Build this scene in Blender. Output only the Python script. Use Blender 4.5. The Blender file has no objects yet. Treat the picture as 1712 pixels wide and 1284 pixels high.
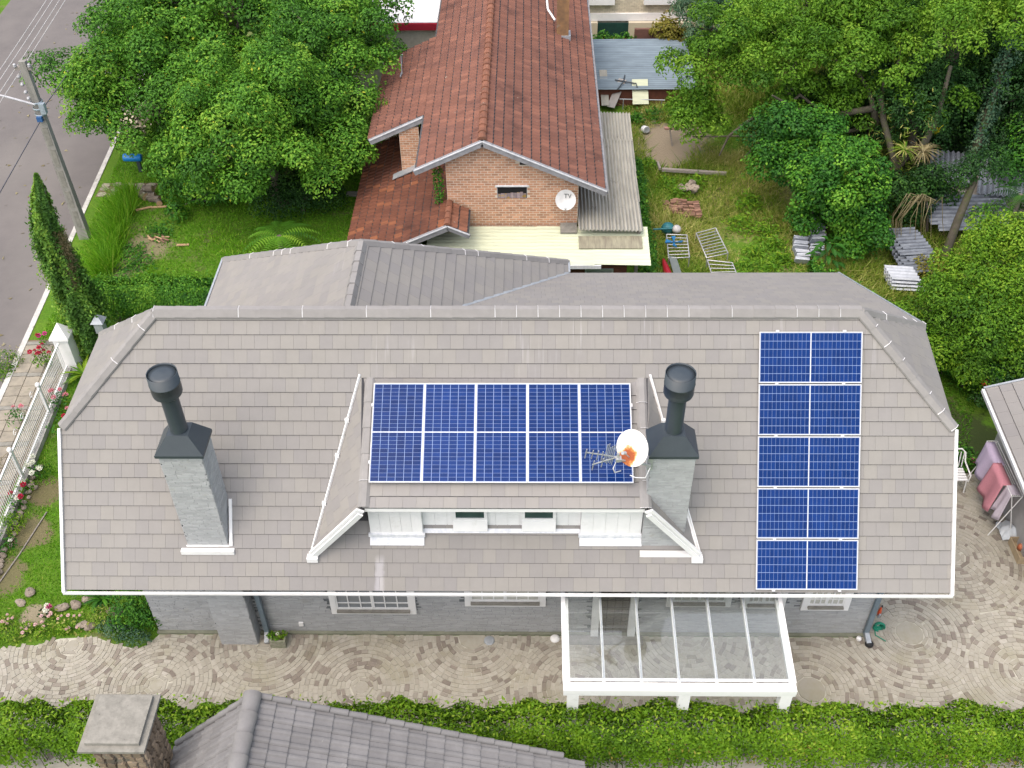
import bpy, math, random
import numpy as np
from mathutils import Vector, Matrix

rnd = random.Random(7)
rng = np.random.default_rng(7)
S = bpy.context.scene
COL = S.collection
R = math.radians

# ------------------------------------------------------------------ camera
cam_d = bpy.data.cameras.new('camera')
cam = bpy.data.objects.new('camera', cam_d)
COL.objects.link(cam)
_p, _y, _r = R(42.298), R(-1.277), R(-0.826)
_f = Vector((math.sin(_y) * math.cos(_p), math.cos(_y) * math.cos(_p), -math.sin(_p)))
_x = Vector((math.cos(_y), -math.sin(_y), 0))
_u = _x.cross(_f)
_x2 = _x * math.cos(_r) + _u * math.sin(_r)
_u2 = -_x * math.sin(_r) + _u * math.cos(_r)
CAM = Vector((0.087, -16.271, 19.973))
cam.matrix_world = Matrix(((_x2.x, _u2.x, -_f.x, CAM.x), (_x2.y, _u2.y, -_f.y, CAM.y), (_x2.z, _u2.z, -_f.z, CAM.z), (0, 0, 0, 1)))
cam_d.sensor_width = 36.0
cam_d.sensor_fit = 'HORIZONTAL'
cam_d.lens = 36.0 * 1764.0 / 1712.0
cam_d.clip_start = 0.1
cam_d.clip_end = 2000
S.camera = cam

# ------------------------------------------------------------------ light
SUN_EL, SUN_AZ = 64.0, 225.0          # a high bright sky with a veiled sun
W = bpy.data.worlds.new('World')
S.world = W
W.use_nodes = True
nt = W.node_tree
bg = nt.nodes['Background']
sky = nt.nodes.new('ShaderNodeTexSky')
sky.sky_type = 'NISHITA'
sky.sun_disc = False
sky.sun_elevation = R(SUN_EL)
sky.sun_rotation = R(SUN_AZ)
sky.air_density = 1.0
sky.dust_density = 6.0
sky.ozone_density = 1.0
nt.links.new(sky.outputs[0], bg.inputs[0])
bg.inputs[1].default_value = 0.12
sd = bpy.data.lights.new('sun', 'SUN')
sd.energy = 1.5
sd.angle = R(130)
sd.color = (1.0, 0.96, 0.90)
sun = bpy.data.objects.new('sun', sd)
COL.objects.link(sun)
_sv = Vector((math.sin(R(SUN_AZ)) * math.cos(R(SUN_EL)), math.cos(R(SUN_AZ)) * math.cos(R(SUN_EL)), math.sin(R(SUN_EL))))
sun.rotation_euler = _sv.to_track_quat('Z', 'Y').to_euler()
S.view_settings.view_transform = 'Standard'
S.view_settings.look = 'None'
S.view_settings.gamma = 1.0
S.view_settings.exposure = 1.0
S.view_settings.use_curve_mapping = False

# ------------------------------------------------------------------ helpers
def lin(c):
    """#rrggbb -> linear"""
    c = c.lstrip('#')
    o = []
    for i in (0, 2, 4):
        v = int(c[i:i + 2], 16) / 255.0
        o.append(v / 12.92 if v <= 0.04045 else ((v + 0.055) / 1.055) ** 2.4)
    return tuple(o)

def tag(o, label=None, cat=None, group=None, kind=None):
    if label: o['label'] = label
    if cat: o['category'] = cat
    if group: o['group'] = group
    if kind: o['kind'] = kind
    return o

def empty(name, loc=(0, 0, 0), rz=0.0):
    o = bpy.data.objects.new(name, None)
    o.location = loc
    o.rotation_euler = (0, 0, rz)
    o.empty_display_size = 0.2
    COL.objects.link(o)
    return o

def link(name, me, parent=None, kind=None, label=None):
    o = bpy.data.objects.new(name, me)
    COL.objects.link(o)
    if parent is not None:
        o.parent = parent
        if parent.type == 'EMPTY':
            o.matrix_parent_inverse = parent.matrix_basis.inverted()
    if kind: o['kind'] = kind
    if label: o['label'] = label
    return o

def mesh_np(name, V, F, mats, v=None, mi=None, smooth=False):
    """fast mesh from arrays; F: (n,3) or (n,4)"""
    me = bpy.data.meshes.new(name)
    V = np.asarray(V, dtype=np.float32)
    F = np.asarray(F, dtype=np.int32)
    n, k = F.shape
    me.vertices.add(len(V)); me.vertices.foreach_set('co', V.ravel())
    me.loops.add(n * k); me.loops.foreach_set('vertex_index', F.ravel())
    me.polygons.add(n)
    me.polygons.foreach_set('loop_start', np.arange(0, n * k, k, dtype=np.int32))
    me.polygons.foreach_set('loop_total', np.full(n, k, dtype=np.int32))
    if mi is not None:
        me.polygons.foreach_set('material_index', np.asarray(mi, dtype=np.int32))
    for m in (mats if isinstance(mats, (list, tuple)) else [mats]):
        me.materials.append(m)
    if v is not None:
        a = me.attributes.new('v', 'FLOAT', 'FACE')
        a.data.foreach_set('value', np.asarray(v, dtype=np.float32))
    if smooth:
        me.polygons.foreach_set('use_smooth', np.ones(n, dtype=bool))
    me.update(calc_edges=True)
    return me

class MB:
    """collects faces, builds ONE mesh object"""
    def __init__(s):
        s.V, s.F, s.v, s.m, s.sm = [], [], [], [], []
    def add(s, verts, faces, v=0.5, m=0, sm=False):
        b = len(s.V)
        s.V += [tuple(p) for p in verts]
        for f in faces:
            s.F.append(tuple(b + i for i in f)); s.v.append(v); s.m.append(m); s.sm.append(sm)
        return s
    def box(s, lo, hi, v=0.5, m=0):
        x0, y0, z0 = lo; x1, y1, z1 = hi
        return s.add([(x0, y0, z0), (x1, y0, z0), (x1, y1, z0), (x0, y1, z0), (x0, y0, z1), (x1, y0, z1), (x1, y1, z1), (x0, y1, z1)],
                     [(0, 3, 2, 1), (4, 5, 6, 7), (0, 1, 5, 4), (1, 2, 6, 5), (2, 3, 7, 6), (3, 0, 4, 7)], v, m)
    def prism(s, poly, ext, v=0.5, m=0):
        """planar polygon (3D pts) pushed by ext"""
        n = len(poly)
        P = [Vector(p) for p in poly]; e = Vector(ext)
        nn = Vector((0, 0, 0))
        for i in range(n):
            nn += P[i].cross(P[(i + 1) % n])
        if nn.dot(e) > 0:
            P.reverse()
        Q = [p + e for p in P]
        fs = [tuple(range(n)), tuple(range(2 * n - 1, n - 1, -1))]
        fs += [(i, n + i, n + (i + 1) % n, (i + 1) % n) for i in range(n)]
        return s.add(P + Q, fs, v, m)
    def beam(s, a, b, w, h, up=(0, 0, 1), v=0.5, m=0):
        """rectangular bar from a to b; w across, h along up"""
        a, b = Vector(a), Vector(b)
        d = (b - a).normalized(); up = Vector(up)
        x = d.cross(up).normalized() * (w / 2); y = x.cross(d).normalized() * (h / 2)
        c = [a - x - y, a + x - y, a + x + y, a - x + y, b - x - y, b + x - y, b + x + y, b - x + y]
        return s.add(c, [(0, 1, 2, 3), (7, 6, 5, 4), (0, 4, 5, 1), (1, 5, 6, 2), (2, 6, 7, 3), (3, 7, 4, 0)], v, m)
    def tube(s, pts, rad, n=8, v=0.5, m=0, cap=True, sm=True):
        pts = [Vector(p) for p in pts]
        rr = rad if isinstance(rad, (list, tuple)) else [rad] * len(pts)
        V, F = [], []
        for i, p in enumerate(pts):
            d = (pts[min(i + 1, len(pts) - 1)] - pts[max(i - 1, 0)]).normalized()
            ref = Vector((0, 0, 1)) if abs(d.z) < 0.9 else Vector((1, 0, 0))
            x = d.cross(ref).normalized(); y = x.cross(d).normalized()
            for k in range(n):
                a = 2 * math.pi * k / n
                V.append(p + (x * math.cos(a) + y * math.sin(a)) * rr[i])
        for i in range(len(pts) - 1):
            for k in range(n):
                F.append((i * n + k, i * n + (k + 1) % n, (i + 1) * n + (k + 1) % n, (i + 1) * n + k))
        s.add(V, F, v, m, sm)
        if cap:
            s.add(V[:n], [tuple(range(n))], v, m); s.add(V[-n:], [tuple(range(n - 1, -1, -1))], v, m)
        return s
    def lathe(s, c, prof, n=16, v=0.5, m=0, sm=True, ax=(0, 0, 1)):
        """prof: [(r, h)] around axis ax through c"""
        c = Vector(c); ax = Vector(ax).normalized()
        ref = Vector((1, 0, 0)) if abs(ax.x) < 0.9 else Vector((0, 1, 0))
        x = ax.cross(ref).normalized(); y = ax.cross(x)
        V, F = [], []
        for r, h in prof:
            for k in range(n):
                a = 2 * math.pi * k / n
                V.append(c + ax * h + (x * math.cos(a) + y * math.sin(a)) * r)
        for i in range(len(prof) - 1):
            for k in range(n):
                F.append((i * n + k, i * n + (k + 1) % n, (i + 1) * n + (k + 1) % n, (i + 1) * n + k))
        return s.add(V, F, v, m, sm)
    def mesh(s, name, mats):
        me = bpy.data.meshes.new(name)
        me.from_pydata(s.V, [], s.F)
        for m in (mats if isinstance(mats, (list, tuple)) else [mats]):
            me.materials.append(m)
        me.polygons.foreach_set('material_index', s.m)
        me.polygons.foreach_set('use_smooth', s.sm)
        a = me.attributes.new('v', 'FLOAT', 'FACE')
        a.data.foreach_set('value', s.v)
        me.update()
        return me
    def build(s, name, mats, parent=None, kind=None, label=None):
        return link(name, s.mesh(name, mats), parent, kind, label)

# ------------------------------------------------------------------ materials
class NB:
    def __init__(s, name):
        s.mat = bpy.data.materials.new(name); s.mat.use_nodes = True
        s.nt = s.mat.node_tree; s.nt.nodes.clear()
        s.out = s.n('ShaderNodeOutputMaterial')
    def n(s, t, **kw):
        o = s.nt.nodes.new(t)
        for k, val in kw.items():
            if k.startswith('i_'):
                key = k[2:]
                o.inputs[int(key) if key.isdigit() else key].default_value = val
            else:
                setattr(o, k, val)
        return o
    def l(s, a, b): s.nt.links.new(a, b)
    def pos(s): return s.n('ShaderNodeNewGeometry').outputs['Position']
    def noise(s, scale, detail=4, rough=0.6, vec=None, stretch=None):
        t = s.n('ShaderNodeTexNoise')
        t.inputs['Scale'].default_value = scale; t.inputs['Detail'].default_value = detail; t.inputs['Roughness'].default_value = rough
        vv = vec if vec is not None else s.pos()
        if stretch:
            mp = s.n('ShaderNodeMapping'); mp.inputs['Scale'].default_value = stretch; s.l(vv, mp.inputs['Vector']); vv = mp.outputs[0]
        s.l(vv, t.inputs['Vector'])
        return t.outputs['Fac']
    def ramp(s, fac, stops, interp='LINEAR'):
        r = s.n('ShaderNodeValToRGB'); r.color_ramp.interpolation = interp
        e = r.color_ramp.elements
        while len(e) < len(stops): e.new(0.5)
        for i, (p, c) in enumerate(stops):
            e[i].position = p; e[i].color = (c[0], c[1], c[2], 1) if not isinstance(c, (int, float)) else (c, c, c, 1)
        s.l(fac, r.inputs[0]); return r.outputs[0]
    def mix(s, fac, a, b, mode='MIX'):
        m = s.n('ShaderNodeMix', data_type='RGBA', blend_type=mode)
        for i, val in ((0, fac), (6, a), (7, b)):
            if isinstance(val, (int, float)): m.inputs[i].default_value = val
            elif isinstance(val, tuple): m.inputs[i].default_value = (*val[:3], 1)
            else: s.l(val, m.inputs[i])
        return m.outputs[2]
    def math(s, op, a, b=0.0, clamp=False):
        m = s.n('ShaderNodeMath', operation=op, use_clamp=clamp)
        for i, val in ((0, a), (1, b)):
            if isinstance(val, (int, float)): m.inputs[i].default_value = val
            else: s.l(val, m.inputs[i])
        return m.outputs[0]
    def attr(s, name='v'):
        a = s.n('ShaderNodeAttribute', attribute_name=name); return a.outputs['Fac']
    def bump(s, h, strength=0.3, dist=0.01):
        b = s.n('ShaderNodeBump'); b.inputs['Strength'].default_value = strength; b.inputs['Distance'].default_value = dist
        s.l(h, b.inputs['Height']); return b.outputs[0]
    def surf(s, color, rough=0.8, metal=0.0, normal=None, spec=0.3):
        p = s.n('ShaderNodeBsdfPrincipled')
        if isinstance(color, tuple): p.inputs['Base Color'].default_value = (*color[:3], 1)
        else: s.l(color, p.inputs['Base Color'])
        if isinstance(rough, (int, float)): p.inputs['Roughness'].default_value = rough
        else: s.l(rough, p.inputs['Roughness'])
        p.inputs['Metallic'].default_value = metal
        p.inputs['Specular IOR Level'].default_value = spec
        if normal is not None: s.l(normal, p.inputs['Normal'])
        s.l(p.outputs[0], s.out.inputs[0]); s.p = p
        return s.mat

def pm(name, base, dark=None, rough=0.8, scale=6.0, amount=1.0, vk=0.0, bump=0.0, bscale=60.0, bdist=0.004, metal=0.0, spec=0.3, stretch=None, patches=None):
    """weathered paint/stone: base and dark mixed by noise, piece-to-piece variation vk from attribute v,
    patches: (colour, scale, lo, hi)"""
    b = NB(name)
    dark = dark or tuple(c * 0.75 for c in base)
    nz = b.noise(scale, 5, 0.65, stretch=stretch)
    c = b.mix(b.math('MULTIPLY', b.ramp(nz, [(0.3, 0.0), (0.7, 1.0)]), amount), base, dark)
    if patches:
        for pc, ps, lo, hi in patches:
            m = b.ramp(b.noise(ps, 6, 0.7), [(lo, 0.0), (hi, 1.0)])
            c = b.mix(m, c, pc)
    if vk:
        k = b.math('MULTIPLY_ADD', b.attr(), vk); b.nt.nodes[-1].inputs[2].default_value = 1.0 - vk * 0.5
        gm = b.n('ShaderNodeVectorMath', operation='SCALE'); b.l(c, gm.inputs[0]); b.l(k, gm.inputs['Scale']); c = gm.outputs[0]
    nrm = b.bump(b.noise(bscale, 4, 0.6), bump, bdist) if bump else None
    return b.surf(c, rough, metal, nrm, spec)

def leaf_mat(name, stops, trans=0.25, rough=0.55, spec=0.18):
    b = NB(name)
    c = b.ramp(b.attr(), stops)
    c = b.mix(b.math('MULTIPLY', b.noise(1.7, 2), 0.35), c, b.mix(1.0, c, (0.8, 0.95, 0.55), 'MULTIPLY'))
    b.surf(c, rough, 0.0, None, spec)
    t = b.n('ShaderNodeBsdfTranslucent'); b.l(b.mix(1.0, c, (1.0, 1.0, 0.45), 'MULTIPLY'), t.inputs[0])
    m = b.n('ShaderNodeMixShader'); m.inputs[0].default_value = trans
    b.l(b.p.outputs[0], m.inputs[1]); b.l(t.outputs[0], m.inputs[2]); b.l(m.outputs[0], b.out.inputs[0])
    return b.mat

def g3(a, b, c):   # three greens, linear
    return [(0.0, a), (0.55, b), (1.0, c)]

M = {}
M['white'] = pm('white_paint', (0.80, 0.80, 0.80), (0.66, 0.67, 0.67), 0.5, 3.0, 0.5, vk=0.06, patches=[((0.58, 0.58, 0.55), 2.2, 0.58, 0.80)])
M['white_worn'] = pm('worn_white_paint', (0.74, 0.75, 0.77), (0.42, 0.46, 0.52), 0.6, 7.0, 0.7, stretch=(1.5, 1.5, 0.6))
M['zinc'] = pm('grey_zinc', (0.42, 0.45, 0.48), (0.30, 0.33, 0.36), 0.45, 5.0, metal=0.3)
M['slate_paint'] = pm('blue_grey_pipe', (0.17, 0.22, 0.26), (0.13, 0.17, 0.20), 0.5, 3.0)
M['mortar'] = pm('mortar', (0.62, 0.62, 0.63), (0.50, 0.50, 0.50), 0.9, 9.0)
M['deck'] = pm('roof_underlay', (0.075, 0.075, 0.08), None, 0.9)
M['charcoal'] = pm('charcoal_metal', (0.040, 0.052, 0.062), (0.030, 0.040, 0.050), 0.42, 4.0, 0.7, spec=0.5)
M['black'] = pm('black_rubber', (0.02, 0.02, 0.022), None, 0.6)
M['concrete'] = pm('weathered_concrete', (0.27, 0.26, 0.23), (0.17, 0.165, 0.145), 0.95, 7.0, 1.0, vk=0.15, bump=0.5, bscale=45, patches=[((0.10, 0.095, 0.085), 26.0, 0.60, 0.72)])
M['wood_grey'] = pm('weathered_timber', (0.33, 0.30, 0.27), (0.20, 0.18, 0.16), 0.85, 4.0, 1.0, stretch=(1, 9, 9))
M['steel'] = pm('galvanised_steel', (0.50, 0.51, 0.52), (0.36, 0.37, 0.38), 0.4, 9.0, metal=0.5)
M['soil'] = pm('soil', (0.19, 0.145, 0.095), (0.11, 0.085, 0.055), 0.95, 3.0, bump=0.6, bscale=30, bdist=0.02)
M['bark'] = pm('bark', (0.17, 0.145, 0.12), (0.09, 0.075, 0.06), 0.95, 5.0, bump=0.8, bscale=22, bdist=0.02, patches=[((0.30, 0.31, 0.28), 5.0, 0.56, 0.66)])
M['bark_dark'] = pm('mossy_dark_bark', (0.085, 0.075, 0.06), (0.05, 0.048, 0.032), 0.95, 5.0, bump=0.8, bscale=22, bdist=0.02, patches=[((0.06, 0.075, 0.025), 3.0, 0.5, 0.62)])
M['stem'] = pm('green_stem', (0.10, 0.16, 0.05), None, 0.7)

# the grey shingles of the house, with white lime runs
def shingle_mat():
    b = NB('grey_shingle')
    c = b.mix(b.ramp(b.noise(2.2, 5, 0.65), [(0.3, 0.0), (0.7, 1.0)]), (0.258, 0.250, 0.240), (0.240, 0.233, 0.225))
    # lime runs straight down the slope
    c = b.mix(b.math('MULTIPLY', b.ramp(b.noise(0.45, 5, 0.7), [(0.42, 0.0), (0.7, 1.0)]), 0.35), c, (0.196, 0.190, 0.180))   # broad weathering
    st = b.noise(1.0, 2, 0.5, stretch=(16.0, 0.9, 0.9))
    pat = b.noise(0.8, 2, 0.5)
    sz = b.n('ShaderNodeSeparateXYZ'); b.l(b.pos(), sz.inputs[0])
    top = b.ramp(b.math('DIVIDE', sz.outputs[2], 7.2), [(0.84, 0.05), (0.95, 0.5)])      # runs start at the ridge mortar
    run = b.math('MULTIPLY', b.math('MULTIPLY', b.ramp(st, [(0.60, 0.0), (0.70, 1.0)]), b.ramp(pat, [(0.46, 0.0), (0.60, 0.8)])), top)
    # one lime spill below the left bay of the dormer
    dx = b.math('ABSOLUTE', b.math('ADD', sz.outputs[0], 2.90))
    sp = b.math('MULTIPLY', b.ramp(b.math('ADD', dx, b.math('MULTIPLY', b.noise(5.0, 3), 0.12)), [(0.11, 1.0), (0.17, 0.0)]), b.ramp(b.math('DIVIDE', sz.outputs[2], 4.0), [(0.80, 1.0), (0.835, 0.0)]))
    run = b.math('MAXIMUM', run, b.math('MULTIPLY', sp, 0.7))
    c = b.mix(run, c, (0.40, 0.395, 0.41))
    fine = b.noise(1.0, 3, 0.7, stretch=(55.0, 6.0, 6.0))
    c = b.mix(b.math('MULTIPLY', fine, 0.16), c, (0.17, 0.16, 0.155))
    k = b.math('MULTIPLY_ADD', b.attr(), 0.085); b.nt.nodes[-1].inputs[2].default_value = 0.957
    gm = b.n('ShaderNodeVectorMath', operation='SCALE'); b.l(c, gm.inputs[0]); b.l(k, gm.inputs['Scale'])
    tint = b.mix(b.attr(), (0.995, 0.99, 1.01), (1.01, 1.0, 0.97))
    c = b.mix(1.0, gm.outputs[0], tint, 'MULTIPLY')
    return b.surf(c, 0.88, 0.0, b.bump(b.noise(90, 3), 0.25, 0.003), 0.22)
M['shingle'] = shingle_mat()
M['cap'] = pm('ridge_cap', (0.252, 0.244, 0.238), (0.215, 0.209, 0.204), 0.88, 4.0, vk=0.1, bump=0.2, bscale=90)
M['slate'] = pm('slate_strips', (0.395, 0.408, 0.418), (0.335, 0.347, 0.357), 0.8, 5.0, 0.8, vk=0.18, bump=0.4, bscale=50, patches=[((0.33, 0.335, 0.31), 3.0, 0.60, 0.74)])

def tri_clip(poly, a, b, c):
    """clip 2D polygon by a*x+b*y<=c"""
    out = []
    for i in range(len(poly)):
        p, q = poly[i], poly[(i + 1) % len(poly)]
        dp, dq = a * p[0] + b * p[1] - c, a * q[0] + b * q[1] - c
        if dp <= 0: out.append(p)
        if dp * dq < 0:
            t = dp / (dp - dq); out.append((p[0] + t * (q[0] - p[0]), p[1] + t * (q[1] - p[1])))
    return out

def clip_convex(poly, region):
    n = len(region)
    area = sum(region[i][0] * region[(i + 1) % n][1] - region[(i + 1) % n][0] * region[i][1] for i in range(n))
    sg = 1 if area > 0 else -1
    for i in range(n):
        (x0, y0), (x1, y1) = region[i], region[(i + 1) % n]
        nx, ny = (y1 - y0) * sg, -(x1 - x0) * sg
        poly = tri_clip(poly, nx, ny, nx * x0 + ny * y0)
        if len(poly) < 3: return []
    return poly

def inside(pt, poly):
    x, y = pt; c = False
    for i in range(len(poly)):
        (x0, y0), (x1, y1) = poly[i], poly[i - 1]
        if (y0 > y) != (y1 > y) and x < (x1 - x0) * (y - y0) / (y1 - y0) + x0: c = not c
    return c

def area2(poly):
    return abs(sum(poly[i][0] * poly[(i + 1) % len(poly)][1] - poly[(i + 1) % len(poly)][0] * poly[i][1] for i in range(len(poly)))) / 2

def tile_field(parent, name, stuff_name, o, u, w, region, expo, width, mat, h0=0.012, h1=0.030, gap=0.003, rgap=0.010, start=0.0, keep=300, hole=None, shift=None, unit=None, jit=0.0, nvar=8):
    """courses of shingles/tiles on a plane: o origin, u along the course, w down the slope (unit vectors).
    The keep nearest whole pieces become objects, the rest one stuff part."""
    o, u, w = Vector(o), Vector(u).normalized(), Vector(w).normalized()
    n = u.cross(w).normalized()
    if n.z < 0: n = -n
    b0 = min(p[1] for p in region); b1 = max(p[1] for p in region)
    a0 = min(p[0] for p in region); a1 = max(p[0] for p in region)
    full, part = [], []
    k = 0; b = b0 + start
    while b < b1 - 0.02:
        off = (shift(k) if shift else (0.5 * (k % 2) + rnd.uniform(-0.12, 0.12))) * width
        a = a0 - width + off
        while a < a1:
            ax = a + rnd.uniform(-jit, jit)
            rect = [(ax + gap / 2, b), (ax + width - gap / 2, b), (ax + width - gap / 2, b + expo - rgap), (ax + gap / 2, b + expo - rgap)]
            cen = (ax + width / 2, b + expo / 2)
            a += width
            if hole and hole(cen): continue
            c = clip_convex(rect, region)
            if len(c) < 3 or area2(c) < 0.15 * width * expo * 0.3: continue
            if area2(c) > 0.995 * area2(rect): full.append((ax + width / 2, b, rect))
            else: part.append((b, c))
        b += expo; k += 1
    def P(a, b, h): return o + u * a + w * b + n * h
    full.sort(key=lambda t: (P(t[0], t[1], 0) - CAM).length)
    objs = full[:keep]
    mb = MB()
    def prism(poly, bb):
        m = len(poly)
        top = [P(x, y, h0 + (h1 - h0) * (y - bb) / expo) for x, y in poly]
        bot = [P(x, y, 0.001) for x, y in poly]
        fs = [tuple(range(m))] + [(i, m + i, m + (i + 1) % m, (i + 1) % m) for i in range(m)]
        mb.add(top + bot, fs, rnd.random())
    if unit is None:
        for _, bb, rect in full[keep:]: prism(rect, bb)
        for bb, c in part: prism(c, bb)
        ms = []
        for j in range(nvar):
            q = MB(); hw = (width - gap) / 2; e = expo - rgap
            hh = h0 + (h1 - h0) * e / expo
            q.add([(-hw, 0, h0), (hw, 0, h0), (hw, e, hh), (-hw, e, hh), (-hw, 0, 0.001), (hw, 0, 0.001), (hw, e, 0.001), (-hw, e, 0.001)],
                  [(0, 1, 2, 3), (0, 4, 5, 1), (1, 5, 6, 2), (2, 6, 7, 3), (3, 7, 4, 0)], (j + 0.5) / nvar)
            ms.append(q.mesh(name, mat))
    else:
        ms = [unit(j, nvar) for j in range(nvar)]
        for a, bb, _ in full[keep:]: unit_into(mb, unit, P, a, bb, n, u, w)
        for bb, c in part:
            if area2(c) > 0.45 * width * expo: 
                unit_into(mb, unit, P, sum(p[0] for p in c) / len(c), bb, n, u, w)
    for a, bb, _ in objs:
        ob = link(name, ms[rnd.randrange(nvar)], parent)
        q = P(a, bb, 0)
        ob.matrix_basis = Matrix(((u.x, w.x, n.x, q.x), (u.y, w.y, n.y, q.y), (u.z, w.z, n.z, q.z), (0, 0, 0, 1)))
    if mb.F:
        mb.build(stuff_name, mat, parent, 'stuff')

def unit_into(mb, unit, P, a, bb, n, u, w):
    me = unit(rnd.randrange(8), 8)
    q = P(a, bb, 0)
    mt = Matrix(((u.x, w.x, n.x, q.x), (u.y, w.y, n.y, q.y), (u.z, w.z, n.z, q.z), (0, 0, 0, 1)))
    vs = [mt @ v.co for v in me.vertices]
    mb.add(vs, [tuple(p.vertices) for p in me.polygons], rnd.random())

def strip_wall(parent, name, o, u, L, H, mat, sw=(0.12, 0.38), sh=(0.035, 0.06), prow=0.014, gap=0.006, hole=None, kind='stuff', up=(0, 0, 1), nsign=1, brick=None):
    """thin stone strips / bricks laid in courses on a vertical face; o lower corner, u along, joined into one stuff part"""
    o, u, up = Vector(o), Vector(u).normalized(), Vector(up)
    n = u.cross(up).normalized() * nsign
    mb = MB(); z = 0.0; k = 0
    while z < H - 0.01:
        h = brick[1] if brick else rnd.uniform(*sh)
        h = min(h, H - z)
        x = -rnd.uniform(0, 0.3) if not brick else -(k % 2) * brick[0] / 2
        while x < L:
            wd = brick[0] if brick else rnd.uniform(*sw)
            xa, xb = max(0, x), min(L, x + wd)
            x += wd
            if xb - xa < 0.03: continue
            if hole and hole((xa + xb) / 2, z + h / 2): continue
            d = prow * rnd.uniform(0.4, 1.0)
            c = []
            for (aa, zz) in ((xa + gap / 2, z + gap / 2), (xb - gap / 2, z + gap / 2), (xb - gap / 2, z + h - gap / 2), (xa + gap / 2, z + h - gap / 2)):
                c.append(o + u * aa + up * zz)
            t = [p + n * d for p in c]
            q = [p - n * 0.001 for p in c]
            fs = [(0, 1, 2, 3), (0, 4, 5, 1), (1, 5, 6, 2), (2, 6, 7, 3), (3, 7, 4, 0)]
            if nsign < 0: fs = [tuple(reversed(f)) for f in fs]
            mb.add(t + q, fs, rnd.random())
        z += h; k += 1
    return mb.build(name, mat, parent, kind)
# ================================================================== GREY HOUSE
house = empty('grey_house', (-0.4, 0, 0))
tag(house, 'grey slate-clad house with a steep grey shingled roof and two dark chimney flues', 'house')
AL = R(51.378); TA = math.tan(AL); CA, SA = math.cos(AL), math.sin(AL)
ZR = 7.1
def zf(y): return ZR + TA * y            # front slope height at y (y<0)
def rear(y): return 2.9 + 0.50 * (6.95 - y)
YB = (ZR - rear(0)) / (TA - 0.50)         # break between steep and shallow rear slopes
EY, XL, XRt = -3.485, -9.22, 8.42         # eave line and verges
AX0, AX1 = -7.31, 6.56                    # ridge ends
HY = -1.43                                # hip corner

# --- walls
mb = MB()
mb.box((-8.22, -2.58, 0), (7.46, -2.33, 3.55))
mb.box((-8.22, -2.33, 0), (-7.97, 2.3, 2.75)); mb.box((7.21, -2.33, 0), (7.46, 6.35, 2.75))
mb.box((-8.0, 2.3, 0), (-7.75, 7.0, 2.75)); mb.box((-7.75, 6.75, 0), (0.8, 7.0, 2.75)); mb.box((0.8, 6.1, 0), (7.21, 6.35, 2.75))
mb.prism([(-8.2, -2.3, 2.75), (-8.2, 2.6, 2.75), (-8.2, 1.0, 5.3), (-8.2, -1.0, 5.3)], (0.2, 0, 0))
mb.prism([(7.44, -2.3, 2.75), (7.44, 6.2, 2.75), (7.44, 1.0, 5.3), (7.44, -1.0, 5.3)], (-0.2, 0, 0))
walls = mb.build('wall', pm('slate_backing', (0.15, 0.165, 0.175), None, 0.9), house)
WIN = [(-4.22, -2.37, 0.79, 2.2), (-1.30, 0.44, 1.09, 2.2), (3.03, 4.41, 1.10, 2.2), (4.63, 5.57, 1.06, 2.2), (5.93, 6.95, 0.99, 2.2)]
DOOR = (1.45, 2.42, 0.0, 2.25)
def wall_hole(o0):
    def f(a, z):
        x = o0 + a
        if -6.74 < x < -5.90: return True
        if DOOR[0] < x < DOOR[1]: return True
        return any(w[0] < x < w[1] and w[2] < z < w[3] for w in WIN)
    return f
strip_wall(walls, 'stone_cladding', (-8.22, -2.58, 0.06), (1, 0, 0), 15.68, 2.7, M['slate'], hole=wall_hole(-8.22), prow=0.016)
strip_wall(walls, 'stone_cladding', (7.46, -2.58, 0.06), (0, 1, 0), 8.9, 2.6, M['slate'])
MB().box((-8.24, -2.66, 0), (7.48, -2.585, 0.06)).build('plinth', pm('mossy_plinth', (0.24, 0.25, 0.19), (0.15, 0.16, 0.12), 0.95, 4.0), house)

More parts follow.
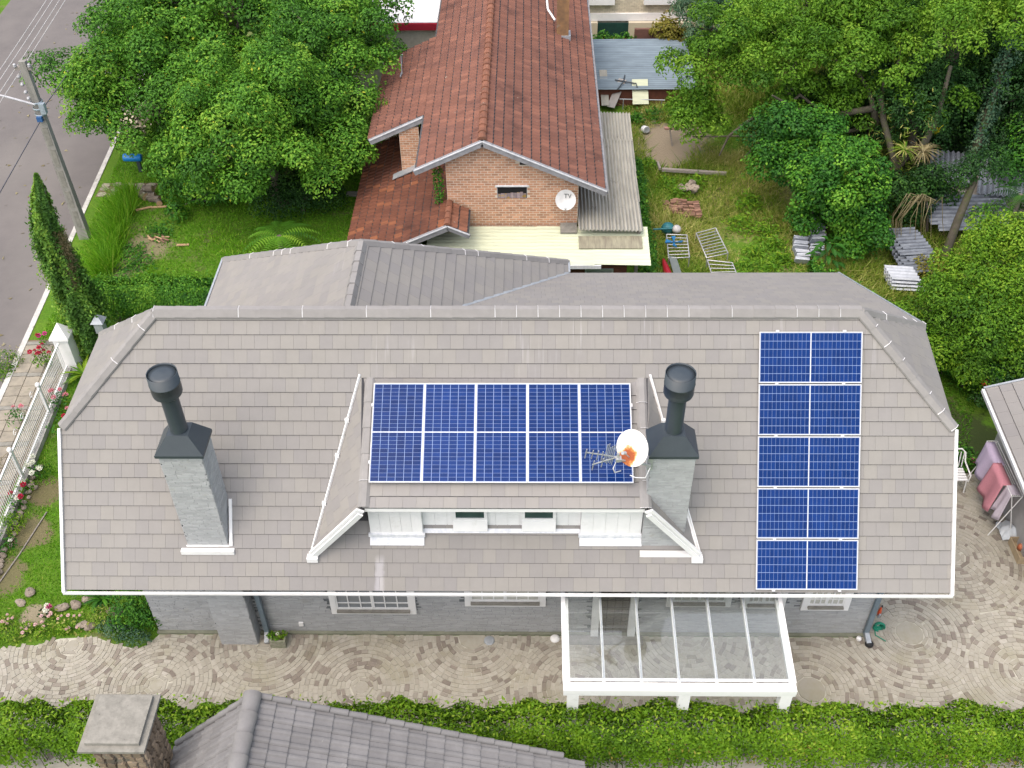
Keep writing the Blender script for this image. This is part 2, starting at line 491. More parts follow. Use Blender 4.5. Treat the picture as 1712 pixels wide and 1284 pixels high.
# --- windows and door of the front wall
M['glass_dark'] = NB('window_glass').surf((0.20, 0.22, 0.235), 0.06, 0.0, None, 0.6)
M['inner_white'] = pm('curtain', (0.55, 0.55, 0.50), (0.42, 0.42, 0.38), 0.9, 3.0)
for i, (x0, x1, z0, z1) in enumerate(WIN):
    t = 0.13; y0, y1 = -2.66, -2.585
    f = MB()
    f.box((x0, y0, z0), (x1, y1, z0 + t)); f.box((x0, y0, z1 - t), (x1, y1, z1))
    f.box((x0, y0, z0 + t), (x0 + t, y1, z1 - t)); f.box((x1 - t, y0, z0 + t), (x1, y1, z1 - t))
    fr = f.build('window_frame', M['white'], house)
    # reveal, sill stone and sashes
    MB().box((x0 + t, -2.72, z0 + t - 0.02), (x1 - t, -2.60, z0 + t + 0.03)).build('window_sill', M['concrete'], fr)
    MB().box((x0 + t, -2.625, z0 + t + 0.03), (x1 - t, -2.60, z1 - t)).build('pane', M['glass_dark'] if i in (0,) else M['inner_white'], fr)
    sh = MB(); n = 2
    for k in range(n):
        a = x0 + t + (x1 - x0 - 2 * t) * k / n; b = x0 + t + (x1 - x0 - 2 * t) * (k + 1) / n
        for (lo, hi) in (((a, z0 + t + .03), (b, z0 + t + 0.08)), ((a, z0 + t + 0.08), (a + 0.035, z1 - t)), ((b - 0.035, z0 + t + 0.08), (b, z1 - t))):
            sh.box((lo[0] + .002, -2.65, lo[1]), (hi[0] - .002, -2.628, hi[1]))
        for j in range(1, 3):
            xm = a + (b - a) * j / 3; sh.box((xm - 0.012, -2.645, z0 + t + 0.08), (xm + 0.012, -2.627, z1 - t))
        for zz in (z0 + t + 0.25, z0 + t + 0.6): sh.box((a + .035, -2.643, zz - 0.012), (b - .035, -2.6275, zz + 0.012))
    sh.build('sash', M['white'], fr)
dr = MB()
dr.box((DOOR[0], -2.70, 0), (DOOR[0] + 0.16, -2.585, 2.2)); dr.box((DOOR[1] - 0.16, -2.70, 0), (DOOR[1], -2.585, 2.2)); dr.box((DOOR[0], -2.70, 2.2), (DOOR[1], -2.585, 2.33))
door = dr.build('door_frame', M['white'], house)
lf = MB().box((DOOR[0] + 0.16, -2.60, 0.02), (DOOR[1] - 0.16, -2.585, 2.2))
M['door'] = pm('bronze_glass_door', (0.115, 0.10, 0.07), (0.05, 0.045, 0.035), 0.3, 6.0, spec=0.6, stretch=(1, 1, 0.4))
leaf = lf.build('door_leaf', M['door'], door)
gr = MB()
for k in range(1, 4): gr.box((DOOR[0] + 0.16 + 0.1625 * k - .008, -2.615, 0.02), (DOOR[0] + 0.16 + 0.1625 * k + .008, -2.6005, 2.2))
for k in range(1, 9): gr.box((DOOR[0] + 0.16, -2.612, 0.25 * k - .008), (DOOR[1] - 0.16, -2.602, 0.25 * k + .008))
gr.build('door_grille', pm('bronze_bar', (0.06, 0.05, 0.035), None, 0.4, metal=0.4), door)
MB().box((0.9, -2.9, 0.004), (2.6, -2.67, 0.05)).build('doorstep', M['concrete'], house)
MB().box((-5.02, -2.63, 0.28), (-4.92, -2.585, 0.40)).build('outlet_box', M['white'], house)
# downpipes
for (x, y) in ((-5.74, -2.70), (7.52, -2.64)):
    p = MB().box((x - 0.05, y - 0.04, 0.12), (x + 0.05, y + 0.04, 2.55)).build('downpipe', M['slate_paint'], house)
    MB().beam((x, y - 0.02, 0.17), (x + 0.02, y - 0.24, 0.09), 0.1, 0.09).build('downpipe_shoe', M['zinc'], p)

# --- roof decks (one solid, the courses lie on it)
def Pf(x, y): return (x, y, zf(y))
front_poly = [(AX0, 0), (AX1, 0), (XRt, HY), (XRt, EY), (XL, EY), (XL, HY)]
dk = MB()
dk.prism([Pf(*p) for p in front_poly], (0, SA * 0.16, -CA * 0.16))
froof = dk.build('roof_slope', M['deck'], house)
LS = -EY / CA
reg = [(p[0], -p[1] / CA) for p in front_poly]
reg = [(a, b) for a, b in reg]
# dormer footprint: no courses beneath it
DTOP = -0.74
dorm = [(-3.0, 1.55), (2.2, 1.55), (3.2, 3.85), (2.2, 4.15), (-3.0, 4.15), (-3.9, 3.95)]
def fh(c):
    if inside(c, dorm): return True
    return (-6.66 < c[0] < -5.98 or 2.38 < c[0] < 3.06) and 3.75 < c[1] < 4.55
E_ = (LS - 0.10) / 19.3
tile_field(house, 'shingle', 'shingle_courses', (0, 0, ZR), (1, 0, 0), (0, -CA, -SA), reg, E_, 0.258, M['shingle'], hole=fh, start=-0.10, keep=300)
# rear slopes
bk = MB()
yv = lambda x: None
bk.prism([(AX0, 0, ZR), (AX1, 0, ZR), (8.0, YB, ZR - TA * YB), (-3.6, YB, ZR - TA * YB), (-3.6, 3.5, ZR - TA * 3.5), (XL, 3.5, ZR - TA * 3.5), (XL, 1.35, ZR - TA * 1.35)], (0, -SA * 0.14, -CA * 0.14))
bk.prism([(-3.63, YB, rear(YB)), (8.0, YB, rear(YB)), (XRt, 1.27, rear(1.27)), (XRt, 6.95, 2.9), (-3.63, 6.95, 2.9)], (0, -0.06, -0.13))
bk.build('roof_slope', M['deck'], house)
sl = math.hypot(1, 0.50)
tile_field(house, 'shingle', 'shingle_courses', (0, YB, rear(YB)), (1, 0, 0), (0, 1 / sl, -0.50 / sl), [(-2.6, 0), (8.0, 0), (XRt, (1.27 - YB) * sl), (XRt, (6.95 - YB) * sl), (1.1, (6.95 - YB) * sl)], 0.285, 0.258, M['shingle'], keep=0, rgap=0.006, h1=0.02)
# hip ends
def hip(name_x, apex, fr, bkp):
    a, f_, b_ = Vector(apex), Vector(fr), Vector(bkp)
    u = (b_ - f_).normalized(); nn = u.cross(a - f_).normalized()
    if nn.z < 0: nn = -nn
    MB().prism([a, f_, b_], -nn * 0.12).build('roof_slope', M['deck'], house)
    w = nn.cross(u).normalized()
    if w.z > 0: w = -w
    reg = [((p - a).dot(u), (p - a).dot(w)) for p in (a, f_, b_)]
    tile_field(house, 'shingle', 'shingle_courses', a, u, w, reg, 0.285, 0.258, M['shingle'], keep=0, start=0.05)
RB = (8.44, 1.25, 5.75); LB = (-9.22, 1.33, 5.45)
hip(0, (AX1, 0, ZR), (XRt, HY, zf(HY)), RB)
hip(1, (AX0, 0, ZR), (XL, HY, zf(HY)), LB)
# wing behind: ridge along y, hipped back end
WX, WZ, WYE = -3.63, 6.62, 3.05
c0, c1 = Vector((1.15, 7.48, 2.9)), Vector((-8.40, 7.62, 2.9))
ra, rb_ = Vector((WX, 0.3, WZ)), Vector((WX, WYE, WZ))
pw = (WZ - 2.9) / (1.15 - WX)
def wing_side(corner, sx, keep):
    e = abs(corner.x - WX); pt = (WZ - 2.9) / e; s = math.hypot(1, pt)
    w = Vector((sx / s, 0, -pt / s)); u = Vector((0, 1, 0))
    L = e * s
    reg = [(0.3, 0), (WYE, 0), (corner.y, L), (3.6 if sx < 0 else 0.3, L)]
    nn = Vector((pt / s * sx, 0, 1 / s))
    MB().prism([Vector((WX, 0, WZ)) + u * a + w * b for a, b in reg], -nn * 0.12).build('roof_slope', M['deck'], house)
    tile_field(house, 'shingle', 'shingle_courses', (WX, 0, WZ), u, w, reg, 0.285, 0.36, M['shingle'], keep=keep, start=-0.1, rgap=0.012, h1=0.03)
wing_side(c0, 1, 0); wing_side(c1, -1, 0)
MB().prism([rb_, c0, c1], (0, -0.1, -0.08)).build('roof_slope', M['shingle'], house)
# valley flashing between wing and rear slope
vt = []
for x in (1.14, -2.4):
    zz = WZ - pw * (x - WX); vt.append(Vector((x, 6.95 - (zz - 2.9) / 0.50, zz + 0.03)))
MB().beam(vt[0], vt[1], 0.10, 0.02, (0.3, 0.3, 1)).build('valley_flashing', M['zinc'], house)

# --- ridge and hip caps
def caps(a, b, n, wd=0.15, drop=0.10, up=(0, 0, 1), mat2=True, prof=None):
    a, b = Vector(a), Vector(b); d = (b - a); L = d.length / n; d.normalize()
    side = d.cross(Vector(up)).normalized(); upv = side.cross(d).normalized()
    pr = prof or [(-wd, -drop), (-0.055, 0.028), (0.055, 0.028), (wd, -drop)]
    ms = []
    for j in range(4):
        q = MB()
        for (x0, x1, up_, m_, sc) in ((0.0, L, 0.0, 0, 1.0), (-0.009, 0.009, 0.006, 1, 1.03)):
            P0 = [(x0, s_ * sc, h + up_ + (0.012 if m_ == 0 else 0.014)) for s_, h in pr]; P1 = [(x1, s_ * sc, h + up_) for s_, h in pr]
            B0 = [(x0, s_, h - 0.03) for s_, h in pr]; B1 = [(x1, s_, h - 0.03) for s_, h in pr]
            k = len(pr); V = P0 + P1 + B0 + B1
            F = [(i, i + 1, k + i + 1, k + i) for i in range(k - 1)] + [(2 * k + i, 3 * k + i, 3 * k + i + 1, 2 * k + i + 1) for i in range(k - 1)]
            F += [(i, 2 * k + i, 2 * k + i + 1, i + 1) for i in range(k - 1)] + [(k + i, k + i + 1, 3 * k + i + 1, 3 * k + i) for i in range(k - 1)]
            F += [(0, k, 3 * k, 2 * k), (k - 1, 3 * k - 1, 4 * k - 1, 2 * k - 1)]
            if m_ == 1 and j in (0, 1): continue
            if m_ == 1:   # broken mortar
                F = F[:k - 1] if j == 3 else F[1:k - 1]
            q.add(V, F, (j + 0.5) / 4, m_)
        ms.append(q.mesh('ridge_cap', [M['cap'], M['mortar']]))
    for i in range(n):
        ob = link('ridge_cap', ms[rnd.randrange(4)], house)
        q = a + d * (L * i)
        ob.matrix_basis = Matrix(((d.x, side.x, upv.x, q.x), (d.y, side.y, upv.y, q.y), (d.z, side.z, upv.z, q.z), (0, 0, 0, 1)))
caps((AX0, 0.02, ZR + 0.04), (AX1, 0.02, ZR + 0.04), 33)
caps((XL - 0.02, HY, zf(HY) + 0.03), (AX0, 0, ZR + 0.04), 7, 0.13, 0.06, (-0.5, -0.3, 0.8))
caps((XRt + 0.02, HY, zf(HY) + 0.03), (AX1, 0, ZR + 0.04), 7, 0.13, 0.06, (0.5, -0.3, 0.8))
caps(LB, (AX0, 0, ZR + 0.04), 6, 0.12, 0.06, (-0.5, 0.3, 0.8))
caps(RB, (AX1, 0, ZR + 0.04), 6, 0.12, 0.06, (0.5, 0.3, 0.8))
caps(c0 + Vector((0, 0, .03)), rb_ + Vector((0, 0, .04)), 16, 0.12, 0.06)
caps(c1 + Vector((0, 0, .03)), rb_ + Vector((0, 0, .04)), 16, 0.12, 0.06)
caps(ra + Vector((0, 0, .03)), rb_ + Vector((0, 0, .03)), 7, 0.12, 0.08)
# verge trim and gutter
for (x, s) in ((XL - 0.03, -1), (XRt + 0.03, 1)):
    MB().beam((x, HY - 0.02, zf(HY) - 0.02), (x, EY - 0.03, zf(EY) - 0.02), 0.055, 0.13, (0, -SA, CA)).build('verge_trim', M['white'], house)
MB().beam((XL - 0.06, EY - 0.045, zf(EY) - 0.05), (XRt + 0.06, EY - 0.045, zf(EY) - 0.05), 0.045, 0.05).build('gutter', M['white'], house)
for (p, q) in (((XRt + .02, 1.27, rear(1.27) - .03), (XRt + .02, 6.95, 2.87)), ((c1.x - .02, c1.y, 2.9), (c1.x - .02, 3.4, 2.9)), ((c0.x + .02, c0.y, 2.9), (c0.x + .02, 6.95, 2.9))):
    MB().beam(p, q, 0.05, 0.12).build('verge_trim', M['zinc'], house)

# --- shed dormer
TB = 0.5295; CB, SB = 1 / math.hypot(1, TB), TB / math.hypot(1, TB)
DE = -3.12                                       # dormer eave
def zd(y): return 6.479 + TB * y
YT = -(ZR - 6.479) / (TA - TB)                 # where it meets the main slope
dx0, dx1 = -3.07, 2.30
dr = MB().prism([(dx0, YT, zd(YT)), (dx1, YT, zd(YT)), (dx1, DE, zd(DE)), (dx0, DE, zd(DE))], (0, SB * 0.11, -CB * 0.11)).build('dormer_roof', M['deck'], house)
tile_field(dr, 'dormer_shingle', 'dormer_courses', (dx0, YT, zd(YT)), (1, 0, 0), (0, -CB, -SB), [(0, 0), (dx1 - dx0, 0), (dx1 - dx0, (YT - DE) / CB), (0, (YT - DE) / CB)], 0.29, 0.258, M['shingle'], keep=60, start=0.02)
TL, FL, BL = Vector((-3.22, -0.80, 6.12)), Vector((dx0 - .03, DE - .02, zd(DE))), Vector((-4.22, -3.01, 3.36))
TR, FR, BR = Vector((2.42, -0.80, 6.12)), Vector((dx1 + .03, DE - .02, zd(DE))), Vector((3.42, -3.0, 3.37))
for (T, F_, B_, sx) in ((TL, FL, BL, -1), (TR, FR, BR, 1)):
    nn = (F_ - T).cross(B_ - T).normalized()
    if nn.x * sx < 0: nn = -nn
    ck = MB().prism([T, F_, B_], -nn * 0.05).build('dormer_cheek', M['deck'], house)
    u = (B_ - F_).normalized(); w = u
    wv = (B_ - F_).normalized(); uv = (T - F_) - wv * (T - F_).dot(wv); uv.normalize()
    rg = [((p - F_).dot(uv), (p - F_).dot(wv)) for p in (T, F_, B_)]
    tile_field(ck, 'cheek_shingle', 'cheek_courses', F_, uv, wv, rg, 0.285, 0.258, M['shingle'], keep=0, h0=0.006, h1=0.014, rgap=0.004, gap=0.003)
    # white bargeboard on the front edge and step flashing on the lower edge
    off = Vector((0, -0.05, 0.02))
    bb = MB().beam(F_ + off, B_ + off + Vector((0, -0.02, 0.02)), 0.04, 0.17, (sx * 0.9, -0.2, 0.6))
    bb.beam(F_ + Vector((0, -0.10, -0.05)), B_ + Vector((0, -0.10, -0.03)), 0.03, 0.11, (sx * 0.9, -0.2, 0.6))
    bb.build('bargeboard', M['white'], house)
    fl = MB().beam(T + Vector((sx * 0.03, 0, 0.03)), B_ + Vector((sx * 0.03, 0, 0.03)), 0.025, 0.06, (sx * .5, -0.6, 0.6))
    for t in (0.25, 0.45, 0.72):
        p = T.lerp(B_, t) + Vector((sx * 0.05, 0, 0.02)); fl.box((p.x - .04, p.y - .05, p.z - .05), (p.x + .04, p.y + .05, p.z + .02))
    fl.build('flashing', M['white'], house)
    MB().box((B_.x - 0.12, B_.y - 0.16, B_.z - 0.13), (B_.x + 0.1, B_.y - 0.02, B_.z - 0.02)).build('flashing', M['white'], house)
    # dormer hip cap
for x in (dx0 + 0.02, dx1 - 0.02):
    caps((x, DE - .01, zd(DE) + .04), (x, YT + .05, zd(YT) + 0.06), 5, 0.11, 0.03, (0, -SB, CB), prof=[(-0.11, -0.02), (-0.05, 0.025), (0.05, 0.025), (0.11, -0.02)])
# dormer front: two bays and a middle wall of upright boards with two small windows
def boards(name, x0, x1, y, z0, z1, n, mat):
    q = MB().box((x0, y + 0.012, z0), (x1, y + 0.3, z1))
    wl = q.build(name, mat, house)
    wd = (x1 - x0) / n
    for i in range(n):
        b_ = MB().box((x0 + i * wd + 0.003, y, z0), (x0 + (i + 1) * wd - 0.003, y + 0.0115, z1), rnd.random())
        b_.build('board', mat, wl)
    return wl
boards('dormer_wall', -2.02, 1.10, -2.66, 3.60, 4.95, 13, M['white'])
boards('dormer_bay', -3.06, -2.02, -2.82, 3.46, 4.85, 5, M['white'])
boards('dormer_bay', 1.10, 2.29, -2.82, 3.46, 4.85, 5, M['white'])
MB().box((-3.04, -3.10, 4.70), (2.27, -3.06, 4.80)).build('eave_trim', M['white'], house)
for (x0, x1) in ((-3.08, -2.0), (1.08, 2.31)):   # metal skirts under the bays, lying on the roof
    s_ = MB().prism([(x0, -2.72, zf(-2.72) + 0.05), (x1, -2.72, zf(-2.72) + 0.05), (x1, -2.93, zf(-2.93) + 0.05), (x0, -2.93, zf(-2.93) + 0.05)], (0, -0.01, 0.015))
    s_.box((x0 - .02, -2.86, 3.66), (x1 + .02, -2.80, 3.73))
    s_.build('skirt_flashing', M['white_worn'], house)
MB().beam((-2.0, -2.73, 3.70), (1.08, -2.73, 3.70), 0.09, 0.05, (0, -0.6, 0.8)).build('skirt_flashing', M['white_worn'], house)
for (x0, x1) in ((-1.36, -0.80), (0.0, 0.55)):
    f = MB().box((x0 - 0.06, -2.72, 3.98), (x1 + 0.06, -2.665, 4.06)).box((x0 - 0.06, -2.72, 4.06), (x0, -2.665, 4.70)).box((x1, -2.72, 4.06), (x1 + 0.06, -2.665, 4.70))
    f.prism([(x0 - .06, -2.73, 4.0), (x1 + .06, -2.73, 4.0), (x1 + .06, -2.78, 3.74), (x0 - .06, -2.78, 3.74)], (0, 0.06, 0))
    wf = f.build('dormer_window', M['white'], house)
    MB().box((x0, -2.70, 4.06), (x1, -2.668, 4.70)).build('pane', pm('green_window_glass', (0.05, 0.085, 0.08), None, 0.1, spec=0.6), wf)

# --- the two chimneys
def chimney(x0, x1, y0, y1, zb, zt, cx, front_z):
    st = MB().box((x0 + .015, y0 + .015, zb), (x1 - .015, y1 - .015, zt)).build('chimney_stack', M['slate'], house)
    strip_wall(st, 'stone_cladding', (x0, y0, front_z), (1, 0, 0), x1 - x0, zt - front_z, M['slate'], nsign=1, prow=0.011, gap=0.004, sw=(0.1, 0.3))
    strip_wall(st, 'stone_cladding', (x1, y0, front_z), (0, 1, 0), y1 - y0, zt - front_z, M['slate'], nsign=1, prow=0.011, gap=0.004, sw=(0.1, 0.3))
    strip_wall(st, 'stone_cladding', (x0, y0, front_z), (0, 1, 0), y1 - y0, zt - front_z, M['slate'], nsign=-1, prow=0.011, gap=0.004, sw=(0.1, 0.3))
    strip_wall(st, 'stone_cladding', (x0, y1, front_z), (1, 0, 0), x1 - x0, zt - front_z, M['slate'], nsign=-1, prow=0.011, gap=0.004, sw=(0.1, 0.3))
    e = 0.05; xm, ym = cx, (y0 + y1) / 2
    b = [(x0 - e, y0 - e), (x1 + e, y0 - e), (x1 + e, y1 + e), (x0 - e, y1 + e)]
    t = [(xm - .20, ym - .18), (xm + .20, ym - .18), (xm + .20, ym + .18), (xm - .20, ym + .18)]
    hd = MB()
    V = [(*p, zt - 0.05) for p in b] + [(*p, zt + 0.01) for p in b] + [(*p, zt + 0.36) for p in t]
    hd.add(V, [(3, 2, 1, 0)] + [(i, (i + 1) % 4, 4 + (i + 1) % 4, 4 + i) for i in range(4)] + [(4 + i, 4 + (i + 1) % 4, 8 + (i + 1) % 4, 8 + i) for i in range(4)] + [(8, 9, 10, 11)])
    hd.build('chimney_hood', M['charcoal'], st)
    MB().lathe((xm, ym, zt + 0.34), [(0.165, 0), (0.16, 0.02), (0.16, 0.95)], 24).build('flue_pipe', M['charcoal'], st)
    r = 0.268
    MB().lathe((xm, ym, zt + 1.20), [(0.165, -0.02), (0.19, 0.0), (r - 0.01, 0.06), (r, 0.09), (r, 0.30), (r + .006, 0.302), (r + .006, 0.325), (r, 0.327), (r, 0.54), (r - 0.010, 0.54), (r - 0.010, 0.49)], 32).lathe((xm, ym, zt + 1.20), [(r - 0.022, 0.46), (r - 0.022, 0.505), (0.15, 0.522), (0.0, 0.53)], 32).build('flue_cowl', M['charcoal'], st)
    return st
chL = chimney(-6.73, -5.93, -2.92, -2.30, 0.0, 6.06, -6.33, 0.0)
chR = chimney(2.31, 3.12, -2.91, -2.30, 3.0, 6.06, 2.71, 3.2)
fl = MB().box((-6.86, -3.06, 3.33), (-5.80, -2.94, 3.43)).beam((-5.86, -2.94, 3.47), (-5.86, -2.35, 4.21), 0.06, 0.07, (0, -SA, CA)).box((-6.76, -2.95, 3.43), (-5.90, -2.93, 3.48))
fl.build('flashing', M['white'], chL)
fl = MB().box((2.28, -3.06, 3.30), (3.45, -2.93, 3.40)).prism([(3.14, -2.32, 4.25), (3.46, -3.0, 3.39), (3.14, -2.90, 3.47)], (0.02, 0, 0.03))
fl.build('flashing', M['white'], chR)

# ================================================================== SOLAR PANELS
def cell_mat():
    b = NB('solar_cell')
    nz = b.noise(3.0, 3)
    c = b.mix(nz, (0.004, 0.018, 0.095), (0.007, 0.033, 0.150))
    k = b.math('MULTIPLY_ADD', b.math('ADD', b.attr(), b.math('MULTIPLY', b.n('ShaderNodeObjectInfo').outputs['Random'], 0.9)), 0.30); b.nt.nodes[-1].inputs[2].default_value = 0.72
    gm = b.n('ShaderNodeVectorMath', operation='SCALE'); b.l(c, gm.inputs[0]); b.l(k, gm.inputs['Scale'])
    b.surf(gm.outputs[0], 0.08, 0.0, None, 0.08)
    return b.mat
M['cell'] = cell_mat()
M['alu'] = pm('anodised_frame', (0.55, 0.56, 0.58), (0.46, 0.47, 0.5), 0.45, 6.0, 0.5)
M['backsheet'] = NB('white_backsheet').surf((0.22, 0.30, 0.50), 0.08, 0.0, None, 0.08)
PW_, PL_ = 1.0, 2.0
def panel_protos():
    f = MB(); t = 0.018
    for lo, hi in (((0, 0), (PW_, t)), ((0, PL_ - t), (PW_, PL_)), ((0, t), (t, PL_ - t)), ((PW_ - t, t), (PW_, PL_ - t))):
        f.box((lo[0], lo[1], 0), (hi[0], hi[1], 0.04))
    fm = f.mesh('frame', M['alu'])
    bs = MB().box((t, t, 0.02), (PW_ - t, PL_ - t, 0.033)).mesh('backsheet', M['backsheet'])
    c = MB(); nx, ny = 6, 24; mid = 0.022
    cw = (PW_ - 2 * t - 0.012) / nx; ch = (PL_ - 2 * t - 0.016 - mid) / ny
    for j in range(ny):
        y0 = t + 0.008 + j * ch + (mid if j >= ny // 2 else 0)
        for i in range(nx):
            x0 = t + 0.006 + i * cw
            V = [(x0 + .0045, y0 + .0022, 0.0345), (x0 + cw - .0045, y0 + .0022, 0.0345), (x0 + cw - .0045, y0 + ch - .0022, 0.0345), (x0 + .0045, y0 + ch - .0022, 0.0345)]
            c.add(V, [(0, 1, 2, 3)], rnd.random())
    cm = c.mesh('solar_cells', M['cell'])
    mid_ = MB().box((t, PL_ / 2 - 0.009, 0.033), (PW_ - t, PL_ / 2 + 0.009, 0.0352)).mesh('centre_bar', M['alu'])
    return fm, bs, cm, mid_
fm, bs, cm, midm = panel_protos()
def panel(o, u, w, label, group):
    o, u, w = Vector(o), Vector(u), Vector(w); n = u.cross(w)
    if n.z < 0:
        n = -n
    t = empty('solar_panel')
    tag(t, label, 'solar panel', group)
    # local axes: x along u, y along w (down the slope) -> keep right-handed by flipping the origin
    if u.cross(w).dot(n) < 0:
        o = o + u * PW_; u = -u
    t.matrix_basis = Matrix(((u.x, w.x, n.x, o.x), (u.y, w.y, n.y, o.y), (u.z, w.z, n.z, o.z), (0, 0, 0, 1)))
    for nm, me in (('frame', fm), ('backsheet', bs), ('centre_bar', midm)):
        p = bpy.data.objects.new(nm, me); COL.objects.link(p); p.parent = t
    p = bpy.data.objects.new('solar_cells', cm); COL.objects.link(p); p.parent = t; p['kind'] = 'stuff'
    return t
nD = Vector((0, -SB, CB)); wD = Vector((0, -CB, -SB))
o0 = Vector((-2.96, -0.985, 6.065))
for i, lb in enumerate(['upright solar panel at the chimney-free end of the dormer row, beside the long white-edged cheek', 'upright solar panel on the dormer, second from the white-edged cheek', 'middle one of the five upright solar panels on the dormer',
                        'upright solar panel on the dormer, next to the one behind the aerial', 'upright solar panel on the dormer behind the rusty dish and the aerial']):
    panel(o0 + Vector((1.0045 * i, 0, 0)), (1, 0, 0), wD, lb, 'upright solar panels on the dormer')
wM = Vector((0, -CA, -SA)); nM = Vector((0, -SA, CA))
o1 = Vector((4.572, 0, ZR)) + wM * 0.405 + nM * 0.05
for i, lb in enumerate(['wide solar panel nearest the ridge on the main roof', 'wide solar panel on the main roof, second below the ridge', 'middle one of the five wide solar panels on the main roof',
                        'wide solar panel on the main roof, second above the gutter', 'wide solar panel nearest the gutter on the main roof']):
    panel(o1 + wM * (1.025 * i) , wM, Vector((1, 0, 0)), lb, 'wide solar panels stacked down the main roof')
for k in range(6):   # clamps
    pass
cl = []
for i in range(6):
    for a in (0.35, 1.65):
        q = o1 + wM * (1.025 * i - 0.0125) + Vector((a, 0, 0)) + nM * 0.02
        cl.append((q, Vector((1, 0, 0)), wM, nM))
for i in range(6):
    for a in (0.45, 1.6):
        q = o0 + Vector((1.0045 * i - 0.002, 0, 0)) + wD * a + nD * 0.02
        cl.append((q, wD, Vector((1, 0, 0)), nD))
cme = MB().box((-0.03, -0.022, -0.06), (0.03, 0.022, 0.027)).mesh('panel_clamp', M['alu'])
for q, a, b, n in cl:
    ob = link('panel_clamp', cme, house)
    if a.cross(b).dot(n) < 0: b = -b
    ob.matrix_basis = Matrix(((a.x, b.x, n.x, q.x), (a.y, b.y, n.y, q.y), (a.z, b.z, n.z, q.z), (0, 0, 0, 1)))
# ================================================================== BRICK HOUSE BEHIND
brick_house = empty('brick_house', (-1.0, 15, 0))
tag(brick_house, 'red brick house with a brown clay tile roof behind the grey house', 'house')
def tile_mat(name, base, dark, orange, lichen=True):
    b = NB(name)
    c = b.mix(b.ramp(b.noise(1.1, 6, 0.7), [(0.32, 0.0), (0.68, 1.0)]), base, dark)
    c = b.mix(b.ramp(b.attr(), [(0.86, 0.0), (0.99, 0.6)]), c, orange)
    c = b.mix(b.ramp(b.noise(0.55, 4, 0.7), [(0.56, 0.0), (0.70, 0.7)]), c, tuple(x * 0.55 for x in dark))
    if lichen:
        c = b.mix(b.ramp(b.noise(4.5, 5, 0.8), [(0.66, 0.0), (0.70, 0.85)]), c, (0.33, 0.29, 0.23))
    k = b.math('MULTIPLY_ADD', b.attr(), 0.22); b.nt.nodes[-1].inputs[2].default_value = 0.89
    gm = b.n('ShaderNodeVectorMath', operation='SCALE'); b.l(c, gm.inputs[0]); b.l(k, gm.inputs['Scale'])
    return b.surf(gm.outputs[0], 0.9, 0.0, b.bump(b.noise(40, 4), 0.5, 0.006), 0.2)
M['clay'] = tile_mat('brown_clay_tile', (0.180, 0.082, 0.058), (0.135, 0.066, 0.052), (0.205, 0.094, 0.064))
M['clay_old'] = tile_mat('mossy_clay_tile', (0.150, 0.058, 0.034), (0.090, 0.040, 0.030), (0.23, 0.088, 0.04))
M['clay_orange'] = pm('orange_clay', (0.235, 0.100, 0.060), (0.155, 0.068, 0.045), 0.9, 4.0, vk=0.3, patches=[((0.12, 0.07, 0.05), 3.0, 0.55, 0.7), ((0.38, 0.34, 0.28), 9.0, 0.66, 0.7)])
M['brick'] = pm('orange_brick', (0.54, 0.30, 0.19), (0.44, 0.235, 0.145), 0.9, 3.0, vk=0.45, bump=0.4, bscale=60, patches=[((0.50, 0.36, 0.25), 1.6, 0.62, 0.75)])
M['brick_mortar'] = pm('brick_mortar', (0.68, 0.60, 0.49), (0.56, 0.49, 0.40), 0.95, 6.0)
M['barge'] = pm('grey_bargeboard', (0.30, 0.31, 0.33), (0.18, 0.18, 0.19), 0.8, 5.0)
M['brick_dark'] = pm('dark_red_brick', (0.16, 0.06, 0.04), (0.10, 0.04, 0.03), 0.9, 4.0, vk=0.4)

def roman(mat, L, Wd, rolls=1, h=0.035, tail=0.02):
    cache = {}
    def unit(j, n):
        if j in cache: return cache[j]
        q = MB(); xs, zs = [], []
        per = Wd / rolls; seg = 4
        for r_ in range(rolls):
            for (fx, fz) in ((0.0, 0.0), (0.42, 0.0), (0.55, 0.8), (0.72, 1.0), (0.88, 0.8)):
                xs.append(-Wd / 2 + (r_ + fx) * per); zs.append(fz * h)
        xs.append(Wd / 2 - 0.003); zs.append(0.0)
        k = len(xs)
        a = [(x, 0.0, z + 0.008) for x, z in zip(xs, zs)]; b_ = [(x, L, z + 0.008 + tail) for x, z in zip(xs, zs)]; c = [(x, L, 0.0) for x in xs]
        q.add(a + b_ + c, [(i, i + 1, k + i + 1, k + i) for i in range(k - 1)] + [(k + i, k + i + 1, 2 * k + i + 1, 2 * k + i) for i in range(k - 1)], (j + 0.5) / n)
        cache[j] = q.mesh('roof_tile', mat)
        return cache[j]
    return unit
GY, RXb, RZb = 10.5, -1.26, 4.95
PR_, PL2 = 0.4566, 0.47
def bslope(sx, pitch, x_end, y0, y1, keep, mat, x_start=RXb, z_start=RZb, parent=brick_house, ex=0.30, b0=0.05):
    s = math.hypot(1, pitch); w = Vector((sx / s, 0, -pitch / s)); u = Vector((0, 1, 0))
    L = abs(x_end - x_start) * s
    nn = Vector((sx * pitch / s, 0, 1 / s))
    o = Vector((x_start, 0, z_start))
    MB().prism([o + u * a + w * b for a, b in ((y0, 0), (y1, 0), (y1, L), (y0, L))], -nn * 0.10).build('roof_slope', M['deck'], parent)
    tile_field(parent, 'roof_tile', 'roof_tiles', o, u, w, [(y0, b0), (y1, b0), (y1, L + 0.03), (y0, L + 0.03)], ex, 0.21, mat, keep=keep, unit=roman(mat, ex - 0.045, 0.21, 1, 0.024, 0.028), shift=lambda k: 0.0)
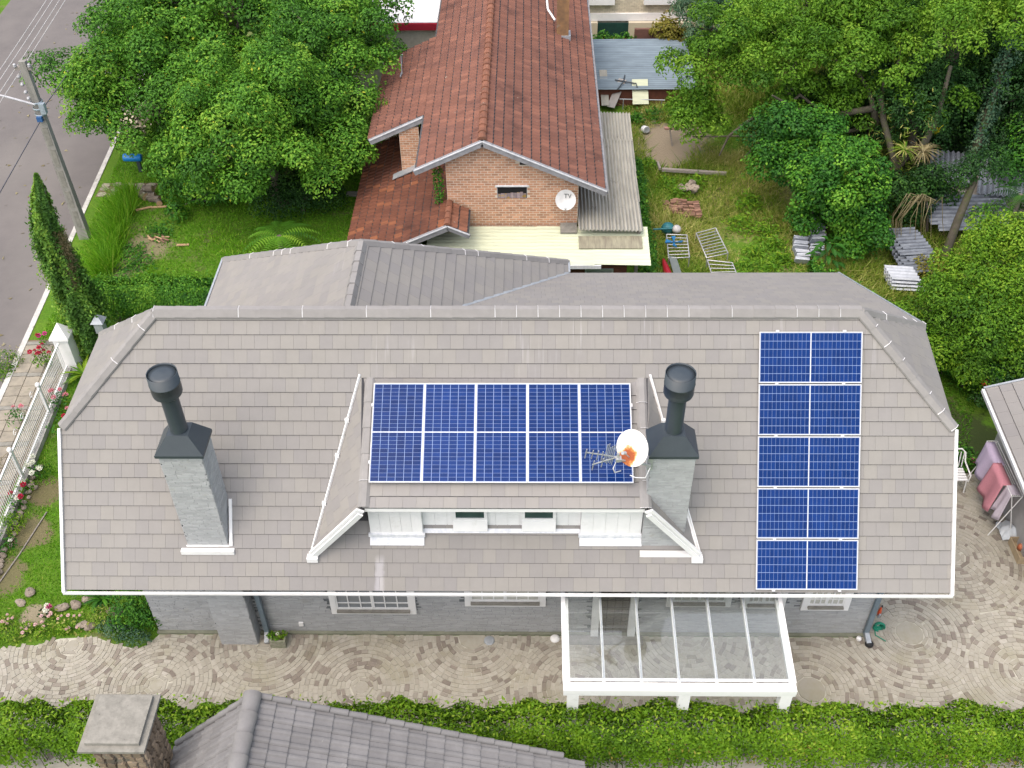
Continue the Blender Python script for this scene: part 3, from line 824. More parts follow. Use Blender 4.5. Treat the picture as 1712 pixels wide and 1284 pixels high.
bslope(1, PR_, 2.33, GY, 26.0, 200, M['clay'])
bslope(-1, PL2, -3.25, GY, 26.0, 100, M['clay'])
# lower part of the left slope between the two cross walls
s_ = math.hypot(1, PL2)
bslope(-1, PL2, -4.98, 13.72, 19.45, 0, M['clay'], -3.25, RZb - PL2 * (3.25 - 1.26), b0=-0.06)
# lowest roof in front on the left
LRX, LRZ = -2.30, 2.78
bslope(-1, 0.47, -5.45, 9.45, 16.5, 0, M['clay_old'], LRX, LRZ)
bslope(1, 0.47, -1.68, 9.45, 10.72, 0, M['clay_orange'], LRX, LRZ)
def clay_caps(a, b, n, mat, r=0.12):
    a, b = Vector(a), Vector(b); d = (b - a); L = d.length / n; d.normalize()
    side = d.cross(Vector((0, 0, 1))).normalized(); up = side.cross(d)
    ms = []
    for j in range(3):
        q = MB(); V = []
        for x, sc, dz in ((0, 1.1, 0.015), (L + 0.02, 0.92, 0.0)):
            for k in range(6):
                t = math.pi * k / 5; V.append((x, math.cos(t) * r * sc, math.sin(t) * r * 0.75 * sc + dz - 0.03))
        q.add(V, [(k, k + 1, 7 + k, 6 + k) for k in range(5)] + [(5, 4, 3, 2, 1, 0)], (j + 0.5) / 3)
        ms.append(q.mesh('ridge_tile', mat))
    for i in range(n):
        ob = link('ridge_tile', ms[i % 3], brick_house); q = a + d * L * i
        ob.matrix_basis = Matrix(((d.x, side.x, up.x, q.x), (d.y, side.y, up.y, q.y), (d.z, side.z, up.z, q.z), (0, 0, 0, 1)))
clay_caps((RXb, GY - 0.02, RZb + 0.05), (RXb, 26, RZb + 0.05), 40, M['clay_orange'])
clay_caps((LRX, 9.43, LRZ + 0.04), (LRX, 10.7, LRZ + 0.04), 4, M['clay_orange'], 0.1)
# brick walls
mb = MB()
mb.prism([(-2.37, 10.8, 0), (1.54, 10.8, 0), (1.54, 10.8, 3.5), (RXb, 10.8, 4.78), (-2.37, 10.8, 4.25)], (0, 0.2, 0))
mb.box((1.34, 11.0, 0), (1.54, 25.5, 3.5)); mb.box((-2.37, 11.0, 0), (-2.17, 25.5, 4.0))
mb.box((-5.0, 9.8, 0), (-4.85, 19, 1.4))
bw = mb.build('wall', M['brick_mortar'], brick_house)
def bh(a, z):
    x = -2.37 + a
    if z > min(3.5 + (1.54 - x) * 0.457, 4.78 + (x - RXb) * 0.47) - 0.03: return True
    if -0.90 < x < 0.06 and 2.86 < z < 3.30: return True
    return -0.22 < x < 0.30 and 3.98 < z < 4.2
strip_wall(bw, 'brick_courses', (-2.37, 10.8, 1.4), (1, 0, 0), 3.91, 3.4, M['brick'], brick=(0.205, 0.082), gap=0.020, prow=0.006, hole=lambda a, z: bh(a, z + 1.4))
strip_wall(bw, 'brick_courses', (1.54, 10.8, 1.4), (0, 1, 0), 14, 2.1, M['brick'], brick=(0.205, 0.082), gap=0.020, prow=0.006)
# raised brick end wall between the two left roofs
pr = MB().box((-4.05, 13.72, 1.5), (-3.42, 13.95, 3.62)).build('end_wall', M['brick_mortar'], brick_house)
strip_wall(pr, 'brick_courses', (-4.05, 13.72, 1.6), (1, 0, 0), 0.63, 2.02, M['brick'], brick=(0.205, 0.082), gap=0.020, prow=0.006)
strip_wall(pr, 'brick_courses', (-3.42, 13.72, 1.6), (0, 1, 0), 0.23, 2.02, M['brick'], brick=(0.205, 0.082), gap=0.020, prow=0.006)
MB().prism([(-4.35, 13.40, 2.0 - .1), (-3.45, 13.40, 2.32), (-3.45, 13.72, 2.32), (-4.35, 13.72, 1.9)], (0, 0, 0.03)).build('lead_flashing', M['zinc'], brick_house)
# bargeboards with white undercloak
def barge(a, b, h=0.20):
    q = MB().beam(a, b, 0.05, h, (0, 0, 1)); q.build('bargeboard', M['barge'], brick_house)
    a2, b2 = Vector(a) + Vector((0, -0.035, 0.07)), Vector(b) + Vector((0, -0.035, 0.07))
    MB().beam(a2, b2, 0.02, 0.035, (0, 0, 1)).build('bargeboard_lip', M['white_worn'], brick_house)
barge((RXb, GY - .03, RZb - 0.07), (2.36, GY - .03, RZb - PR_ * 3.62 - 0.07)); barge((RXb, GY - .03, RZb - 0.07), (-3.27, GY - .03, RZb - PL2 * 2.01 - 0.07))
barge((-3.2, 13.68, 3.94), (-5.0, 13.68, 3.12)); barge((LRX, 9.42, LRZ - .06), (-3.9, 9.42, LRZ - 0.81)); barge((LRX, 9.42, LRZ - .06), (-1.66, 9.42, LRZ - .36), 0.14)
MB().box((2.33, GY, 3.18), (2.40, 26, 3.27)).build('fascia', M['barge'], brick_house)
MB().box((-5.0, 13.7, 3.1), (-4.95, 19.45, 3.2)).build('fascia', M['clay_orange'], brick_house)
# gable window with curtains, vent
f = MB().box((-0.92, 10.74, 3.27), (0.06, 10.80, 3.31)).box((-0.88, 10.78, 2.86), (-0.87, 10.80, 3.27)).box((0.01, 10.78, 2.86), (0.02, 10.80, 3.27))
wf = f.build('window', M['white_worn'], brick_house)
MB().box((-0.87, 10.79, 2.86), (0.01, 10.798, 3.27)).build('pane', NB('dark_opening_glass').surf((0.02, 0.02, 0.022), 0.2), wf)
cu = MB()
for k in range(9):
    x = -0.86 + 0.095 * k; hgt = 0.14 + 0.08 * rnd.random()
    cu.box((x, 10.770 + 0.008 * (k % 2), 2.865), (x + 0.09, 10.785, 2.865 + hgt), rnd.random())
cu.build('patterned_curtain', pm('patterned_cloth', (0.32, 0.26, 0.24), (0.20, 0.16, 0.20), 0.9, 9.0, vk=0.6, patches=[((0.36, 0.24, 0.06), 4.0, 0.55, 0.6)]), wf)
vt_ = MB().box((-0.2, 10.78, 3.99), (0.28, 10.798, 4.19)).build('vent', M['black'], brick_house)
MB().box((0.02, 10.76, 3.99), (0.05, 10.778, 4.19)).box((0.14, 10.76, 3.99), (0.16, 10.778, 4.19)).build('vent_bar', M['zinc'], vt_)
# chimney on the far right slope
c = MB().box((1.05, 19.85, 3.3), (1.47, 20.27, 5.4))
ck = c.build('chimney', pm('ochre_render', (0.30, 0.17, 0.08), (0.16, 0.10, 0.06), 0.95, 4.0, patches=[((0.25, 0.25, 0.24), 3.0, 0.6, 0.75)]), brick_house)
MB().box((1.0, 19.80, 3.66), (1.55, 20.3, 3.86)).build('flashing', M['zinc'], ck)
MB().tube([(0.72, 21.4, 4.5), (0.75, 21.2, 4.25), (1.0, 20.6, 4.1)], 0.04, 8).build('white_pipe', M['white'], brick_house)
br = MB().tube([(-4.35, 18.4, 3.5), (-4.3, 18.2, 3.95)], 0.02, 6).tube([(-4.3, 17.5, 3.6), (-4.3, 17.2, 3.62)], 0.025, 6).tube([(-4.35, 18.2, 3.9), (-4.25, 17.3, 3.65)], 0.012, 6)
br.build('roof_bracket', M['zinc'], brick_house)

def corrugated(name, p00, p10, p01, mat, pitch=0.09, amp=0.018, parent=None, thick=True, kind=None):
    """sheet spanned by p00->p10 (across the waves) and p00->p01 (along the waves)"""
    p00, p10, p01 = Vector(p00), Vector(p10), Vector(p01)
    e, f_ = p10 - p00, p01 - p00
    n = e.cross(f_).normalized()
    if n.z < 0: n = -n
    k = max(4, int(e.length / pitch * 4)); V = []; F = []; nj = 3
    for j in range(nj):
        for i in range(k + 1):
            h = math.sin(2 * math.pi * i / 4) * amp
            V.append(p00 + e * (i / k) + f_ * (j / (nj - 1)) + n * h)
    for j in range(nj - 1):
        for i in range(k): F.append((j * (k + 1) + i, j * (k + 1) + i + 1, (j + 1) * (k + 1) + i + 1, (j + 1) * (k + 1) + i))
    q = MB()
    for a, fc in enumerate(F): q.add([V[i] for i in fc], [(0, 1, 2, 3)], 0.9 if (a % k) % 4 < 2 else 0.1)   # troughs coloured darker, shading of the waves put into the tone
    me = q.mesh(name, mat)
    o = link(name, me, parent, kind)
    md = o.modifiers.new('thick', 'SOLIDIFY'); md.thickness = 0.006; md.offset = 0
    return o
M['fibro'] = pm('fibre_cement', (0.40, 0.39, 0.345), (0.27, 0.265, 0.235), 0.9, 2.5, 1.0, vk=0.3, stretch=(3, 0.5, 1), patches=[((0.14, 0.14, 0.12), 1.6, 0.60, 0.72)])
M['cream_sheet'] = pm('pale_yellow_sheet', (0.60, 0.64, 0.47), (0.46, 0.50, 0.37), 0.6, 1.5, 0.9, vk=0.08, stretch=(0.6, 6, 1))
M['stained'] = pm('stained_sheet', (0.33, 0.32, 0.23), (0.16, 0.14, 0.11), 0.9, 2.2, 1.0, stretch=(4, 0.7, 1))
lt = empty('lean_to_roof'); lt.parent = None
bpy.data.objects.remove(lt)
for i, (ya, yb) in enumerate(((10.2, 11.9), (11.85, 13.7), (13.65, 15.6), (15.55, 17.5))):
    for j, (xa, xb, za, zb) in enumerate(((1.56, 2.55, 2.12, 2.09), (2.53, 3.50 + 0.02 * i, 2.10, 2.06))):
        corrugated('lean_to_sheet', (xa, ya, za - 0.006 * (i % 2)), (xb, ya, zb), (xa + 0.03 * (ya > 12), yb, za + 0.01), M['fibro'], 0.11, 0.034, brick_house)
# posts and beam that carry the lean-to
lp = MB()
for y in (10.4, 13.7, 17.3): lp.box((3.34, y - .05, 0), (3.44, y + .05, 2.02))
lp.box((3.36, 10.3, 1.95), (3.42, 17.4, 2.03)); lp.build('lean_to_frame', M['wood_grey'], brick_house)
for i in range(4):
    xa = -3.0 + 1.66 * i
    corrugated('porch_sheet', (xa, 9.12, 1.62 + 0.004 * i), (xa, 10.72, 1.90 + 0.004 * i), (xa + 1.68, 9.12 - 0.02 * i, 1.62 + 0.004 * i), M['cream_sheet'], 0.14, 0.008, brick_house)
MB().box((-3.0, 9.07, 1.50), (2.2, 9.11, 1.62)).build('porch_gutter', M['white_worn'], brick_house)
MB().prism([(1.56, 9.72, 1.765), (3.46, 9.72, 1.765), (3.46, 10.22, 1.86), (1.56, 10.22, 1.86)], (0, 0, 0.02)).build('flat_sheet', M['stained'], brick_house)
MB().prism([(1.02, 10.35, 1.88), (1.52, 10.35, 1.88), (1.52, 10.74, 1.96), (1.02, 10.74, 1.96)], (0, 0, 0.05)).build('slab', M['concrete'], brick_house)
pwall = MB().box((-2.9, 9.45, 0), (3.0, 9.6, 1.55)).build('porch_wall', M['brick_dark'], brick_house)
strip_wall(pwall, 'brick_courses', (0.4, 9.45, 0.1), (1, 0, 0), 2.6, 1.3, M['brick_dark'], brick=(0.205, 0.082), gap=0.012, prow=0.012)
pwf = MB().box((1.75, 9.40, 0.55), (2.6, 9.435, 0.62)).box((1.75, 9.40, 1.2), (2.6, 9.435, 1.26)).box((1.75, 9.40, .62), (1.80, 9.435, 1.2)).box((2.55, 9.40, .62), (2.6, 9.435, 1.2)).build('porch_window', M['zinc'], brick_house)
MB().box((1.8, 9.425, 0.62), (2.55, 9.433, 1.2)).build('pane', M['glass_dark'], pwf)

# dish on the gable wall, lettered TV
def dish(name, c, axis, r, mat, parent_tag, depth=0.08):
    t = empty(name, c); tag(t, *parent_tag)
    ax = Vector(axis).normalized(); c = Vector(c)
    pr = [(0.0, 0.0)] + [(r * k / 6, depth * (k / 6) ** 2) for k in range(1, 7)] + [(r * 1.02, depth), (r, depth - 0.012)] + [(r * k / 6, depth * (k / 6) ** 2 - 0.012) for k in range(5, -1, -1)]
    MB().lathe(c, pr, 28, ax=ax).build('reflector', mat, t)
    return t, ax, c
M['dish_white'] = pm('dish_enamel', (0.66, 0.67, 0.66), (0.52, 0.53, 0.52), 0.5, 6.0)
td, ax, dc = dish('satellite_dish', (1.16, 10.55, 2.94), (-0.05, -0.84, 0.54), 0.30, M['dish_white'], ('pale dish lettered TV on the orange brick gable wall', 'satellite dish'))
cd = bpy.data.curves.new('lettering', 'FONT'); cd.body = 'TV'; cd.size = 0.19; cd.extrude = 0.002; cd.align_x = 'CENTER'; cd.align_y = 'CENTER'
cd.materials.append(pm('grey_print', (0.10, 0.11, 0.11), None, 0.7))
tmp = bpy.data.objects.new('lettering_curve', cd); COL.objects.link(tmp); bpy.context.view_layer.update()
lme = bpy.data.meshes.new_from_object(tmp.evaluated_get(bpy.context.evaluated_depsgraph_get())); bpy.data.objects.remove(tmp)
lo = link('lettering', lme, td)
xx_ = Vector((1, 0.0, 0)); xx_ = (xx_ - ax * xx_.dot(ax)).normalized(); yy_ = ax.cross(xx_); q = dc + ax * 0.05 + yy_ * 0.11 + xx_ * 0.06
lo.matrix_basis = Matrix(((xx_.x, yy_.x, ax.x, q.x), (xx_.y, yy_.y, ax.y, q.y), (xx_.z, yy_.z, ax.z, q.z), (0, 0, 0, 1)))
MB().tube([dc - ax * 0.01, (1.16, 10.78, 2.86)], 0.025, 8).build('bracket', M['zinc'], td)
hd_ = dc - yy_ * 0.25 + ax * 0.32
MB().tube([dc - yy_ * 0.29 + ax * 0.07, hd_], 0.012, 6).tube([hd_, hd_ + ax * 0.06 + yy_ * 0.03], 0.035, 8).build('feed_arm', M['zinc'], td)

# ================================================================== BUILDINGS AT THE TOP EDGE
cream = empty('cream_building', (5, 30, 0)); tag(cream, 'cream brick building with white window boxes and a dark green opening, beyond the blue-grey shed', 'building')
M['cream_brick'] = pm('cream_brick', (0.58, 0.52, 0.40), (0.48, 0.43, 0.33), 0.9, 2.0, vk=0.3)
cw = MB().box((2.2, 28.6, 0), (9.5, 36, 4.5)).build('wall', pm('cream_mortar', (0.40, 0.38, 0.33), None, 0.95), cream)
strip_wall(cw, 'brick_courses', (2.2, 28.6, 0.55), (1, 0, 0), 6.2, 2.0, M['cream_brick'], brick=(0.21, 0.085), gap=0.01, prow=0.012)
MB().box((2.45, 28.5, 0.66), (8.0, 28.597, 0.98)).build('white_band', M['white'], cream)
for (x0, x1) in ((2.55, 3.75), (5.0, 6.9)):
    MB().box((x0, 28.35, 1.42), (x1, 28.585, 1.66)).box((x0 + .1, 28.5, 1.66), (x1 - .1, 28.585, 2.4)).build('window_box', M['white'], cream)
MB().tube([(2.62, 28.45, 0), (2.62, 28.45, 3)], 0.05, 8).build('downpipe', M['white'], cream)
MB().box((2.2, 28.3, 0), (3.05, 28.49, 0.65)).box((4.40, 28.3, 0), (9.5, 28.49, 0.65)).build('lower_wall', M['cream_brick'], cream)
MB().box((3.05, 28.35, 0.02), (4.40, 28.40, 0.62)).build('green_shade', pm('green_canvas', (0.012, 0.055, 0.045), (0.008, 0.035, 0.03), 0.9, 3.0), cream)
MB().box((2.3, 27.75, -0.02), (4.6, 27.95, 0.10)).build('red_ledge', pm('faded_red_paint', (0.42, 0.11, 0.11), (0.30, 0.08, 0.08), 0.8, 4.0), cream)
MB().box((4.72, 27.75, 0.42), (7.3, 28.0, 0.55)).build('red_ledge', pm('faded_red_paint2', (0.42, 0.13, 0.13), (0.30, 0.09, 0.08), 0.8, 4.0), cream)
MB().box((4.5, 26.5, 0), (9.0, 26.65, 1.15)).build('boundary_wall', pm('rusty_wall', (0.17, 0.085, 0.065), (0.10, 0.06, 0.05), 0.95, 3.0), cream)
wb = empty('white_roofed_building', (-4.5, 24, 0)); tag(wb, 'building with a white ribbed roof and red fascia behind the leafy trees', 'building')
corrugated('roof', (-8.0, 23.0, 3.0), (-8.0, 29.5, 3.6), (-3.3, 23.0, 3.0), pm('white_roof_sheet', (0.66, 0.66, 0.68), (0.55, 0.55, 0.58), 0.6, 2.0), 0.22, 0.02, wb)
MB().box((-8.0, 22.93, 2.72), (-3.3, 22.99, 2.98)).build('fascia', pm('crimson_paint', (0.36, 0.02, 0.045), None, 0.6), wb)
MB().box((-7.9, 23.1, 0), (-3.4, 29, 2.9)).build('wall', pm('pale_render', (0.5, 0.48, 0.44), None, 0.9), wb)

# blue-grey corrugated shed roof
sh = empty('corrugated_shed', (4.4, 24, 0)); tag(sh, 'low shed with a blue-grey corrugated roof beside the brown tiled roof', 'shed')
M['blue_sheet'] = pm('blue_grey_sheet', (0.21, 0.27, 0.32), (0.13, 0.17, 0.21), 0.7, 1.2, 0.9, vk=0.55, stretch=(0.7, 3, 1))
for i, (xa, xb) in enumerate(((2.4, 4.35), (4.33, 6.6))):
    for j, (ya, yb) in enumerate(((21.9, 24.0), (23.95, 26.0))):
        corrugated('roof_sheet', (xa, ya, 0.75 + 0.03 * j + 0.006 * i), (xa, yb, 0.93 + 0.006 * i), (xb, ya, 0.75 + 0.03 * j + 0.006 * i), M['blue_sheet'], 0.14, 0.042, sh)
MB().box((2.5, 22.0, 0), (6.4, 25.9, 0.72)).build('wall', M['brick_dark'], sh)

# ================================================================== NEIGHBOUR'S ROOF AND CHIMNEY AT THE BOTTOM
nb = empty('tiled_neighbour_house', (-3.5, -10, 0)); tag(nb, 'neighbouring house with a grey concrete tile roof beyond the front hedge', 'house')
M['ctile'] = pm('grey_concrete_tile', (0.200, 0.196, 0.196), (0.148, 0.145, 0.146), 0.92, 2.6, 0.9, vk=0.16, bump=0.5, bscale=40, bdist=0.006, patches=[((0.12, 0.115, 0.12), 8.0, 0.64, 0.74), ((0.36, 0.35, 0.34), 3.0, 0.66, 0.8)])
NX, NZ, NY = -4.62, 3.98, -6.62
def nslope(sx, pt, x_end, keep):
    s = math.hypot(1, pt); w = Vector((sx / s, 0, -pt / s)); u = Vector((0, -1, 0)); L = abs(x_end - NX) * s
    nn = Vector((sx * pt / s, 0, 1 / s)); o = Vector((NX, NY, NZ))
    MB().prism([o + u * a + w * b for a, b in ((0.02, 0), (4.6, 0), (4.6, L), (0.02, L))], -nn * 0.10).build('roof_slope', M['deck'], nb)
    tile_field(nb, 'roof_tile', 'roof_tiles', o, u, w, [(0, 0.08), (4.6, 0.08), (4.6, L + .04), (0, L + .04)], 0.335, 0.40, M['ctile'], keep=keep, unit=roman(M['ctile'], 0.33, 0.40, 2, 0.035, 0.022), shift=lambda k: 0.0)
nslope(1, 0.378, 0.95, 150); nslope(-1, 0.99, -6.4, 100)
def ncap():
    q = MB(); r = 0.15; V = []
    for x, sc, dz in ((0, 1.08, 0.02), (0.40, 0.95, 0.0)):
        for k in range(9):
            t = math.pi * k / 8; V.append((math.cos(t) * r * sc, -x, math.sin(t) * r * 0.8 * sc + dz - 0.02))
    q.add(V, [(k, k + 1, 10 + k, 9 + k) for k in range(8)] + [tuple(range(9))], 0.5, 0, True)
    return q.mesh('ridge_tile', M['ctile'])
nm = ncap()
for i in range(11):
    o = link('ridge_tile', nm, nb); o.matrix_basis = Matrix.Translation((NX, NY + 0.03 - 0.385 * i, NZ + 0.05))
MB().box((-6.1, -11, 0), (0.6, -6.9, 1.9)).build('wall', M['brick_mortar'], nb)
# verge tiles: small rounded drops along the edge
for (sx, pt, xe) in ((1, 0.378, 0.95), (-1, 0.99, -6.4)):
    s = math.hypot(1, pt); n = int(abs(xe - NX) * s / 0.335)
    for i in range(n):
        a = Vector((NX + sx * 0.335 / s * i, NY + 0.02, NZ + 0.03 - pt * 0.335 / s * i)); b = a + Vector((sx * 0.33 / s, 0, -pt * 0.33 / s + 0.02))
        MB().tube([a, b], [0.055, 0.06], 8).build('verge_tile', M['ctile'], nb)
MB().tube([(-6.45, -6.7, 1.9), (-6.45, -11, 1.9)], 0.06, 8).build('gutter', M['white_worn'], nb)
sc_ = empty('stone_chimney', (-6.75, -7.15, 0)); tag(sc_, 'rubble stone chimney with a flat weathered concrete cap beside the grey concrete tile roof', 'chimney')
cz = 3.95
MB().box((-7.30, -7.66, cz), (-6.20, -6.60, cz + 0.055)).build('cap_slab', M['concrete'], sc_)
MB().box((-7.20, -7.55, cz + 0.056), (-6.30, -6.66, cz + 0.13)).build('cap_top', M['concrete'], sc_)
MB().box((-7.16, -7.52, 0), (-6.34, -6.74, cz - 0.001)).build('stack', pm('stone_mortar', (0.13, 0.115, 0.10), None, 0.95), sc_)
M['rubble'] = pm('rubble_stone', (0.30, 0.235, 0.165), (0.17, 0.13, 0.095), 0.95, 5.0, vk=0.75, bump=0.8, bscale=25, bdist=0.01, patches=[((0.12, 0.115, 0.10), 3.0, 0.56, 0.68), ((0.30, 0.17, 0.08), 2.0, 0.62, 0.72)])
def rubble(parent, o, u, n, L, H, size, mat, name='stone', keep=120):
    """irregular stones set in a face: jittered grid cells with cut corners"""
    o, u, n = Vector(o), Vector(u), Vector(n); up = Vector((0, 0, 1))
    nx, nz = max(1, round(L / size)), max(1, round(H / size))
    cnt = 0; rest = MB()
    pts = {}
    for i in range(nx + 1):
        for k in range(nz + 1):
            jx = 0 if i in (0, nx) else rnd.uniform(-.3, .3); jz = 0 if k in (0, nz) else rnd.uniform(-.3, .3)
            pts[i, k] = ((i + jx) * L / nx, (k + jz) * H / nz)
    for k in reversed(range(nz)):
        for i in range(nx):
            P = [pts[i, k], pts[i + 1, k], pts[i + 1, k + 1], pts[i, k + 1]]
            cx = sum(p[0] for p in P) / 4; cz_ = sum(p[1] for p in P) / 4
            poly = []
            for a in range(4):
                p, q = P[a], P[(a + 1) % 4]
                for t in (0.18, 0.82):
                    x = p[0] + (q[0] - p[0]) * t; z = p[1] + (q[1] - p[1]) * t
                    poly.append((cx + (x - cx) * 0.9, cz_ + (z - cz_) * 0.9))
            d = rnd.uniform(0.02, 0.05)
            base = [o + u * x + up * z - n * 0.004 for x, z in poly]
            top = [o + u * (cx + (x - cx) * 0.82) + up * (cz_ + (z - cz_) * 0.82) + n * d for x, z in poly]
            m_ = 8; q = MB() if cnt < keep else rest
            fs = [tuple(range(m_))] + [(m_ + a, m_ + (a + 1) % m_, (a + 1) % m_, a) for a in range(m_)]
            if u.cross(up).dot(n) < 0: fs = [tuple(reversed(f)) for f in fs]
            q.add(top + base, fs, rnd.random())
            if cnt < keep: q.build(name, mat, parent)
            cnt += 1
    if rest.F: rest.build(name + 's', mat, parent, 'stuff')
rubble(sc_, (-7.16, -7.52, 2.6), (1, 0, 0), (0, -1, 0), 0.82, 1.32, 0.17, M['rubble'])
rubble(sc_, (-6.34, -7.52, 2.2), (0, 1, 0), (1, 0, 0), 0.78, 1.72, 0.15, M['rubble'])

# ================================================================== SHED ON THE RIGHT
rs = empty('grey_shingled_shed', (12.5, 0.5, 0)); tag(rs, 'small shed with a pale shingled roof behind the drying towels', 'shed')
ex0, ey0, ey1, ez = 11.15, -1.85, 2.82, 2.32
s = math.hypot(1, 0.36); w = Vector((-1 / s, 0.03, -0.36 / s)).normalized(); u = Vector((0, 1, 0)); u = (u - w * u.dot(w)).normalized()
oo = Vector((14.0, 0, ez + 0.36 * 2.85)); L = 2.85 * s
nn = u.cross(w); nn = nn if nn.z > 0 else -nn
MB().prism([oo + u * a + w * b for a, b in ((ey0, 0), (ey1, 0), (ey1, L), (ey0, L))], -nn * 0.12).build('roof_slope', M['deck'], rs)
tile_field(rs, 'shingle', 'shingle_courses', oo, u, w, [(ey0, 0), (ey1, 0), (ey1, L), (ey0, L)], 0.30, 0.40, M['shingle'], keep=60)
a, b = oo + u * ey0 + w * L, oo + u * ey1 + w * L
MB().beam(a + Vector((-.03, 0, -.03)), b + Vector((-.03, 0, -.03)), 0.06, 0.09).build('gutter', M['white_worn'], rs)
MB().beam(oo + u * (ey1 + .02), b + u * .02, 0.05, 0.10).build('verge_trim', M['zinc'], rs)
MB().box((11.75, -1.6, 0), (14.5, 2.5, 2.4)).build('wall', pm('shed_render', (0.46, 0.46, 0.46), (0.36, 0.36, 0.37), 0.9, 3.0), rs)
# ================================================================== GROUND, ROAD, PAVING
def ground_mat():
    b = NB('garden_soil_and_turf')
    p = b.pos()
    c = b.mix(b.ramp(b.noise(1.4, 6, 0.7), [(0.35, 0.0), (0.65, 1.0)]), (0.070, 0.165, 0.012), (0.11, 0.20, 0.02))
    c = b.mix(b.ramp(b.noise(0.5, 5, 0.75), [(0.56, 0.0), (0.68, 0.8)]), c, (0.16, 0.13, 0.08))
    c = b.mix(b.ramp(b.noise(14, 4, 0.7), [(0.45, 0.0), (0.7, 0.5)]), c, (0.03, 0.06, 0.012))
    def patch(x, y, r, col, k=1.0):
        nonlocal c
        d = b.n('ShaderNodeVectorMath', operation='DISTANCE'); b.l(p, d.inputs[0]); d.inputs[1].default_value = (x, y, 0)
        m = b.math('ADD', b.math('DIVIDE', d.outputs['Value'], r), b.math('MULTIPLY', b.math('SUBTRACT', b.noise(1.6, 5, 0.7), 0.5), 1.6))
        c = b.mix(b.math('MULTIPLY', b.ramp(m, [(0.75, 1.0), (1.1, 0.0)]), k), c, col)
    sand = (0.27, 0.225, 0.165)
    patch(5.4, 19.2, 1.7, sand); patch(5.2, 18.0, 1.2, sand); patch(-12.6, 12.3, 1.0, (0.22, 0.18, 0.12), 0.8); patch(-13.0, 11.2, 0.8, (0.2, 0.16, 0.11), 0.7)
    patch(-12.1, 0.2, 0.6, (0.17, 0.135, 0.085), .85); patch(-12.2, 1.6, 0.55, (0.15, 0.12, 0.07), .85); patch(-12.3, -1.1, 0.6, (0.17, 0.135, 0.085), .8); patch(-11.15, -2.15, 0.35, sand, .9)
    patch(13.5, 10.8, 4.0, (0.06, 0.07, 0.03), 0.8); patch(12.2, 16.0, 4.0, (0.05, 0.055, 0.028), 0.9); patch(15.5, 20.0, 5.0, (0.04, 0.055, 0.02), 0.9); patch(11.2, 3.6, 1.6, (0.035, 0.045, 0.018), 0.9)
    patch(8.5, 16.2, 2.4, (0.27, 0.25, 0.11), 0.6); patch(7.3, 14.6, 2.0, (0.25, 0.23, 0.10), 0.6)
    return b.surf(c, 0.95, 0.0, b.bump(b.noise(18, 5), 0.8, 0.04), 0.15)
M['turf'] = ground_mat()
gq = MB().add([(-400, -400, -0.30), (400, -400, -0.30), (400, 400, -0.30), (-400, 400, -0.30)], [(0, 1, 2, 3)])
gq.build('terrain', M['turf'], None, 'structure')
# garden level east of the kerb, gently uneven in the right-hand yard
def hgt(x, y):
    h = 0.0
    if x > 3.6 and y > 8.5:
        k = min(1, (x - 3.6) / 3) * min(1, (y - 8.5) / 2)
        h = k * 0.10 * (math.sin(x * 1.3 + y * 0.7) + math.sin(y * 1.1 - x * 0.5))
    return h
def kx(y): return -14.62 - (y - 5.0) * 0.066      # east edge of the kerb
xs = np.concatenate([np.linspace(0, 20, 41), np.linspace(21, 90, 24)])
ys = np.linspace(-30, 70, 134)
V = []; F = []
for j, y in enumerate(ys):
    for x in xs:
        xx = kx(y) + x
        V.append((xx, y, hgt(xx, y)))
nxs = len(xs)
for j in range(len(ys) - 1):
    for i in range(nxs - 1): F.append((j * nxs + i, j * nxs + i + 1, (j + 1) * nxs + i + 1, (j + 1) * nxs + i))
b0 = len(V)
link('garden_ground', mesh_np('garden_ground', V, F, M['turf'], smooth=True), None, 'structure')

def asphalt():
    b = NB('old_asphalt')
    c = b.mix(b.ramp(b.noise(0.7, 6, 0.7), [(0.3, 0.0), (0.7, 1.0)]), (0.155, 0.142, 0.137), (0.122, 0.113, 0.110))
    c = b.mix(b.ramp(b.noise(0.28, 3, 0.5, stretch=(1, 0.35, 1)), [(0.5, 0.0), (0.68, 0.6)]), c, (0.185, 0.172, 0.160))
    c = b.mix(b.ramp(b.noise(60, 3, 0.6), [(0.62, 0.0), (0.72, 0.5)]), c, (0.26, 0.25, 0.235))
    c = b.mix(b.ramp(b.noise(4.0, 5, 0.8), [(0.73, 0.0), (0.75, 0.8)]), c, (0.40, 0.36, 0.30))
    return b.surf(c, 0.9, 0.0, b.bump(b.noise(160, 3), 0.35, 0.004), 0.25)
M['asphalt'] = asphalt()
y0, y1 = -30, 70
MB().add([(kx(y0) - 8.2, y0, -0.10), (kx(y0) - 0.16, y0, -0.10), (kx(y1) - 0.16, y1, -0.10), (kx(y1) - 8.2, y1, -0.10)], [(0, 1, 2, 3)]).build('road', M['asphalt'], None, 'structure')
M['kerb'] = pm('limewashed_kerb', (0.58, 0.57, 0.54), (0.36, 0.35, 0.33), 0.9, 3.0, 1.0, vk=0.15, patches=[((0.16, 0.15, 0.13), 2.4, 0.60, 0.72)])
kerb = MB().box((-0.01, -0.01, -0.01), (0.01, 0.01, 0.01)).mesh('kerb', M['kerb'])
kroot = empty('kerb'); tag(kroot, kind='structure')
kme = [MB().box((-0.16, 0.004, -0.16), (0, 0.996, 0.025), (i + .5) / 4).mesh('kerb_stone', M['kerb']) for i in range(4)]
ang = math.atan(0.066)
y = -6.0
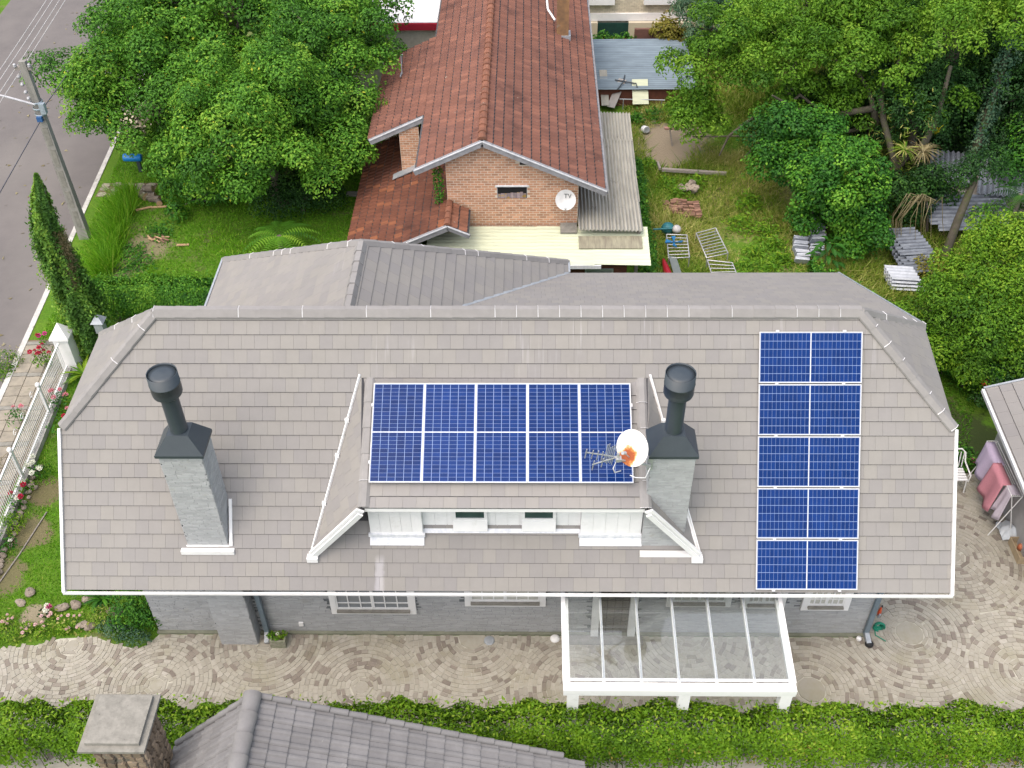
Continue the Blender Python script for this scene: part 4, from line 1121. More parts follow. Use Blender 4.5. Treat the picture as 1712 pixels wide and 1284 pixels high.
while y < 36:
    o = link('kerb_stone', kme[rnd.randrange(4)], kroot)
    o.matrix_basis = Matrix.Translation((kx(y), y, 0)) @ Matrix.Rotation(ang, 4, 'Z')
    y += math.cos(ang)
# pavement slabs along the fence
M['slab'] = pm('paving_slab', (0.33, 0.295, 0.235), (0.22, 0.20, 0.165), 0.95, 3.5, 1.0, vk=0.3, bump=0.3, patches=[((0.10, 0.12, 0.05), 4.0, 0.60, 0.70)])
pv = MB().add([(kx(-8) + .005, -8, 0.006), (-12.95, -8, 0.006), (-13.2, 7.6, 0.006), (kx(7.6) + .005, 7.6, 0.006)], [(0, 1, 2, 3)]).build('pavement', M['soil'], None, 'structure')
sm = [MB().box((-0.195, -0.195, 0.001), (0.195, 0.195, 0.022), (i + .5) / 5).mesh('paving_slab', M['slab']) for i in range(5)]
bm_ = [MB().box((-0.195, -0.07, 0.001), (0.195, 0.07, 0.028), (i + .5) / 3).mesh('edging_slab', M['concrete']) for i in range(3)]
yy0 = 7.5; row = 0
while yy0 > -5:
    band = row % 4 == 0
    d = 0.15 if band else 0.40
    yc = yy0 - d / 2
    for i in range(3):
        xc = kx(yc) + 0.02 + 0.2 + 0.41 * i
        if xc > -13.25 + (6.3 - yc) * 0.03: continue
        o = link('edging_slab' if band else 'paving_slab', (bm_ if band else sm)[rnd.randrange(3)], pv)
        o.matrix_basis = Matrix.Translation((xc, yc, 0.006 + rnd.uniform(0, .004))) @ Matrix.Rotation(ang + rnd.uniform(-.012, .012), 4, 'Z')
    yy0 -= d + 0.01; row += 1

# --- stone paving laid in rings
def stone_mat():
    b = NB('split_stone_paving')
    c = b.ramp(b.attr(), [(0.0, (0.165, 0.142, 0.125)), (0.12, (0.225, 0.197, 0.172)), (0.22, (0.30, 0.284, 0.245)), (0.5, (0.352, 0.338, 0.288)), (0.78, (0.356, 0.338, 0.29)), (1.0, (0.40, 0.38, 0.335))])
    c = b.mix(b.ramp(b.noise(9, 5, 0.7), [(0.35, 0.0), (0.75, 0.5)]), c, (0.27, 0.24, 0.185))
    c = b.mix(b.ramp(b.noise(0.9, 4, 0.7), [(0.52, 0.0), (0.66, 0.45)]), c, (0.25, 0.235, 0.155))
    return b.surf(c, 0.85, 0.0, b.bump(b.noise(45, 4), 0.4, 0.006), 0.3)
M['pave'] = stone_mat()
M['joint'] = pm('pale_joint', (0.48, 0.465, 0.40), (0.34, 0.325, 0.275), 0.95, 1.2, 1.0, patches=[((0.26, 0.25, 0.17), 0.8, 0.55, 0.68)])
PAVE = [(-16, -5.6), (-13.05, -3.2), (-11.65, -3.07), (-10.9, -2.98), (-10.4, -2.79), (-9.61, -2.74), (-9.1, -2.95), (-8.45, -3.07), (-8.2, -2.67), (7.49, -2.67), (7.49, 2.2), (11.0, 2.15), (11.9, 2.4), (16, 2.4), (16, -5.9), (-16, -5.9)]
pave = MB().add([(x, y, 0.004) for x, y in PAVE], [tuple(range(len(PAVE) - 1, -1, -1))]).build('paving', M['joint'], None, 'structure')
CEN = [(-7.93, -3.95), (-3.5, -3.98), (1.1, -3.98), (6.08, -3.98), (10.76, -3.54), (-10.07, -2.98), (-5.75, -2.85), (-1.18, -2.71), (3.62, -2.59), (8.54, -2.55), (10.16, -0.39), (-12.4, -4.2), (13.6, -1.2), (-14.5, -3.0), (8.0, 1.6), (12.6, 2.6), (13.4, -5.0)]
stones = []
for ci, (cx, cy) in enumerate(CEN):
    r0_ = 0.30 if ci in (3, 7, 9) else 0.15; r = r0_ + .02; k = 0
    n = 8
    stones.append((cx, cy, [(cx + r0_ * math.cos(a * math.pi / 5), cy + r0_ * math.sin(a * math.pi / 5)) for a in range(10)], rnd.uniform(0.25, 0.6)))
    while r < 3.2:
        dr_ = rnd.uniform(0.088, 0.108)
        n = max(6, int(2 * math.pi * r / 0.155)); a = rnd.uniform(0, 1); a_end = a + 2 * math.pi - 0.05 / r
        while a < a_end:
            da = rnd.uniform(0.75, 1.3) * 2 * math.pi / n
            am = a + da / 2; rm = r + dr_ / 2
            x, y = cx + rm * math.cos(am), cy + rm * math.sin(am)
            dd = math.hypot(x - cx, y - cy)
            if all(math.hypot(x - ox, y - oy) > dd - 0.02 for j, (ox, oy) in enumerate(CEN) if j != ci) and inside((x, y), PAVE) and y > -5.6 and x < 14.5:
                g_ = 0.0035 + 0.003 * rnd.random()
                q = []
                for (rr, aa) in ((r + g_, a + g_ / r), (r + g_, a + da - g_ / r), (r + dr_ - g_, a + da - g_ / r), (r + dr_ - g_, a + g_ / r)):
                    q.append((cx + rr * math.cos(aa), cy + rr * math.sin(aa)))
                stones.append((x, y, q, rnd.random()))
            a += da
        r += dr_; k += 1
rest = MB()
def vis(s):
    x, y = s[0], s[1]
    if y < -5.0 or -8.2 < x < 7.45 and y > -2.75: return 99
    return (Vector((x, y, 0)) - CAM).length
stones.sort(key=vis)
for i, (x, y, q, v) in enumerate(stones):
    h = 0.012 + 0.008 * rnd.random(); m_ = len(q)
    t = [(a, b, h) for a, b in q]; bt = [(a, b, 0.003) for a, b in q]
    fs = [tuple(range(m_))] + [(m_ + j, m_ + (j + 1) % m_, (j + 1) % m_, j) for j in range(m_)]
    if i < 300: MB().add(t + bt, fs, v).build('paving_stone', M['pave'], pave)
    else: rest.add(t + bt, fs, v)
rest.build('paving_stones', M['pave'], pave, 'stuff')
# small flagstone path through the lawn strip on the left
path = MB().add([(-15.2, 15.45, 0.006), (-13.2, 15.45, 0.006), (-13.2, 16.35, 0.006), (-15.2, 16.35, 0.006)], [(0, 1, 2, 3)]).build('path', M['soil'], None, 'structure')
for i in range(5):
    for j in range(3):
        cx, cy = -15.02 + 0.40 * i + rnd.uniform(-.04, .04), 15.62 + 0.30 * j + rnd.uniform(-.04, .04)
        m_ = 6; q = [(cx + 0.19 * rnd.uniform(.8, 1.1) * math.cos(2 * math.pi * a / m_), cy + 0.14 * rnd.uniform(.8, 1.1) * math.sin(2 * math.pi * a / m_)) for a in range(m_)]
        MB().prism([(a, b, 0.008) for a, b in q], (0, 0, 0.022), rnd.random()).build('flagstone', M['slab'], path)

# ================================================================== GLASS CANOPY
cn = empty('glass_canopy', (3, -4.3, 0)); tag(cn, 'white framed glass canopy over the house door', 'canopy')
def glass_mat():
    b = NB('canopy_glass')
    g = b.n('ShaderNodeBsdfGlossy'); g.inputs['Roughness'].default_value = 0.02; g.inputs[0].default_value = (0.95, 0.97, 1, 1)
    t = b.n('ShaderNodeBsdfTransparent'); t.inputs[0].default_value = (0.94, 0.96, 0.96, 1)
    fr = b.n('ShaderNodeFresnel'); fr.inputs[0].default_value = 1.5
    m = b.n('ShaderNodeMixShader'); b.l(fr.outputs[0], m.inputs[0]); b.l(t.outputs[0], m.inputs[1]); b.l(g.outputs[0], m.inputs[2])
    d = b.n('ShaderNodeBsdfDiffuse'); d.inputs[0].default_value = (0.6, 0.62, 0.6, 1)
    m2 = b.n('ShaderNodeMixShader'); b.l(b.math('ADD', b.math('MULTIPLY', b.noise(2.5, 4, 0.6), 0.05), 0.01), m2.inputs[0])
    b.l(m.outputs[0], m2.inputs[1]); b.l(d.outputs[0], m2.inputs[2]); b.l(m2.outputs[0], b.out.inputs[0])
    return b.mat
M['glass'] = glass_mat()
cy0, cz0, cy1, cz1 = -2.75, 2.42, -5.14, 2.12
cx0, cx1 = 0.80, 5.12
def cp(x, t, dz=0): return Vector((x, cy0 + (cy1 - cy0) * t, cz0 + (cz1 - cz0) * t + dz))
MB().box((cx0 - 0.06, -5.32, 2.0), (cx1 + 0.06, -5.14, 2.11)).box((cx0 - .06, -5.30, 1.90), (cx1 + .06, -5.18, 1.999)).build('front_beam', M['white'], cn)
MB().box((cx0, -2.75, 2.30), (cx1, -2.68, 2.44)).build('wall_plate', M['white'], cn)
for i in range(7):
    x = cx0 + (cx1 - cx0) * i / 6
    wd = 0.14 if i in (0, 6) else 0.05
    MB().beam(cp(x, 0, -0.03), cp(x, 1.0, -0.03), wd, 0.10).build('edge_beam' if i in (0, 6) else 'rafter', M['white'], cn)
    if 0 < i < 6: MB().beam(cp(x, 0, 0.033), cp(x, 0.99, 0.033), 0.022, 0.02).build('glazing_bar', M['zinc'], cn)
MB().beam(cp(cx0 + .05, .985, 0.02), cp(cx1 - .05, .985, 0.02), 0.05, 0.03).build('glass_stop', M['white_worn'], cn)
for i in range(6):
    xa = cx0 + (cx1 - cx0) * i / 6 + 0.012; xb = cx0 + (cx1 - cx0) * (i + 1) / 6 - 0.012
    MB().prism([cp(xa, 0, 0.023), cp(xb, 0, 0.023), cp(xb, 0.975, 0.023), cp(xa, 0.975, 0.023)], (0, 0, 0.008)).build('glass_pane', M['glass'], cn)
for x in (cx0 + 0.13, 3.07, cx1 - 0.10):
    MB().box((x - 0.11, -5.30, 0), (x + 0.11, -5.12, 1.898)).build('post', M['white'], cn)

# ================================================================== FENCE AND GATEPOST
fn = empty('white_fence', (-13, 1, 0)); tag(fn, 'white metal railing with slim bars along the pavement', 'fence')
def fx(y): return -13.10 + (6.3 - y) * 0.055
a, b = (fx(6.15), 6.15, 0), (fx(-5.2), -5.2, 0)
def fp(y, z): return Vector((fx(y), y, z))
MB().beam(fp(6.15, 0.09), fp(-5.2, 0.09), 0.20, 0.18).build('fence_base', pm('limewashed_rubble', (0.50, 0.49, 0.46), (0.26, 0.25, 0.23), 0.95, 5.0, bump=0.5, bscale=20), fn)
MB().beam(fp(6.15, 1.08), fp(-5.2, 1.08), 0.045, 0.045).build('top_rail', M['white'], fn)
MB().beam(fp(6.15, 0.26), fp(-5.2, 0.26), 0.04, 0.04).build('bottom_rail', M['white'], fn)
pk = MB().tube([(0, 0, 0.18), (0, 0, 1.06)], 0.011, 6).mesh('picket', M['white'])
y = 6.05
while y > -5.1:
    o = link('picket', pk, fn); o.matrix_basis = Matrix.Translation((fx(y), y, 0)); y -= 0.088
pp = MB().box((-0.035, -0.035, 0.1), (0.035, 0.035, 1.14)).mesh('fence_post', M['white'])
bl = MB().lathe((0, 0, 1.21), [(0.0, -0.075), (0.05, -0.05), (0.07, 0.0), (0.05, 0.05), (0.0, 0.075)], 12).mesh('ball_finial', M['white'])
for y in (4.3, 1.9, -0.5, -2.9):
    o = link('fence_post', pp, fn); o.matrix_basis = Matrix.Translation((fx(y), y, 0))
    o2 = link('ball_finial', bl, fn); o2.matrix_basis = Matrix.Translation((fx(y), y, 0))
# curled ornaments on the street side of the rail
sc = MB().tube([(0.0, 0.10 * math.cos(t) * (1 - t / 9), 0.11 * math.sin(t) * (1 - t / 9)) for t in np.linspace(0, 6.0, 16)], 0.009, 5).mesh('scroll', M['white'])
for y in (3.9, 3.1, 2.5, 0.8):
    o = link('scroll', sc, fn); o.matrix_basis = Matrix.Translation((fx(y) - 0.05, y, 1.2))
gp = empty('gatepost', (-13.06, 6.42, 0)); tag(gp, 'white gatepost with a pointed cap where the railing ends beside the cypress', 'gatepost')
MB().box((-13.27, 6.22, 0), (-12.85, 6.62, 1.15)).build('shaft', M['white'], gp)
MB().add([(-13.33, 6.16, 1.15), (-12.79, 6.16, 1.15), (-12.79, 6.68, 1.15), (-13.33, 6.68, 1.15), (-13.33, 6.16, 1.21), (-12.79, 6.16, 1.21), (-12.79, 6.68, 1.21), (-13.33, 6.68, 1.21), (-13.06, 6.42, 1.62)],
         [(3, 2, 1, 0), (0, 1, 5, 4), (1, 2, 6, 5), (2, 3, 7, 6), (3, 0, 4, 7), (4, 5, 8), (5, 6, 8), (6, 7, 8), (7, 4, 8)]).build('pointed_cap', M['white'], gp)
ln = empty('garden_lantern', (-12.05, 6.75, 0)); tag(ln, 'grey boxy lantern on a post at the corner of the house by the cypress', 'lantern')
MB().tube([(-12.05, 6.75, 0), (-12.05, 6.75, 1.05)], 0.05, 8).build('post', M['white'], ln)
MB().box((-12.17, 6.63, 1.05), (-11.93, 6.87, 1.42)).build('lamp_box', M['zinc'], ln)
MB().add([(-12.23, 6.57, 1.42), (-11.87, 6.57, 1.42), (-11.87, 6.93, 1.42), (-12.23, 6.93, 1.42), (-12.10, 6.70, 1.60), (-12.0, 6.70, 1.60), (-12.0, 6.80, 1.60), (-12.10, 6.80, 1.60)],
         [(3, 2, 1, 0), (4, 5, 6, 7), (0, 1, 5, 4), (1, 2, 6, 5), (2, 3, 7, 6), (3, 0, 4, 7)]).build('lamp_hood', M['zinc'], ln)

# ================================================================== UTILITY POLE AND WIRES
up = empty('utility_pole', (-14.76, 12.94, 0)); tag(up, 'grey concrete utility pole on the verge by the kerb', 'utility pole')
M['pole'] = pm('pole_concrete', (0.30, 0.29, 0.265), (0.20, 0.195, 0.18), 0.95, 3.0, 1.0, stretch=(2, 2, 0.5), bump=0.3, patches=[((0.13, 0.125, 0.11), 3.0, 0.58, 0.7)])
px, py, PT = -14.76, 12.94, 6.25
def polex(z): return px - 0.10 * z / PT
q = MB(); w0, w1 = 0.17, 0.10
V = []
for z, w_ in ((0, w0), (PT, w1)):
    x = polex(z); V += [(x - w_, py - w_ * .8, z), (x + w_, py - w_ * .8, z), (x + w_, py + w_ * .8, z), (x - w_, py + w_ * .8, z)]
q.add(V, [(0, 1, 5, 4), (1, 2, 6, 5), (2, 3, 7, 6), (3, 0, 4, 7), (4, 5, 6, 7)]); pole_o = q.build('pole', M['pole'], up)
for k in range(5):     # recessed panels on the face
    z0 = 0.5 + 0.75 * k; wz = 0.075
    MB().box((polex(z0) - wz, py - w0 * .8 + 0.012 * (z0 + .4) / 1.5 - 0.008, z0), (polex(z0) + wz, py - w0 * .8 + 0.03 + 0.012 * (z0 + .4) / 1.5, z0 + 0.62)).build('recess', M['concrete'], pole_o)
MB().box((polex(6.1) - 0.28, py - 0.06, 5.98), (polex(6.1) + 0.22, py + 0.06, 6.08)).build('crossarm', M['wood_grey'], up)
im = MB().lathe((0, 0, 0), [(0.0, -0.02), (0.045, 0.0), (0.06, 0.03), (0.03, 0.05), (0.055, 0.075), (0.03, 0.10), (0.0, 0.115)], 10).mesh('insulator', pm('porcelain', (0.5, 0.5, 0.52), (0.3, 0.3, 0.32), 0.3, 8.0, spec=0.5))
WZ_ = [(-0.24, 6.10), (-0.20, 5.85), (-0.18, 5.6), (-0.16, 5.35)]
for dx, z in ((-0.25, 6.08), (0.18, 6.08), (-0.22, 5.8), (-0.2, 5.55), (-0.18, 5.3), (-0.16, 5.1)):
    o = link('insulator', im, up); o.matrix_basis = Matrix.Translation((polex(z) + dx, py - 0.05, z)) @ Matrix.Rotation(R(90 if z < 6 else 0), 4, 'X')
MB().tube([(polex(4.9), py - .15, 4.92), (polex(4.9) - 0.8, py - 0.25, 5.25), (polex(4.9) - 2.4, py - .4, 5.75)], 0.035, 8).build('lamp_arm', pm('lamp_arm_paint', (0.55, 0.55, 0.58), None, 0.4), up)
cl_ = MB()
for z in (4.55, 4.75, 4.95): cl_.lathe((polex(z), py, z), [(0.175, -0.03), (0.18, -0.03), (0.18, 0.03), (0.175, 0.03)], 10)
cl_.box((polex(4.7) + .1, py - .2, 4.62), (polex(4.7) + .26, py - .05, 4.95)); cl_.build('clamp', pm('pale_blue_steel', (0.40, 0.47, 0.52), (0.28, 0.33, 0.38), 0.5, 9.0, metal=0.3), up)
MB().box((polex(4.5) - .08, py - .24, 4.38), (polex(4.5) + .08, py - .13, 4.54)).build('junction_box', pm('blue_box', (0.04, 0.12, 0.30), None, 0.5), up)
M['wire'] = pm('aluminium_wire', (0.55, 0.54, 0.53), None, 0.5)
M['cable'] = pm('dark_cable', (0.10, 0.10, 0.12), None, 0.6)
wl = ['overhead wire nearest the middle of the road', 'overhead wire second from the middle of the road', 'overhead wire second from the house side', 'overhead wire nearest the houses']
for i, dx in enumerate((-0.42, -0.26, -0.06, 0.10)):
    z = 6.02 - 0.04 * i
    pts = [(kx(y) - 0.12 + 0.15 + dx - 0.05, y, z + 0.0009 * (y - py) ** 2 - 0.02) for y in np.linspace(-8, 40, 20)]
    o = MB().tube(pts, 0.010, 5, cap=False).build('overhead_wire', M['wire']); tag(o, wl[i], 'wire', 'overhead wires along the road')
for lb, pts in (('dark sagging telephone cable running up the road from the pole clamp', [(polex(4.7) + .2, py, 4.8), (-15.1, 18, 4.35), (-15.6, 26, 4.3), (-16.4, 38, 4.9)]),
                ('dark telephone cable running down the road from the pole clamp', [(polex(4.5), py - .2, 4.4), (-14.75, 9.0, 4.2), (-14.4, 3.0, 4.1), (-13.9, -8, 4.6)])):
    o = MB().tube(pts, 0.016, 5, cap=False).build('telephone_cable', M['cable']); tag(o, lb, 'cable')
# ================================================================== VEGETATION
GR = {
 'deep': [(0.0, (0.0286, 0.0936, 0.013)), (0.45, (0.0676, 0.195, 0.0182)), (0.8, (0.13, 0.2925, 0.026)), (0.97, (0.221, 0.364, 0.039)), (1.0, (0.39, 0.416, 0.039))],
 'light': [(0.0, (0.036, 0.1006, 0.009)), (0.45, (0.0838, 0.1967, 0.0144)), (0.8, (0.1317, 0.2667, 0.0199)), (1.0, (0.2155, 0.341, 0.0361))],
 'dark': [(0.0, (0.010, 0.036, 0.010)), (0.5, (0.020, 0.066, 0.014)), (0.85, (0.042, 0.115, 0.020)), (1.0, (0.08, 0.18, 0.025))],
 'ivy': [(0.0, (0.0157, 0.0694, 0.0112)), (0.45, (0.0358, 0.1344, 0.0157)), (0.8, (0.0784, 0.224, 0.0179)), (1.0, (0.1792, 0.3584, 0.0336))],
 'shrub': [(0.0, (0.0317, 0.0907, 0.0088)), (0.45, (0.0842, 0.1974, 0.0132)), (0.8, (0.1485, 0.2828, 0.0176)), (1.0, (0.2475, 0.3628, 0.033))],
 'hedge': [(0.0, (0.0344, 0.0855, 0.0076)), (0.4, (0.0903, 0.1935, 0.0095)), (0.8, (0.1505, 0.279, 0.0133)), (1.0, (0.2752, 0.378, 0.038))],
 'cypr': [(0.0, (0.0413, 0.1031, 0.0225)), (0.5, (0.09, 0.2063, 0.0338)), (0.85, (0.2156, 0.375, 0.0525)), (1.0, (0.375, 0.5063, 0.0938))],
 'grass': [(0.0, (0.0595, 0.1785, 0.0092)), (0.5, (0.119, 0.3107, 0.0132)), (0.85, (0.1917, 0.4033, 0.0185)), (1.0, (0.3703, 0.4496, 0.0794))],
 'yard': [(0.0, (0.0773, 0.1674, 0.0155)), (0.35, (0.1738, 0.2897, 0.0258)), (0.65, (0.3349, 0.3478, 0.0902)), (1.0, (0.541, 0.4766, 0.219))],
 'bright': [(0.0, (0.045, 0.13, 0.010)), (0.5, (0.10, 0.24, 0.015)), (1.0, (0.26, 0.38, 0.03))],
 'blue':  [(0.0, (0.030, 0.080, 0.050)), (0.5, (0.060, 0.135, 0.085)), (1.0, (0.14, 0.21, 0.12))],
 'rust':  [(0.0, (0.10, 0.08, 0.02)), (0.5, (0.20, 0.19, 0.03)), (1.0, (0.33, 0.26, 0.07))],
 'dry':   [(0.0, (0.13, 0.10, 0.05)), (0.5, (0.24, 0.20, 0.11)), (1.0, (0.38, 0.33, 0.21))],
}
LM = {k: leaf_mat('leaves_' + k, v, 0.22 if k in ('dark', 'ivy', 'deep') else 0.3) for k, v in GR.items()}

def nrm(a): return a / np.maximum(np.linalg.norm(a, axis=-1, keepdims=True), 1e-9)
def leaf_arrays(P, N, L, Wd, v, droop=0.0):
    """folded diamond leaves: 4 verts, 2 triangles each"""
    n = len(P)
    r = rng.normal(size=(n, 3)); N = nrm(N)
    t = nrm(r - N * np.sum(r * N, 1, keepdims=True))
    if droop: t = nrm(t + np.array([0, 0, -droop]))
    b = np.cross(N, t)
    L = np.broadcast_to(np.asarray(L, float).reshape(-1, 1), (n, 1)) * rng.uniform(0.7, 1.25, (n, 1)); Wd = np.broadcast_to(np.asarray(Wd, float).reshape(-1, 1), (n, 1)) * rng.uniform(0.8, 1.2, (n, 1))
    V = np.stack([P - t * L * .5, P + b * Wd * .5 + N * Wd * .18, P + t * L * .5 - N * L * 0.08, P - b * Wd * .5 + N * Wd * .18], 1)
    F = (np.arange(n)[:, None, None] * 4 + np.array([[0, 1, 2], [0, 2, 3]])[None]).reshape(-1, 3)
    return V.reshape(-1, 3), F, np.repeat(v, 2)
def leaves(name, P, N, L, Wd, v, mat, parent=None, kind=None, droop=0.0):
    V, F, vv = leaf_arrays(P, N, L, Wd, np.clip(v, 0, 1), droop)
    return link(name, mesh_np(name, V, F, mat, vv), parent, kind)

def clump_points(cl, dens, shell=0.27, low=-0.45, up=0.45):
    """cl: list of (x,y,z,rx,ry,rz,tone); leaves on lumpy shells"""
    Ps, Ns, vs = [], [], []
    for (x, y, z, rx, ry, rz, tone) in cl:
        n = int(dens * (rx * ry + rx * rz + ry * rz) / 3 * 4)
        d = nrm(rng.normal(size=(n, 3)))
        d = d[d[:, 2] > low]
        # lumps: push in and out along a few random directions
        k = nrm(rng.normal(size=(12, 3))); amp = rng.uniform(0.02, 0.48, 12)
        bumpy = (np.maximum(0, d @ k.T) ** 11 * amp).sum(1)
        r = 1 - np.abs(rng.normal(0, shell, len(d))) + bumpy
        P = np.array([x, y, z]) + d * np.array([rx, ry, rz]) * r[:, None]
        Ns.append(nrm(nrm(d / np.array([rx, ry, rz])) + np.array([0, 0, up]) + rng.normal(0, 0.42, (len(d), 3))))
        Ps.append(P)
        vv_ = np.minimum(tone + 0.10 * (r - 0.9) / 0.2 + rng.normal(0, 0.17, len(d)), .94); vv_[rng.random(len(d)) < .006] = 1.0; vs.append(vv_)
    return np.concatenate(Ps), np.concatenate(Ns), np.concatenate(vs)

def weeds(name, label, spots, n, mat, L, Wd, ht, cat='weed', group=None):
    t = empty(name, (spots[0][0], spots[0][1], 0)); tag(t, label, cat, group)
    Ps = []
    for (x, y, r) in spots:
        q = rng.normal(0, r * .5, (n, 2)); z = np.abs(rng.normal(0, ht * .5, n)) * np.exp(-(q ** 2).sum(1) / (r * r)) + .03
        Ps.append(np.stack([x + q[:, 0], y + q[:, 1], z + hgt(x, y)], 1))
    P = np.concatenate(Ps)
    leaves('foliage', P, nrm(rng.normal(0, .5, (len(P), 3)) + np.array([0, -.2, 1])), L, Wd, rng.normal(.55, .2, len(P)), mat, t)
    return t
def limb_path(a, b, sag=0.15, n=5, wob=0.12):
    a, b = np.array(a, float), np.array(b, float); L = np.linalg.norm(b - a)
    pts = []
    for i in range(n):
        t = i / (n - 1); p = a + (b - a) * t + np.array([0, 0, sag * L * math.sin(math.pi * t)])
        if 0 < i < n - 1: p = p + rng.normal(0, wob * L / n, 3)
        pts.append(tuple(p))
    return pts

def crown_clumps(c, r, n, cr, tone=0.5, zmin=-0.5, flat=0.8, tvar=0.15, spread=(0.60, 1.06)):
    out = []; ga = math.pi * (3 - math.sqrt(5))
    c = np.array(c); r = np.array(r)
    for i in range(n):
        z = 1 - (1 - zmin) * (i + 0.5) / n; q = math.sqrt(max(0, 1 - z * z)); t = ga * i + rng.uniform(-.4, .4)
        k = rng.uniform(*spread) if rng.random() > 0.15 else rng.uniform(0.35, 0.6)
        p = c + np.array([q * math.cos(t), q * math.sin(t), z]) * r * k
        s = rng.uniform(*cr)
        out.append((*p, s, s, s * flat, tone + rng.normal(0, tvar)))
    return out

def tree(name, label, cat, base, trunk_r, clumps, mat, dens, L, Wd, group=None, limbs=8, trunk_top=None, kind_up=0.5, bark=None):
    t = empty(name, base); tag(t, label, cat, group)
    top = trunk_top or (np.mean([c[:3] for c in clumps], 0) + np.array([0, 0, -0.3]))
    bark = bark or M['bark']
    MB().tube(limb_path(base, top, 0.0, 6, 0.15), [trunk_r * k for k in (1.15, 1, .9, .8, .7, .55)], 10).build('trunk', bark, t)
    order = list(range(len(clumps))); rnd.shuffle(order)
    b = np.array(base); tp = np.array(top)
    for i in order[:limbs]:
        c = np.array(clumps[i][:3]); s = b + (tp - b) * rnd.uniform(0.55, 0.98)
        MB().tube(limb_path(s, c, 0.08, 5, 0.25), [trunk_r * k for k in (.5, .4, .3, .2, .1)], 7).build('limb', bark, t)
    P, N, v = clump_points(clumps, dens, up=kind_up)
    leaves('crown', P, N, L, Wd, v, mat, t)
    return t

# ---- the leafy trees left of the brick house
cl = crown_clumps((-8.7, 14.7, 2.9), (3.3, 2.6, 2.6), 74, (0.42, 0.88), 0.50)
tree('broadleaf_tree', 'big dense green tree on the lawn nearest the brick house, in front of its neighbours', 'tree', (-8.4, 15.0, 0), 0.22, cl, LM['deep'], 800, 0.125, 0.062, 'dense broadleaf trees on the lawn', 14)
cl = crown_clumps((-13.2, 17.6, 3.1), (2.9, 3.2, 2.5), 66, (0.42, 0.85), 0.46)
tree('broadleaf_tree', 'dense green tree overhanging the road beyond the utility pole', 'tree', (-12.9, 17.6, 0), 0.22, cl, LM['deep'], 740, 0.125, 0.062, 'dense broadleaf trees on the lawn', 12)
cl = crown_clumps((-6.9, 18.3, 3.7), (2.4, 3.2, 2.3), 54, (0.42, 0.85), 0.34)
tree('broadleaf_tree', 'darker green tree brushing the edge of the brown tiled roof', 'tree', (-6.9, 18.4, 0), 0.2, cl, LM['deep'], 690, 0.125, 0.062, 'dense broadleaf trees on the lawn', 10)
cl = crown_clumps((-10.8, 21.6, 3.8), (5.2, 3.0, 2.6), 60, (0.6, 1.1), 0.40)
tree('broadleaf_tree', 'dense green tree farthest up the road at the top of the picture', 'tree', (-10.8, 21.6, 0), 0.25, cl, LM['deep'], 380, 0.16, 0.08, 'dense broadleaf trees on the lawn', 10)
cl = [(-7.6, 14.4, 0.7, 1.0, 0.8, 0.8, .5), (-8.5, 14.2, 0.6, .8, .7, .7, .45), (-6.9, 14.8, 0.6, .7, .6, .7, .5), (-7.6, 14.6, 1.2, .7, .6, .6, .55)]
tree('dark_shrub', 'round dark green shrub in the shade under the big lawn tree', 'shrub', (-7.7, 14.5, 0), 0.08, cl, LM['dark'], 900, 0.10, 0.05, None, 3)
cl = [(-12.0, 15.4, 0.6, .8, .7, .8, .5), (-11.2, 15.0, 0.7, .9, .7, .8, .55), (-10.3, 14.9, 0.7, .9, .6, .7, .5), (-11.9, 14.0, .35, .35, .35, .4, .5)]
tree('leafy_shrub', 'glossy shrub beside the log heap under the lawn tree', 'shrub', (-11.2, 15.2, 0), 0.06, cl, LM['ivy'], 700, 0.13, 0.07, None, 3)
# pale blossom twigs between the two left trees
t = empty('blossoming_branch', (-13.1, 16.0, 0)); tag(t, 'cluster of dry cream blossom between two leafy trees near the kerb', 'blossom')
MB().tube(limb_path((-12.9, 16.6, 0), (-12.75, 14.9, 3.2), 0, 5), [.06, .05, .04, .03, .02], 6).build('stem', M['bark'], t)
P, N, v = clump_points([(-12.75, 14.85, 3.25, .45, .35, .42, .8), (-13.0, 14.95, 2.8, .4, .35, .42, .8), (-12.4, 15.05, 3.5, .32, .3, .32, .75)], 260)
leaves('blossom', P, N, 0.12, 0.08, v + .2, leaf_mat('cream_blossom', [(0, (0.26, 0.21, 0.15)), (1, (0.50, 0.43, 0.35))], 0.1), t)

# ---- cypress by the gatepost
t = empty('cypress', (-12.75, 7.15, 0)); tag(t, 'tall narrow cypress by the gatepost', 'tree')
MB().tube([(-12.75, 7.15, 0), (-12.6, 7.1, 3), (-12.38, 7.0, 5.6)], [.12, .08, .02], 8).build('trunk', M['bark'], t)
n = 40000
h = rng.uniform(0, 1, n) ** 0.85
prof = np.interp(h, [0, .06, .2, .45, .7, .88, 1], [.40, .48, .47, .37, .27, .16, .02])
a = rng.uniform(0, 2 * np.pi, n)
lump = 1 + 0.26 * np.sin(3 * a + 9 * h) * np.sin(14 * h + 2 * a) + 0.12 * np.sin(7 * a - 21 * h)
rr = prof * lump * (1 - rng.normal(0.06, 0.20, n) + .35 * (np.sin(11 * a + 31 * h) > .8) * rng.random(n))
ctr = np.stack([-12.78 + 0.26 * h + 0.10 * np.sin(7 * h), 7.12 - 0.12 * h, 0.15 + 5.85 * h], 1)
d = np.stack([np.cos(a), np.sin(a), np.zeros(n)], 1)
P = ctr + d * rr[:, None]
N = nrm(d + np.array([0, 0, 0.5]) + rng.normal(0, .45, (n, 3)))
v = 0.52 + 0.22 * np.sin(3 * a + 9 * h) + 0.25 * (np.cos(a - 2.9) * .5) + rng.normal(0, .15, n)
keep = ~((np.abs(h - .55) < .16) & (np.cos(a + 0.9) > .75) & (rng.random(n) < .75))
